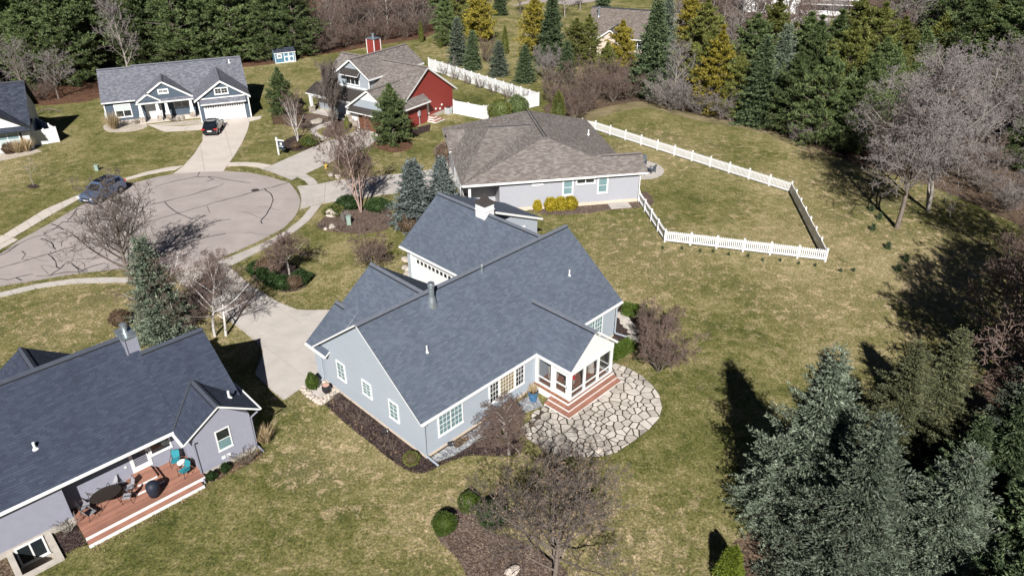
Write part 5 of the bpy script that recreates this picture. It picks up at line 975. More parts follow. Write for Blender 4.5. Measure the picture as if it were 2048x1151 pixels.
plant('box', 'boxwood', 'round clipped bush, leftmost of the three in the lawn bed', 'shrub', px=(890, 1060), h=1.1); plant('box', 'boxwood', 'round clipped bush, middle of the three in the lawn bed', 'shrub', px=(937, 1018), h=1.08, wd=.92); plant('box', 'boxwood', 'darker round clipped bush under the bare tree branches', 'shrub', px=(985, 1045), h=1.4, mats={'foliage': F_YEW, 'branches': F_YEW})
plant('cnb', 'evergreen_shrub', 'small conical green bush on the stone patch at the house corner', 'shrub', px=(626, 776), h=1.25, wd=1.0); plant('brn', 'shrub', 'round brown green bush by the near corner of the big grey house', 'shrub', px=(823, 926), h=.75, wd=.9, mats={'foliage': F_PINEY})
for i, (x, y) in enumerate(((785, 898), (768, 884), (735, 850), (715, 838), (690, 818), (672, 800))): plant('dry', 'dry_plant', 'dry perennial along the grey house end wall, %s from the near corner' % ORD[i], 'plant', px=(x, y), h=.6, group='dry perennials along the end wall')
# near left house planting
plant('low', 'evergreen_shrub', 'small round green bush at the deck side of the gable wing', 'shrub', px=(425, 958), h=.55, wd=.55); plant('low', 'evergreen_shrub', 'small round green bush second from the deck under the gable wing', 'shrub', px=(452, 942), h=.55, wd=.55); plant('dry', 'dry_plant', 'dry twiggy shrub at the corner downspout of the gable wing', 'plant', px=(492, 925), h=1.0, wd=1.3); plant('grs', 'ornamental_grass', 'tan ornamental grass at the corner of the gable wing', 'plant', px=(530, 885), h=1.2); plant('dry', 'dry_plant', 'bare stems beside the window well', 'plant', px=(138, 1062), h=1.0, mats={'trunk': BARKL, 'crown': BARKL})
# blue house and far left house
plant('yp0', 'evergreen_tree', 'dense conical evergreen between the blue house and the red house', 'tree', px=(568, 232), h=6.4, wd=.9); plant('thk1', 'bare_shrub', 'dark bare shrub in front of the conical evergreen', 'shrub', px=(590, 236), h=4.2, wd=.6); hedge(G(549, 247), G(606, 245), 1.0, .8, 'low reddish clipped hedge beside the red house path')
for ch in bpy.data.objects['hedge.002'].children: ch.data.materials[0] = F_BROWN
plant('grs', 'ornamental_grass', 'tall tan grass clump at the corner of the blue house', 'plant', px=(229, 258), h=2.3, wd=.9); plant('dry', 'dry_plant', 'small dry bush under the blue house window, left one', 'plant', px=(251, 251), h=.9); plant('dry', 'dry_plant', 'small dry bush under the blue house window, right one', 'plant', px=(273, 248), h=.9); plant('dry', 'dry_plant', 'reddish dry plants beside the porch of the blue house', 'plant', px=(350, 243), h=.7, wd=2.0); plant('grs', 'ornamental_grass', 'tan grass clump in front of the far left window, right one', 'plant', px=(54, 303), h=1.8); plant('grs', 'ornamental_grass', 'tan grass clump in front of the far left window, left one', 'plant', px=(38, 306), h=1.6); plant('brn', 'shrub', 'brown bush beside the stone base of the far left house', 'shrub', px=(22, 306), h=1.2)
plant('sap', 'sapling', 'thin leafless sapling in a mulch ring on the left lawn', 'tree', px=(67, 371), h=3.4)
sheet('mulch_ring', [(67 + 13 * math.cos(t * .52), 373 + 4.2 * math.sin(t * .52)) for t in range(12)], MULCH, .04, 'small dark mulch ring round the thin sapling')
# red house
plant('bir2', 'birch_tree', 'white birch clump beside the sale sign', 'tree', px=(596, 283), h=5.6); plant('dense', 'bare_tree', 'narrow dense bare tree in front of the red house porch', 'tree', px=(667, 255), h=7.4, wd=.8); plant('yp0', 'pine_tree', 'bushy green pine in front of the red house garage', 'tree', px=(787, 287), h=7.2, wd=1.0); plant('low', 'evergreen_shrub', 'yellow green low shrub at the edge of the red house drive', 'shrub', px=(620, 290), h=1.1, wd=1.2, mats={'foliage': F_PINEY}); plant('cnb', 'evergreen_shrub', 'slim small evergreen at the garage corner of the red house', 'shrub', px=(695, 258), h=1.6, wd=.7, mats={'foliage': F_PINEY, 'branches': F_PINEY}); plant('dry', 'dry_plant', 'dry red brown plants in front of the red house porch', 'plant', px=(575, 240), h=1.0, wd=1.6); plant('brn', 'shrub', 'brown bush at the foot of the birch clump by the sale sign', 'shrub', px=(592, 297), h=.8)
plant('brn', 'shrub', 'bare brown bush at the left corner of the brown roofed house', 'shrub', px=(892, 318), h=1.8, mats={'foliage': TWIGR})
for i, x in enumerate((1075, 1101, 1121, 1141)): plant('yel', 'golden_shrub', 'golden yellow round shrub under the mauve grey wall, %s from the left' % ORD[i], 'shrub', px=(x, 421 - i * 1.2), h=1.25 if i else 1.05, wd=1.0 if i else .8, group='golden shrubs under the wall')
plant('box', 'evergreen_shrub', 'bushy green shrub at the end of the privacy fence, left one', 'shrub', px=(1000, 243), h=3.0, wd=.9, mats={'foliage': F_PINEY, 'branches': F_PINE}); plant('box', 'evergreen_shrub', 'bushy green shrub at the end of the privacy fence, right one', 'shrub', px=(1035, 236), h=3.0, wd=.85, mats={'foliage': F_PINE, 'branches': F_PINE}); plant('cone', 'evergreen_tree', 'rounded green evergreen in front of the brown thicket', 'tree', px=(1116, 240), h=3.8, wd=1.2, mats={'foliage': F_PINEY})
for i in range(7): p = G(900, 148).lerp(G(1070, 209), i / 6.5); plant('dry', 'bare_shrub', 'thin bare shrub inside the long white privacy fence, %s from the far end' % ORD[i], 'shrub', at=p - Vector((.9, .7, 0)), h=1.9, group='bare shrubs inside the privacy fence')
plant('sap', 'sapling', 'thin bare young tree beside the red gable wall', 'tree', px=(904, 162), h=4.2)
# seedlings
sp = [(1325, 497), (1364, 498), (1400, 503), (1426, 504), (1457, 510), (1496, 513), (1525, 521), (1560, 522), (1597, 528), (1630, 532), (1681, 543), (1707, 542), (1795, 542), (1811, 522), (1775, 497), (1745, 460), (1758, 438), (1742, 421)]
for i, p in enumerate(sp): plant('sed', 'evergreen_seedling', 'tiny evergreen seedling outside the picket fence, %s from the left end' % ORD[i], 'plant', px=p, h=.28 if i < 10 else (.32 if i < 12 else .65), group='evergreen seedlings outside the picket fence')
# big bare trees on the right lawn
plant('big1', 'bare_tree', 'leaning bare tree standing alone on the right lawn', 'tree', px=(1793, 456), h=13, rz=.3, tilt=.1, wd=1.1); plant('big0', 'bare_tree', 'tall pale barked bare tree with wide mauve crown', 'tree', px=(1856, 422), h=15.5, rz=1.2, tilt=.05, wd=1.15); plant('big0', 'bare_tree', 'wide grey bare tree behind the tall pale barked one', 'tree', px=(1940, 320), h=14, rz=3.4, wd=1.0)
plant('shd', 'bare_tree', 'bare tree beyond the right edge, left one of two throwing dense shadows', 'tree', at=Vector((36.2, 37.5, 0)), h=13.5, rz=2.0, wd=1.1, mats={'crown': TWIGR, 'trunk': BARKL}); plant('shd', 'bare_tree', 'bare tree beyond the right edge, right one of two throwing dense shadows', 'tree', at=Vector((39.5, 42.5, 0)), h=14, rz=5.0, wd=1.1, mats={'crown': TWIGR}); plant('big0', 'bare_tree', 'bare tree outside the right edge whose trunk shadow crosses the leaf litter', 'tree', at=Vector((44.5, 49.0, 0)), h=15, rz=.7)
plant('big1', 'bare_tree', 'bare tree with pale trunk at the right edge above the spruces', 'tree', at=Vector((33.2, 42.4, 0)), h=11, rz=2.6, wd=.8, mats={'crown': TWIGR, 'trunk': BARKL})
plant('shd', 'bare_tree', 'bare tree beyond the right edge, nearest to the spruces', 'tree', at=Vector((32.0, 33.2, 0)), h=14, rz=3.7, wd=1.1)
plant('thk0', 'bare_shrub', 'tangle of pale bare twigs behind the right edge spruce', 'shrub', at=Vector((35.5, 41.5, 0)), h=4, wd=1.2)
# pine wall, left
rnd = random.Random(7); A0, A1 = G(-60, 199), G(600, 117)
for row, (off, n, hh) in enumerate(((2.5, 11, 14.5), (9, 11, 16.5), (16, 10, 18))):
    dd = (A1 - A0).normalized(); nn = Vector((-dd.y, dd.x, 0))
    for i in range(n):
        p = A0.lerp(A1, (i + .3 * (row % 2) + rnd.uniform(-.15, .15)) / (n - 1)) + nn * (off + rnd.uniform(-1, 1))
        if row == 0 and i in (1, 4): continue
        plant('pn%d' % ((i + row) % 4), 'pine_tree', 'tall pine behind the blue house, %s row, %s from the left' % (('front', 'second', 'rear')[row], ORD[i]), 'tree', at=p, h=hh * rnd.uniform(.85, 1.12), wd=rnd.uniform(.95, 1.2), group='pines behind the blue house')
plant('far1', 'bare_tree', 'pale bare tree among the pines behind the blue house', 'tree', px=(262, 158), h=12.5, mats={'crown': TWIGP}); plant('far0', 'bare_tree', 'grey bare tree at the edge of the pines, far left', 'tree', px=(52, 202), h=9, wd=1.3, mats={'crown': TWIGP}); plant('far2', 'bare_tree', 'short bare tree at the edge of the pines near the far left house', 'tree', px=(118, 198), h=7.5, wd=1.3, mats={'crown': TWIGP}); plant('thk0', 'bare_shrub', 'bare undergrowth at the foot of the left pines', 'shrub', px=(85, 200), h=3.5, wd=1.2)
# thicket top centre
for i, (x, y, hh, k) in enumerate(((640, 98, 9, 0), (668, 92, 7, 1), (700, 84, 10, 2), (722, 70, 11, 0), (752, 76, 7, 1), (778, 62, 10, 1), (800, 70, 8, 2), (828, 58, 11, 0), (690, 55, 12, 1), (740, 45, 12, 2), (790, 38, 12, 0), (655, 60, 12, 2), (850, 45, 10, 1))): plant('far%d' % k, 'bare_tree', 'bare tree of the brown thicket above the red house chimney', 'tree', px=(x, y), h=hh, wd=1.25, group='bare thicket above the red house', mats={'crown': TWIGR})
for i, (x, y) in enumerate(((660, 100), (690, 95), (720, 86), (770, 80), (812, 76), (640, 106), (745, 82))): plant('thk%d' % (i % 3), 'bare_shrub', 'brown undergrowth of the thicket above the red house chimney', 'shrub', px=(x, y), h=4.5, wd=1.2, group='undergrowth above the red house')
plant('pn1', 'pine_tree', 'dark pine at the right end of the brown thicket', 'tree', px=(893, 92), h=9.5); plant('pn0', 'pine_tree', 'dark pine at the top edge behind the brown thicket', 'tree', px=(888, 55), h=12); plant('arb', 'evergreen_shrub', 'small bright green cone shrub at the thicket edge', 'shrub', px=(843, 84), h=3.6); plant('arb', 'evergreen_shrub', 'little green shrub on the lawn before the dark pine', 'shrub', px=(881, 96), h=1.6, wd=1.4)
# spruce row beyond the privacy fence
for x, y, hh, k, m, l in ((917, 130, 7.6, 'spC', None, 'tall slim blue spruce, leftmost of the row beyond the privacy fence'), (946, 139, 6.2, 'spC', GS, 'green spruce next to the tall slim blue spruce'), (998, 151, 5.4, 'spC', None, 'broad pale blue spruce in the middle of the row beyond the privacy fence'), (1050, 164, 5.6, 'spC', GS, 'green spruce at the near end of the row beyond the privacy fence'), (1132, 166, 6.4, 'spC', GS, 'dark spruce beside the bare grey bush of the row'), (1102, 128, 11.5, 'spD', None, 'tall dark spruce rising above the row beyond the privacy fence'), (1010, 108, 4.6, 'arb', None, 'slim column shaped cedar behind the pale blue spruce'), (960, 82, 9, 'yp0', GD, 'golden green pine left of the small lawn clearing'), (918, 66, 9.5, 'pn2', OL, 'olive pine at the top edge left of the clearing'), (1068, 118, 11, 'pn1', GD, 'golden pine right of the small lawn clearing'), (1150, 130, 7.5, 'pn2', OL, 'umbrella shaped olive pine in front of the far brown house'), (1175, 128, 8, 'pn0', OL, 'green gold pine in front of the far brown house'), (1212, 150, 5, 'yp0', OL, 'low olive pine below the far brown house'), (1240, 136, 7.5, 'yp0', GD, 'golden pine in front of the gable of the far brown house')):
    plant(k, 'pine_tree' if 'pine' in l else ('cedar' if 'cedar' in l else 'spruce_tree'), l, 'tree', px=(x, y), h=hh, mats=m, wd=1.3 if hh < 6 and k == 'spC' else (1.25 if k in ('pn2',) else 1.05))
plant('shr0', 'bare_shrub', 'grey bare bush between the green and the dark spruce of the row', 'shrub', px=(1095, 163), h=6, wd=.6, mats={'crown': TWIGP}); plant('thk1', 'bare_shrub', 'grey bare bush behind the slim blue spruce', 'shrub', px=(975, 125), h=4.5, wd=.7)
# brown thicket centre right
for i, (x, y, hh) in enumerate(((1105, 205, 3.6), (1130, 222, 4), (1150, 236, 3.6), (1170, 225, 4), (1110, 190, 4), (1150, 195, 4.5), (1190, 200, 4.6), (1225, 205, 4.6), (1255, 200, 4.8), (1205, 180, 5), (1240, 178, 5), (1165, 172, 5))): plant('thk%d' % (i % 3), 'bare_shrub', 'dense reddish brown bare bush of the thicket behind the picket fence', 'shrub', px=(x, y), h=hh, wd=.85, group='brown thicket behind the picket fence')
plant('spD', 'spruce_tree', 'big dark green spruce at the left of the right hand wood', 'tree', px=(1300, 190), h=13.5, wd=1.05, rz=1); plant('spB', 'spruce_tree', 'blue spruce top peeping behind the big dark green spruce', 'tree', px=(1322, 165), h=13, wd=.8); plant('far1', 'bare_tree', 'grey bare tree in front of the big dark spruce', 'tree', px=(1345, 205), h=9, mats={'crown': TWIGP})
for i, (x, y, hh) in enumerate(((1340, 222, 4.5), (1365, 224, 5), (1388, 226, 4.5), (1320, 212, 4.5), (1440, 240, 4), (1600, 285, 3))): plant('thk%d' % (i % 3), 'bare_shrub', 'grey brown bare bush at the foot of the right hand wood', 'shrub', px=(x, y), h=hh, wd=.9, group='bushes at the foot of the right hand wood', mats={'crown': TWIGP})
for x, y, hh, k, m, w_, l in ((1424, 226, 11.5, 'pn1', GD, 1.0, 'golden yellow pine at the edge of the right hand wood'), (1395, 175, 13, 'pn3', OL, 1.1, 'olive pine behind the golden yellow pine'), (1368, 150, 12.5, 'pn0', GD, 1.0, 'golden pine next to the far brown house'), (1466, 236, 8.5, 'pn2', OL, .9, 'low olive pine between the golden pine and the dark pine'), (1508, 245, 11, 'spD', GS, 1.2, 'layered dark green spruce at the wood edge'), (1545, 235, 12, 'spB', None, .95, 'grey blue spruce behind the layered dark green spruce'), (1572, 266, 10.5, 'pn0', None, 1.0, 'dark pine at the wood edge opposite the fence corner'), (1632, 288, 11, 'pn2', None, 1.0, 'broad dark pine at the wood edge, nearest to the fence'), (1696, 305, 9.5, 'pn3', None, 1.0, 'dark pine beside the mauve bare trees'), (1606, 232, 13, 'pn1', None, 1.0, 'tall dark pine in the middle of the right hand wood'), (1668, 246, 13, 'pn3', OL, 1.1, 'olive green pine above the broad dark pine'), (1726, 205, 13.5, 'pn0', OL, 1.0, 'tall yellow green pine left of the utility pole'), (1735, 250, 11, 'pn2', None, 1.0, 'dark pine under the tall yellow green pine'), (1862, 150, 9, 'cone', {'foliage': F_PINEY}, 1.3, 'dense dark cedar below the utility pole'), (1830, 165, 8, 'cone', {'foliage': F_PINE}, 1.2, 'dark round cedar left of the dense dark cedar'), (1900, 120, 14, 'pn2', None, 1.2, 'dark layered pine right of the utility pole'), (1965, 130, 15, 'pn1', OL, 1.2, 'layered pine at the top right, left one'), (2030, 150, 16, 'pn3', None, 1.2, 'layered pine at the top right corner'), (2065, 190, 15, 'pn0', None, 1.2, 'dark pine at the right edge behind the mauve bare tree'), (2040, 335, 9.5, 'pn2', None, 1.1, 'dark layered pine at the right edge beside the mauve bare tree'), (2090, 300, 14, 'pn1', None, 1.2, 'dark pine cut by the right edge'), (1990, 250, 11, 'pn3', None, 1.0, 'pine hidden behind the mauve bare crown'), (1850, 90, 13, 'pn0', None, 1.1, 'dark pine behind the utility pole'), (1940, 70, 15, 'pn2', OL, 1.2, 'olive pine at the top edge near the right corner')):
    plant(k, 'spruce_tree' if 'spruce' in l else ('cedar' if 'cedar' in l else 'pine_tree'), l, 'tree', px=(x, y), h=hh, mats=m, wd=w_)
for x, y, hh, k, m, l in ((1490, 205, 12, 'pn2', None, 'dark pine behind the layered dark green spruce'), (1530, 180, 13, 'pn0', OL, 'olive pine deep in the wood behind the grey blue spruce'), (1590, 205, 12.5, 'pn3', None, 'dark pine deep in the wood, left of the tall dark one'), (1645, 215, 13, 'pn1', None, 'dark pine deep in the wood, right of the tall dark one'), (1690, 175, 13, 'pn2', OL, 'olive pine deep in the wood left of the tall yellow green pine'), (1760, 240, 10, 'pn1', None, 'dark pine at the left shoulder of the mauve crown'), (1780, 165, 10, 'pn3', OL, 'olive pine between the cedar and the tall yellow green pine'), (1715, 270, 10, 'pn0', None, 'dark pine in the second row beside the mauve trees'), (1410, 205, 10, 'pn0', OL, 'olive pine just behind the golden yellow pine'), (1920, 160, 13, 'pn0', None, 'dark pine above the mauve bare crown'), (1990, 175, 13, 'pn2', None, 'dark pine above the right side of the mauve crown'), (1815, 40, 14, 'pn2', None, 'dark pine at the top edge by the utility pole'), (2010, 60, 16, 'pn0', None, 'dark pine at the top edge in the right corner')):
    plant(k, 'pine_tree', l, 'tree', px=(x, y), h=hh, mats=m, wd=1.2)
# far bare trees, top right
for i, (x, y, hh, k) in enumerate(((1500, 95, 13, 0), (1530, 88, 14, 2), (1565, 92, 13, 0), (1480, 60, 13, 1), (1620, 75, 9, 1), (1655, 80, 10, 1), (1600, 110, 9, 0), (1690, 62, 9, 2), (1770, 60, 9, 0), (1800, 75, 9, 2), (1440, 90, 12, 0), (1545, 130, 9, 2), (1790, 110, 8, 1), (1450, 30, 13, 1), (1400, 55, 12, 2), (1840, 60, 9, 0))): plant('far%d' % k, 'bare_tree', 'bare tree of the grey brown wood in front of the far white house', 'tree', px=(x, y), h=hh, wd=1.1, mats={'crown': (TWIGR, TWIGP)[i % 2]}, group='bare trees before the far white house')
for i, (x, y) in enumerate(((1420, 100), (1460, 115), (1505, 130), (1550, 140), (1580, 150), (1620, 150), (1760, 120), (1800, 130), (1700, 120), (1780, 160))): plant('thk%d' % (i % 3), 'bare_shrub', 'brown undergrowth of the wood in front of the far white house', 'shrub', px=(x, y), h=5, wd=1.1, group='undergrowth before the far white house')
for i, (x, y, k) in enumerate(((1130, 35, 1), (1040, 30, 2), (1005, 12, 0), (1160, 20, 1), (980, 8, 2))): plant('far%d' % k, 'bare_tree', 'far bare tree beside the street at the top edge, %s counted from the right' % ORD[[1, 2, 3, 0, 4][i]], 'tree', px=(x, y), h=9, group='far street trees')
plant('spD', 'spruce_tree', 'dark spruce behind the roof of the far brown house', 'tree', px=(1205, 38), h=9); plant('spD', 'spruce_tree', 'dark spruce at the top edge left of the street', 'tree', px=(1000, 30), h=8)
for i, (x, y) in enumerate(((2010, 420), (1960, 385), (2040, 400), (1760, 330))): plant('thk%d' % (i % 3), 'bare_shrub', 'mauve grey brush under the tall bare trees at right', 'shrub', px=(x, y), h=3.2, wd=1.0, group='brush under the tall bare trees', mats={'crown': TWIGP})

# more cover for the woods
rnd = random.Random(21)
for i, (x, y) in enumerate(((1350, 70), (1420, 60), (1470, 80), (1515, 55), (1600, 66), (1720, 75), (1815, 95), (1580, 125), (1450, 150))): plant('far%d' % (i % 3), 'bare_tree', 'slender grey bare tree deep in the right hand wood', 'tree', px=(x, y), h=rnd.uniform(8, 12), wd=1.2, mats={'crown': (TWIGP, TWIGR)[i % 2]}, group='slender trees deep in the right hand wood')
for i, (x, y) in enumerate(((1400, 190), (1450, 200), (1500, 205), (1545, 190), (1590, 190), (1640, 200), (1700, 190), (1760, 200), (1800, 250), (1830, 290), (1780, 300), (1870, 270), (1900, 300), (1950, 300), (1360, 110), (1320, 120), (1480, 105), (1530, 110), (1600, 95), (1650, 95), (1740, 100), (2000, 340), (1920, 355), (1860, 330))): plant('thk%d' % (i % 3), 'bare_shrub', 'grey brown undergrowth deep in the right hand wood', 'shrub', px=(x, y), h=rnd.uniform(3.5, 5.5), wd=1.2, mats={'crown': (TWIGP, TWIGR, TWIG)[i % 3]}, group='undergrowth deep in the right hand wood')
for i, (x, y) in enumerate(((630, 85), (670, 70), (705, 62), (735, 58), (765, 50), (805, 48), (840, 66), (860, 30), (620, 60), (780, 20), (720, 25), (680, 30), (830, 20))): plant('thk%d' % (i % 3), 'bare_shrub', 'grey brown brush filling the thicket above the red house', 'shrub', px=(x, y), h=6, wd=1.25, mats={'crown': (TWIG, TWIGR, TWIGP)[i % 3]}, group='brush of the thicket above the red house')
for i, (x, y, hh) in enumerate(((17.0, 14.2, 7.5), (25.0, 9.5, 17), (29.5, 12.0, 16), (34.0, 16.0, 15))): plant('pn%d' % i, 'pine_tree', 'tall pine outside the bottom right edge shading the corner spruces, %s from the left' % ORD[i], 'tree', at=Vector((x, y, 0)), h=hh, wd=1.0, group='pines outside the bottom right edge')

# ragged grass along every paved or mulched edge, and fallen leaves: uncountable
def fringe():
    rng = np.random.default_rng(5); P = []
    for poly in EDGES:
        for i in range(len(poly)):
            a, c = poly[i], poly[(i + 1) % len(poly)]; L = (c - a).length
            if min(a.y, c.y) > 75 or L < .01: continue
            n = int(L * 34); t = rng.uniform(0, 1, n)[:, None]; A_ = np.array(a)[None, :]; C_ = np.array(c)[None, :]; nr = np.array([-(c - a).y, (c - a).x, 0]) / L; q = A_ + (C_ - A_) * t + nr[None, :] * rng.normal(0, .045, (n, 1)); q[:, 2] = .005; P.append(q)
    P = np.concatenate(P); D = rng.normal(0, .5, (len(P), 3)); D[:, 2] = 1.0; me = leaf_mesh('grass_fringe', P, D, rng.uniform(.05, .12, len(P)), .035, LAWN, rng); tag(link('grass_fringe', me), 'grass blades along the edges of beds, walks and road', 'grass', None, 'stuff')
fringe()
F_LITL = foliage('dull_fallen_leaves', (.16, .10, .055), (.28, .19, .11), (.38, .28, .18))
def fallen():
    rng = np.random.default_rng(6); P = []
    for (x, y, sx, sy, n) in ((2.0, 26.5, 3.0, 2.6, 900), (-16.0, 29.5, 1.6, 1.2, 160), (-10, 33, 4, 3, 90), (3, 31, 5, 3, 120), (10, 30, 6, 6, 90), (30, 45, 6, 6, 700)):
        q = np.stack([rng.normal(x, sx, n), rng.normal(y, sy, n), np.full(n, .05)], 1); P.append(q)
    for a, c, n in ((LH.world(-6.3, -1.0), LH.world(0, -1.0), 420), (LH.world(0, -.5), LH.world(3.5, -.7), 420), (MH.world(-.9, 1), MH.world(-.9, 9), 260), (MH.world(10, -4.4), MH.world(14, -4.2), 120), (G(1235, 735), G(1275, 705), 200)):
        t = rng.uniform(0, 1, n)[:, None]; q = np.array(a)[None] * (1 - t) + np.array(c)[None] * t + rng.normal(0, .18, (n, 3)); q[:, 2] = .045; P.append(q)
    P = np.concatenate(P); D = rng.normal(0, 1, (len(P), 3)); D[:, 2] *= .3; me = leaf_mesh('fallen_leaves', P, D, rng.uniform(.05, .10, len(P)), .055, F_LITL, rng); tag(link('fallen_leaves', me), 'scattered tan fallen leaves on lawn and beds', 'leaves', None, 'stuff')
fallen()
# ------------------------------------------------------------------ flagstone patio
def m_flag():
    s = N('flagstone'); p = s.pos(); oi = s.n('ObjectInfo').outputs['Random']; a = s.noise(p, 2.2, 6, .7, .4); st = s.noise(p, .8, 5, .65, .8)
    c = s.ramp(oi, [(0, (.40, .36, .315)), (.5, (.51, .465, .415)), (1, (.61, .56, .505))]); c = s.mix(.6, c, s.ramp(a, [(.3, .72), (.7, 1.2)]), 'MULTIPLY'); c = s.mix(s.ramp(st, [(.56, 0.0), (.70, .7)]), c, (.17, .15, .14))
    s.bump(s.noise(p, 7, 5, .7), .5, .02); return s.fin(c, .85, 0, .25)
FLAG = m_flag()
pat_px = c5((985, 512), (1040, 520), (1110, 548), (1200, 600), (1260, 655), (1302, 715), (1320, 790), (1302, 860), (1240, 925), (1150, 995), (1040, 1068), (950, 1095), (800, 1100), (680, 1088), (580, 1045), (500, 1000), (480, 985), (425, 930), (500, 870), (510, 825), (575, 790), (620, 700), (800, 640))
pat = [Vector((p.x, p.y, 0)) for p in (G(*q) for q in pat_px)]
pb = B(); pb.prism(pat, -.08, .012); patio = pb.out('patio', JOINT); tag(patio, 'irregular pale flagstone patio wrapping round the porch steps', None, None, 'structure')
def clip2(poly, p, n):
    o = []
    for i in range(len(poly)):
        a, c = poly[i], poly[(i + 1) % len(poly)]; da, dc = (a - p).dot(n), (c - p).dot(n)
        if da >= 0: o.append(a)
        if (da >= 0) != (dc >= 0): o.append(a.lerp(c, da / (da - dc)))
    return o
def inside(p, poly):
    r = False
    for i in range(len(poly)):
        a, c = poly[i], poly[i - 1]
        if (a.y > p.y) != (c.y > p.y) and p.x < (c.x - a.x) * (p.y - a.y) / (c.y - a.y) + a.x: r = not r
    return r
def voronoi_stones(poly, m, root, dmin, z, seed, avoid=None, gap=.085, tries=9000, mix=(.45, 2.6), name='stone'):
    rnd = random.Random(seed); x0, x1 = min(p.x for p in poly), max(p.x for p in poly); y0, y1 = min(p.y for p in poly), max(p.y for p in poly); pts = []
    for _ in range(tries):
        p = Vector((rnd.uniform(x0, x1), rnd.uniform(y0, y1), 0)); r = dmin * rnd.uniform(*mix)
        if inside(p, poly) and not (avoid and avoid(p)) and all((p - q).length > (r + s) / 2 for q, s in pts): pts.append((p, r))
    allp = [p for p, _ in pts]; ctr = sum(poly, Vector()) / len(poly)
    bord = []
    for i in range(len(poly)):
        a, c = poly[i], poly[(i + 1) % len(poly)]
        bord.append((a, c))
    def dseg(p):
        best = None
        for a, c in bord:
            t = max(0, min(1, (p - a).dot(c - a) / max(1e-9, (c - a).length_squared))); q = a.lerp(c, t); d = (p - q).length
            if best is None or d < best[0]: best = (d, q)
        return best
    for p, r in pts:
        cell = [p + Vector((a * 2, b * 2, 0)) for a, b in ((-1, -1), (1, -1), (1, 1), (-1, 1))]
        for q in allp:
            if q is p or (q - p).length > 3: continue
            d = (p - q).normalized(); cell = clip2(cell, (p + q) / 2 + d * gap * .5, d)
        d, q = dseg(p)
        for a, c in bord:
            e = (c - a).normalized(); n = Vector((-e.y, e.x, 0)); mid = p - a; t = mid.dot(e)
            if -.6 < t < (c - a).length + .6 and abs(mid.dot(n)) < 1.3:
                s = 1 if mid.dot(n) > 0 else -1; cell = clip2(cell, a + n * s * .01, n * s)
        if avoid:
            pass
        if len(cell) < 3: continue
        cc = sum(cell, Vector()) / len(cell); area = 0
        for i in range(len(cell)): area += cell[i].x * cell[i - 1].y - cell[i - 1].x * cell[i].y
        if abs(area) < .02: continue
        if any(not inside(v.lerp(cc, .12), poly) for v in cell) and d > 0.05: cell = [v if inside(v.lerp(cc, .05), poly) else v.lerp(cc, .35) for v in cell]
        out = []
        for i in range(len(cell)):
            v, a, c = cell[i], cell[i - 1], cell[(i + 1) % len(cell)]; k1 = min(.3, .035 / max(.1, (a - v).length)); k2 = min(.3, .035 / max(.1, (c - v).length)); out += [v.lerp(a, k1) + Vector((rnd.gauss(0, .008), rnd.gauss(0, .008), 0)), v.lerp(c, k2) + Vector((rnd.gauss(0, .008), rnd.gauss(0, .008), 0))]
        h = z + rnd.uniform(-.008, .010); b = B(); k = len(out); top = [v.lerp(cc, .035) for v in out]
        b.v = [(v.x, v.y, .0) for v in out] + [(v.x, v.y, h - .012) for v in out] + [(v.x, v.y, h) for v in top]
        for i in range(k):
            j = (i + 1) % k; b.f += [(i, j, k + j, k + i), (k + i, k + j, 2 * k + j, 2 * k + i)]; b.m += [0, 0]
        b.f.append(tuple(2 * k + i for i in range(k))); b.m.append(0); b.out(name, m, root)
def in_steps(p):
    q = np.array([p.x, p.y]) - MH.o; u, v = q @ MH.A, q @ MH.B; return 8.55 < u < 13.4 and v > -3.5
voronoi_stones(pat, FLAG, patio, .42, .05, 5, in_steps)
# stepping stones, river stones and boulders
ROCK = plain('boulder_stone', (.36, .32, .28), .85, 0, .25, .3, 2.5, .4); ROCKP = plain('pale_cobble', (.52, .45, .39), .8, 0, .25, .25, 2.0, .2)
def rock(name, label, p, sx, sy, sz, m, seed, parent=None, cat='stone', group=None, z=0.0):
    bm = bmesh.new(); bmesh.ops.create_icosphere(bm, subdivisions=2, radius=1.0); r = random.Random(seed); ph = [r.uniform(0, 6) for _ in range(6)]
    for v in bm.verts:
        c = v.co; f = 1 + .13 * math.sin(c.x * 3 + ph[0]) + .12 * math.sin(c.y * 3.4 + ph[1]) + .1 * math.sin(c.z * 4 + ph[2]) + r.uniform(-.05, .05); v.co = Vector((c.x * f * sx, c.y * f * sy, max(-.35, c.z * f) * sz + sz * .35))
    me = bpy.data.meshes.new('rock'); bm.to_mesh(me); bm.free(); me.materials.append(m); o = link(name, me, parent, (p.x, p.y, z), r.uniform(0, 6))
    return o if parent else tag(o, label, cat, group)
for i, (x, y) in enumerate(c5((1065, 220), (1085, 243), (1100, 265), (1115, 288), (1140, 320), (1138, 358), (1132, 378))):
    rock('stepping_stone', 'flat pale stepping stone in the mulch behind the porch, %s from the far end' % ORD[i], G(x, y), .5, .38, .07, FLAG, i, group='stepping stones')
for i, (a, b_) in enumerate(((60, 440), (80, 420), (100, 470), (120, 500), (145, 520), (170, 535), (195, 550), (215, 565), (235, 560), (255, 545), (275, 530), (300, 510), (330, 490), (355, 475), (375, 455), (350, 445), (325, 440), (85, 450), (130, 480), (160, 505), (185, 525), (210, 540), (240, 535), (270, 505), (295, 490), (260, 380), (280, 400))):
    p = G(*zs(590, 680, 4.43, [(a, b_)])[0]); rock('cobble', 'pale rounded cobble at the corner of the big grey house', p, .17, .13, .12, ROCKP, 40 + i, group='cobbles at the house corner', z=.02)
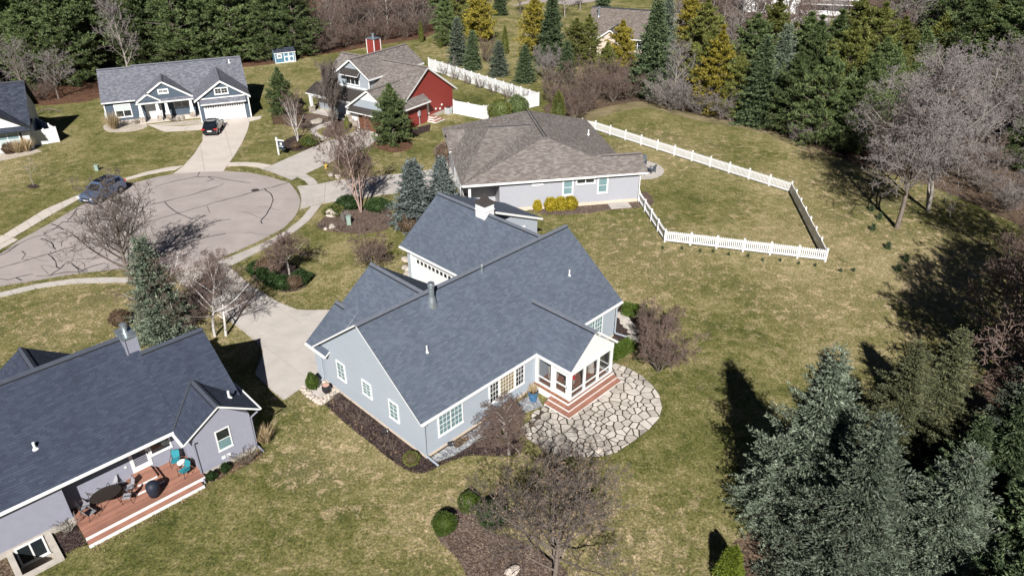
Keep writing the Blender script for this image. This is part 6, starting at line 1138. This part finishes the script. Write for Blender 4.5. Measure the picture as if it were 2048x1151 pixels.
for i, (x, y, s, l) in enumerate(((665, 430, .75, 'flat pale boulder at the left of the birch island'), (664, 455, .4, 'white boulder in the birch island'), (651, 459, .25, 'small stone at the rim of the birch island'), (556, 527, .45, 'pale boulder beside the brown bush in the round island'), (812, 521, .45, 'pale boulder at the garage corner, upper one'), (812, 537, .42, 'pale boulder at the garage corner, middle one'), (822, 543, .5, 'rounded boulder touching the garage corner'), (815, 551, .4, 'reddish flat stone at the garage corner'), (676, 355, .5, 'grey boulder at the edge of the brown roofed house drive'), (662, 352, .4, 'tan boulder near the fire hydrant'), (884, 332, .8, 'flat grey boulder by the brown roofed house'), (365, 238, .6, 'grey boulder by the blue house porch'), (378, 236, .6, 'pale boulder by the blue house garage'), (356, 240, .5, 'rounded pale boulder in the blue house gravel bed'), (1026, 1142, .38, 'flat pale stone under the bare tree in the foreground'), (635, 247, .8, 'large mossy boulder by the red house path'), (1200, 902, .28, 'dark red rounded stone on the patio edge'))):
    rock('boulder', l, G(x, y), s, s * .75, s * .6, ROCK if i % 2 else ROCKP, 80 + i, z=.05 if 'patio' in l else 0)
# ------------------------------------------------------------------ vehicles
def carpaint(name, c, metal=.5, rough=.25):
    s = N(name); s.b.inputs['Coat Weight'].default_value = .8; s.b.inputs['Coat Roughness'].default_value = .05; return s.fin(c, rough, metal, .5)
TYRE = plain('tyre_rubber', (.015, .015, .015), .8); RIM = plain('alloy_rim', (.45, .45, .46), .3, .8); CGL = glassy('car_glass', (.012, .016, .022), .03); RED = plain('tail_lamp_red', (.45, .02, .02), .3); LAMP = plain('lamp_clear', (.75, .77, .78), .15); PLATE = plain('plate_white', (.75, .75, .75), .5)
def car(name, label, cat, paint, loc, rz, L, W, H, prof, roofz, rack=False, trim=None):
    """prof: side outline (x along, z); the body is lofted across the width with tumblehome"""
    root = emp(name, label, cat, loc, rz); hw = W / 2
    belt = .68 * H; body = B(); secs = [(-1, .0), (-.985, .93), (-.90, .985), (-.6, 1.0), (0, 1.0), (.6, 1.0), (.90, .985), (.985, .93), (1, .0)]
    xs = [x for x, _ in prof]; top = [z for _, z in prof]; n = len(prof); cross = []
    low = .28
    for (x, zt_) in prof:
        nar = 1.0 - .10 * max(0, (abs(x) / (L / 2)) - .72) / .28
        if zt_ > belt: sh = belt
        else: sh = zt_ - .05
        row = [(x, -hw * nar * .94, low), (x, -hw * nar, low + .18), (x, -hw * nar, sh * .85), (x, -hw * nar * .97, sh)]
        if zt_ > belt + .02: row += [(x, -hw * nar * (.97 - .20 * (zt_ - belt) / (H - belt)), zt_ - .05), (x, -hw * nar * (.90 - .20 * (zt_ - belt) / (H - belt)), zt_)]
        else: row += [(x, -hw * nar * .95, sh + .02), (x, -hw * nar * .86, zt_)]
        row = row + [(a, -b_, c) for a, b_, c in reversed(row)]; cross.append(row)
    for i in range(n):
        body.v += cross[i]
    m = len(cross[0])
    for i in range(n - 1):
        for j in range(m):
            k = (j + 1) % m; body.f.append((i * m + j, i * m + k, (i + 1) * m + k, (i + 1) * m + j)); body.m.append(0)
    body.f.append(tuple(reversed(range(m)))); body.m.append(0); body.f.append(tuple((n - 1) * m + j for j in range(m))); body.m.append(0)
    bo = body.out('body', paint, root, smooth=False)
    # glazing: thin plates just proud of the cabin
    cab = [i for i in range(n) if prof[i][1] > belt + .02]; a, z = cab[0], cab[-1]
    def plate(pts, nm, mm, off=.012):
        P = [Vector(p) for p in pts]; nrm = (P[1] - P[0]).cross(P[2] - P[0]).normalized(); c = sum(P, Vector()) / len(P)
        if nrm.dot(c - Vector((0, 0, H * .5))) < 0: nrm = -nrm
        return B().extr([p - nrm * .02 for p in P], nrm * (.02 + off)).out(nm, mm, root)
    def L_(p, q, t): return tuple(Vector(p).lerp(Vector(q), t))
    for s in (0, 1):
        g = (lambda i, j: cross[i][j]) if s == 0 else (lambda i, j: cross[i][m - 1 - j])
        mids = [a + 1 + round(k * (z - a - 2) / 3) for k in range(4)] if z - a > 4 else [a + 1, z - 1]
        for i0, i1 in zip(mids, mids[1:]):
            if i1 <= i0: continue
            A, C, D, E_ = g(i0, 3), g(i1, 3), g(i1, 4), g(i0, 4); plate([L_(L_(A, E_, .12), L_(C, D, .12), .04), L_(L_(A, E_, .12), L_(C, D, .12), .96), L_(L_(A, E_, .9), L_(C, D, .9), .96), L_(L_(A, E_, .9), L_(C, D, .9), .04)], 'side_window', CGL)
    for i0, i1, nm in ((a - 1, a, 'rear_window'), (z + 1, z, 'windscreen')):
        if 0 <= i0 < n:
            A, C, D, E_ = cross[i0][5], cross[i0][m - 6], cross[i1][m - 6], cross[i1][5]; plate([L_(L_(A, E_, .08), L_(C, D, .08), .04), L_(L_(A, E_, .08), L_(C, D, .08), .96), L_(L_(A, E_, .92), L_(C, D, .92), .93), L_(L_(A, E_, .92), L_(C, D, .92), .07)], nm, CGL)
    wr = .36 if H > 1.6 else .34
    for x in (-L * .295, L * .305):
        for s in (-1, 1):
            arch = B(); arch.tube((x, s * (hw - .22), wr), (x, s * (hw + .006), wr), wr + .07, wr + .07, 18); arch.out('wheel_arch', TYRE, root)
            t = B(); t.tube((x, s * (hw - .2), wr), (x, s * (hw + .02), wr), wr, wr, 18); wo_ = t.out('wheel', TYRE, root); r_ = B(); r_.tube((x, s * (hw + .015), wr), (x, s * (hw + .035), wr), wr * .66, wr * .55, 14); r_.out('rim', RIM, wo_)
    fx = L / 2
    for s in (-1, 1):
        B().box(fx - .28, fx + .012, s * hw * .86 - .18, s * hw * .86 + .10, prof[-1][1] - .16, prof[-1][1] + .01).out('headlight', LAMP, root); B().box(-fx - .012, -fx + .12, s * hw * .80 - .2, s * hw * .80 + .2, .82 if H < 1.6 else 1.0, .97 if H < 1.6 else 1.16).out('tail_lamp', RED, root)
        B().box(L * .17, L * .17 + .12, s * (hw + .1) - .11, s * (hw + .1) + .08, belt + .0, belt + .14).out('mirror', paint, root)
    B().box(fx - .02, fx + .02, -hw * .55, hw * .55, prof[-1][1] - .18, prof[-1][1] - .06).out('grille', BLACK, root); B().box(fx - .03, fx + .015, -hw * .7, hw * .7, .3, .46).out('bumper', trim or BLACK, root); B().box(-fx - .02, -fx + .03, -hw * .8, hw * .8, .3, .48).out('bumper', trim or BLACK, root)
    B().box(-fx - .03, -fx, -.26, .26, .6, .73).out('number_plate', PLATE, root); B().box(fx - .0, fx + .03, -.26, .26, .46, .58).out('number_plate', PLATE, root)
    B().box(-L * .28, L * .07, -hw * .56, hw * .56, H - .03, H + .006).out('sunroof', CGL, root)
    if rack:
        for s in (-1, 1): B().beam((-L * .33, s * hw * .62, H + .05), (L * .06, s * hw * .62, H + .05), .04, .05).out('roof_rail', BLACK, root)
        for x in (-L * .26, -L * .02): B().beam((x, -hw * .66, H + .1), (x, hw * .66, H + .1), .08, .04).out('crossbar', BLACK, root)
    return root
SUVA = -108.0
suvp = [(-2.3, .75), (-2.28, 1.05), (-2.18, 1.18), (-1.95, 1.60), (-1.75, 1.70), (-1.0, 1.745), (-.2, 1.75), (.35, 1.72), (.55, 1.66), (1.28, 1.10), (1.8, 1.04), (2.14, .96), (2.28, .80)]
dv = Vector((math.cos(R(SUVA)), math.sin(R(SUVA)), 0)); c0 = (G(240, 387) + G(198, 408)) / 2 + Vector((dv.y, -dv.x, 0)) * .88 - dv * .25
car('parked_suv', 'silver blue SUV with roof rack parked at the kerb', 'car', carpaint('paint_silver_blue', (.11, .165, .29), .25, .35), (c0.x, c0.y, .012), math.atan2(dv.y, dv.x), 4.6, 1.88, 1.75, suvp, 1.75, True)
carp = [(-2.3, .7), (-2.28, .98), (-2.1, 1.06), (-1.5, 1.42), (-1.1, 1.52), (-.4, 1.56), (.2, 1.53), (.45, 1.47), (1.15, 1.02), (1.8, .95), (2.15, .86), (2.3, .72)]
q0, q1 = G(421, 273.5), G(436, 250); dv = (q1 - q0).normalized(); c0 = q0 + dv * 2.3
car('parked_car', 'black crossover car parked on the pale driveway', 'car', carpaint('paint_black', (.012, .014, .022), .3, .2), (c0.x, c0.y, .034), math.atan2(dv.y, dv.x), 4.6, 1.85, 1.56, carp, 1.56)
# ------------------------------------------------------------------ deck and porch furniture
TEAL = plain('teal_sling', (.02, .22, .27), .7); MESHG = plain('grey_sling', (.30, .30, .33), .7); BRONZE = plain('bronze_metal', (.045, .035, .03), .45, .3); WICK = plain('white_wicker', (.62, .58, .53), .7, 0, .3, .15, 12, .5); COVER = plain('navy_cover', (.015, .02, .035), .6)
def sling_chair(label, fr, u, v, z, rz, fab, frame, group, name='patio_chair', s=1.0):
    p = fr.world(u, v, z); root = emp(name, label, 'chair', p, rz, group); root.scale = (s, s, s)
    b = B(); b.box(-.25, .25, -.24, .26, .40, .43); st = b.out('seat', fab, root)
    b = B(); P = [(-.24, -.25, .45), (.24, -.25, .45), (.24, -.42, .95), (-.24, -.42, .95)]; b.extr(P, (0, -.025, 0)); b.out('backrest', fab, root)
    for sx in (-.28, .28):
        for y0, y1 in ((.26, .30), (-.24, -.34)): B().tube((sx, y0, .42), (sx, y1, 0), .016).out('leg', frame, root)
        a = B(); a.path([(sx, .28, .42), (sx, .28, .62), (sx, .2, .66), (sx, -.3, .66), (sx, -.34, .70)], .016); a.out('armrest', frame, root)
    B().path([(-.26, -.25, .43), (-.26, -.44, .97), (.26, -.44, .97), (.26, -.25, .43)], .016).out('back_frame', frame, root); return root
def table(label, fr, u, v, z, rx, ry, h, top, leg, name='patio_table', rz=0):
    root = emp(name, label, 'table', fr.world(u, v, z), fr.yaw + rz); n = 22; b = B(); b.prism([(rx * math.cos(2 * math.pi * i / n), ry * math.sin(2 * math.pi * i / n)) for i in range(n)], h - .03, h); b.out('table_top', top, root)
    for sx in (-1, 1):
        for sy in (-1, 1): B().tube((sx * rx * .45, sy * ry * .4, h - .03), (sx * rx * .6, sy * ry * .6, 0), .018).out('leg', leg, root)
    return root
tx, ty = -4.55, 1.2
table('oval dark glass dining table on the redwood deck', LH, tx, ty, DZ, .78, .55, .72, BRONZE, BRONZE)
for i, (a, l) in enumerate(((-155, 'left end'), (160, 'upper left'), (110, 'upper middle'), (62, 'upper right'), (5, 'right end'), (-42, 'lower right'))):
    t = R(a); u = tx + 1.1 * math.cos(t); v = ty + .80 * math.sin(t); sling_chair('grey mesh dining chair at the %s of the oval table' % l, LH, u, v, DZ, LH.yaw + math.atan2(ty - v, tx - u) - math.pi / 2, MESHG, BRONZE, 'dining chairs round the oval table', s=.86)
table('small round white table on the deck between two teal chairs', LH, -.62, 1.0, DZ, .26, .26, .5, TRIM, BRONZE, 'side_table')
sling_chair('teal sling chair at the back of the small white table', LH, -.78, 1.55, DZ, LH.yaw + 2.6, TEAL, BRONZE, 'teal sling chairs', s=.86); sling_chair('teal sling chair at the front of the small white table', LH, -.75, .45, DZ, LH.yaw + 1.9, TEAL, BRONZE, 'teal sling chairs', s=.86)
gr = emp('covered_grill', 'kettle grill under a dark navy cover on the deck', 'grill', LH.world(-2.55, .12, DZ), LH.yaw); b = B(); b.lathe([(.28, .02), (.33, .3), (.36, .62), (.33, .78), (.2, .9), (.06, .94)], 14); b.out('cover', COVER, gr, smooth=True); b = B(); b.tube((-.12, -.34, .6), (.12, -.34, .6), .018); b.out('handle', BLACK, gr)
# porch interior
def wicker(label, u, v, rz):
    root = emp('wicker_chair', label, 'chair', MH.world(u, v, pz), MH.yaw + rz); B().lathe([(.27, .0), (.25, .3), (.32, .36), (.33, .42)], 12).out('seat', WICK, root); b = B(); P = []
    for i in range(9):
        a = R(200 + i * 17.5); P.append((.34 * math.cos(a), .34 * math.sin(a)))
    for (x0, y0), (x1, y1) in zip(P, P[1:]): b.extr([(x0, y0, .4), (x1, y1, .4), (x1 * 1.18, y1 * 1.18, .95), (x0 * 1.18, y0 * 1.18, .95)], (-x0 * .08, -y0 * .08, 0))
    b.out('backrest', WICK, root); B().lathe([(.26, .42), (.27, .48), (.2, .52)], 12).out('cushion', plain('rose_cushion', (.35, .12, .10), .9), root)
wicker('white wicker chair behind the left porch screen', 10.1, -.8, 2.2); wicker('white wicker chair behind the porch door', 10.35, -1.95, 1.6); wicker('white wicker chair behind the right porch screen', 12.7, -1.9, -1.8)
lp = emp('floor_lamp', 'red shaded lamp inside the porch', 'lamp', MH.world(10.2, -2.35, pz), 0); B().tube((0, 0, 0), (0, 0, 1.0), .02).out('stem', BLACK, lp); B().lathe([(.2, 1.0), (.11, 1.3)], 12).out('shade', plain('red_shade', (.5, .03, .03), .7), lp); B().lathe([(.14, 0), (.12, .03)], 12).out('foot', BLACK, lp)
table('dark table inside the porch', MH, 11.6, -1.3, pz, .5, .5, .5, BRONZE, BRONZE, 'porch_table')
# pots and spotlights
def pot(label, p, prof, m, plantm=None, z=0.0, cat='pot'):
    root = emp('plant_pot', label, cat, (p.x, p.y, z)); B().lathe(prof, 14).out('pot', m, root, smooth=False); h = prof[-1][1]; B().lathe([(prof[-1][0] * .85, h - .04), (prof[-1][0] * .85, h + .01)], 12).out('soil', plantm or MULCH, root)
    return root
BLUEP = plain('blue_glaze', (.05, .14, .26), .25, 0, .5, .4, 4); TERR = plain('terracotta_pink', (.55, .33, .26), .8)
pp = pot('square blue glazed pot with dry stems on the pebbles', G(1066, 800), [(.24, 0), (.34, .62), (.37, .64), (.37, .70)], BLUEP, z=.045); gm, _ = grass_tuft(99, .6, 160, .35); link('dry_stems', gm[0][1], pp, (0, 0, .68))
pot('black ribbed pot with pink rim beside the conical bush', G(654, 785), [(.17, 0), (.28, .2), (.29, .42), (.24, .56), (.26, .6)], BLACK, TERR, z=.036); tag(B().prism([G(*q) for q in zs(590, 680, 4.43, [(140, 470), (200, 400), (260, 420), (310, 490), (265, 520)])], -.02, .055).out('paving_slab', CONCD), 'grey slab under the black ribbed pot', 'slab')
def spot(label, p):
    root = emp('garden_spotlight', label, 'lamp', (p.x, p.y, .03)); B().tube((0, 0, 0), (0, 0, .12), .03).out('stake', BLACK, root); b = B(); b.tube((-.14, 0, .18), (.14, 0, .24), .13, .15, 12); b.out('housing', BLACK, root); B().tube((.141, 0, .24), (.15, 0, .242), .08, .08, 10).out('lens', LAMP, root)
spot('black garden spotlight on the pebble strip', G(901, 893)); spot('black garden spotlight in the mulch of the end wall', G(771, 868))
hy_ = emp('fire_hydrant', 'yellow fire hydrant beside the red house drive', 'hydrant', G(652, 337)); YEL = plain('hydrant_yellow', (.62, .42, .10), .5); B().lathe([(.16, 0), (.16, .05), (.10, .06), (.10, .5), (.14, .5), (.14, .56), (.11, .62), (.05, .72), (.02, .75)], 12).out('barrel', YEL, hy_)
for s in (-1, 1): B().tube((0, 0, .4), (s * .2, 0, .4), .055, .055, 8).out('nozzle_cap', YEL, hy_)
UG = plain('utility_green', (.27, .36, .31), .6)
ub_ = emp('utility_box', 'pale green utility pedestal in the birch island', 'utility box', G(699, 449)); bevel(B().box(-.2, .2, -.18, .18, 0, .85).out('cabinet', UG, ub_), .05); B().box(-.23, .23, -.21, .21, .85, .9).out('lid', UG, ub_)
ub2 = emp('utility_box', 'pale green utility pedestal on the left lawn behind the sidewalk', 'utility box', G(195, 341)); bevel(B().box(-.2, .2, -.17, .17, 0, .6).out('cabinet', UG, ub2), .05); B().box(-.23, .23, -.19, .19, .6, .65).out('lid', UG, ub2)
# sale sign: white post with arm and a dark hanging panel
sg = emp('sale_sign', 'white post sign with dark hanging panel beside the driveway', 'sign', G(558, 309.5), R(-25)); B().box(-.07, .07, -.07, .07, 0, 2.05).out('post', TRIM, sg); B().box(-.16, 1.05, -.05, .05, 1.78, 1.9).out('arm', TRIM, sg); B().box(-.1, .1, -.1, .1, 2.05, 2.1).out('cap', TRIM, sg)
pn_ = B().box(.16, .98, -.02, .02, .75, 1.7).out('panel', plain('navy_panel', (.015, .03, .06), .5), sg); B().box(.42, .72, -.024, -.0205, 1.3, 1.55).out('emblem', TRIM, pn_); B().box(.28, .86, -.024, -.0205, 1.08, 1.16).out('mark', TRIM, pn_)
for x in (.3, .84): B().tube((x, 0, 1.7), (x, 0, 1.78), .012).out('hook', BLACK, sg)
ac = emp('air_conditioner', 'grey air conditioner at the foot of the red wall', 'air conditioner', RH.world(.75, -2.0), RH.yaw); bevel(B().box(-.4, .4, -.4, .4, .06, .85).out('cabinet', UTIL, ac), .06); B().box(-.45, .45, -.45, .45, 0, .06).out('pad', CONC, ac); B().lathe([(.33, .85), (.33, .87), (.1, .88)], 14).out('fan_guard', BLACK, ac)
# far patio with blue grey chairs
b = B(); cc = TH.world(3.3, 8.4); b.prism([(cc.x + 2.6 * math.cos(t * .314), cc.y + 2.9 * math.sin(t * .314)) for t in range(20)], -.06, .04); tag(b.out('patio', CONC), 'round grey patio behind the brown roofed house', None, None, 'structure')
ADI = plain('slate_adirondack', (.08, .10, .125), .6)
def adirondack(label, p, rz):
    root = emp('adirondack_chair', label, 'chair', (p.x, p.y, .04), rz, 'adirondack chairs on the round patio'); B().extr([(-.28, -.3, .22), (.28, -.3, .22), (.28, .35, .38), (-.28, .35, .38)], (0, 0, .03)).out('seat', ADI, root)
    for i in range(5): B().extr([(-.3 + i * .12, -.28, .25), (-.2 + i * .12, -.28, .25), (-.2 + i * .12, -.62, 1.0 + .06 * (2 - abs(i - 2))), (-.3 + i * .12, -.62, 1.0 + .06 * (2 - abs(i - 2)))], (0, -.025, 0)).out('back_slat', ADI, root)
    for s in (-.34, .34): B().box(s - .06, s + .06, -.4, .4, .54, .57).out('armrest', ADI, root); B().box(s - .03, s + .03, .28, .36, 0, .54).out('leg', ADI, root); B().box(s - .03, s + .03, -.42, -.34, 0, .54).out('leg', ADI, root)
for i, (u, v, r_, l) in enumerate(((2.6, 9.6, 200, 'rear left'), (3.9, 9.5, 150, 'rear right'), (3.0, 7.0, 340, 'front left'), (4.1, 7.3, 40, 'front right'))): adirondack('slate grey adirondack chair on the round patio, %s one' % l, TH.world(u, v), R(r_))
fp = emp('fire_pit', 'dark fire pit between the adirondack chairs', 'fire pit', TH.world(3.4, 8.4, .04)); B().lathe([(.35, 0), (.42, .3), (.42, .36), (.34, .36)], 14).out('bowl', BLACK, fp); B().lathe([(.34, .3), (.3, .33)], 12).out('ash', CONCD, fp)
# fallen branch, utility pole, bird feeder
fb = emp('fallen_branch', 'dead fallen branch lying on the far left lawn', 'branch', G(92, 226), .4); b = B(); b.path([(-1.2, -.9, .05), (-.5, .1, .3), (.4, .5, .4), (1.5, .1, .12), (2.0, -.3, .04)], .06); b.path([(-.5, .1, .3), (-.2, 1.0, .6), (.3, 1.5, .2)], .04); b.path([(.4, .5, .4), (.5, -.4, .1)], .035); b.path([(1.5, .1, .12), (2.1, .6, .3)], .03); b.out('branch', BARK, fb)
up = emp('utility_pole', 'leaning wooden utility pole with transformer in the far wood', 'pole', G(1840, 62)); B().tube((0, 0, 0), (1.1, 0, 14), .17, .11, 8).out('pole', BARKL, up); B().tube((1.25, -.3, 8.8), (1.3, -.3, 9.9), .28, .28, 10).out('transformer', UTIL, up); B().box(-.3, 2.3, -.08, .08, 12.6, 12.75).out('crossarm', BARKL, up)
bf = emp('birdbath', 'small dark garden ornament between the round clipped bushes', 'ornament', G(943, 1026)); B().lathe([(.12, 0), (.06, .05), (.05, .35), (.18, .42), (.18, .46)], 10).out('pedestal', BLACK, bf); B().lathe([(.15, .46), (.03, .52)], 10).out('bowl', UTIL, bf)
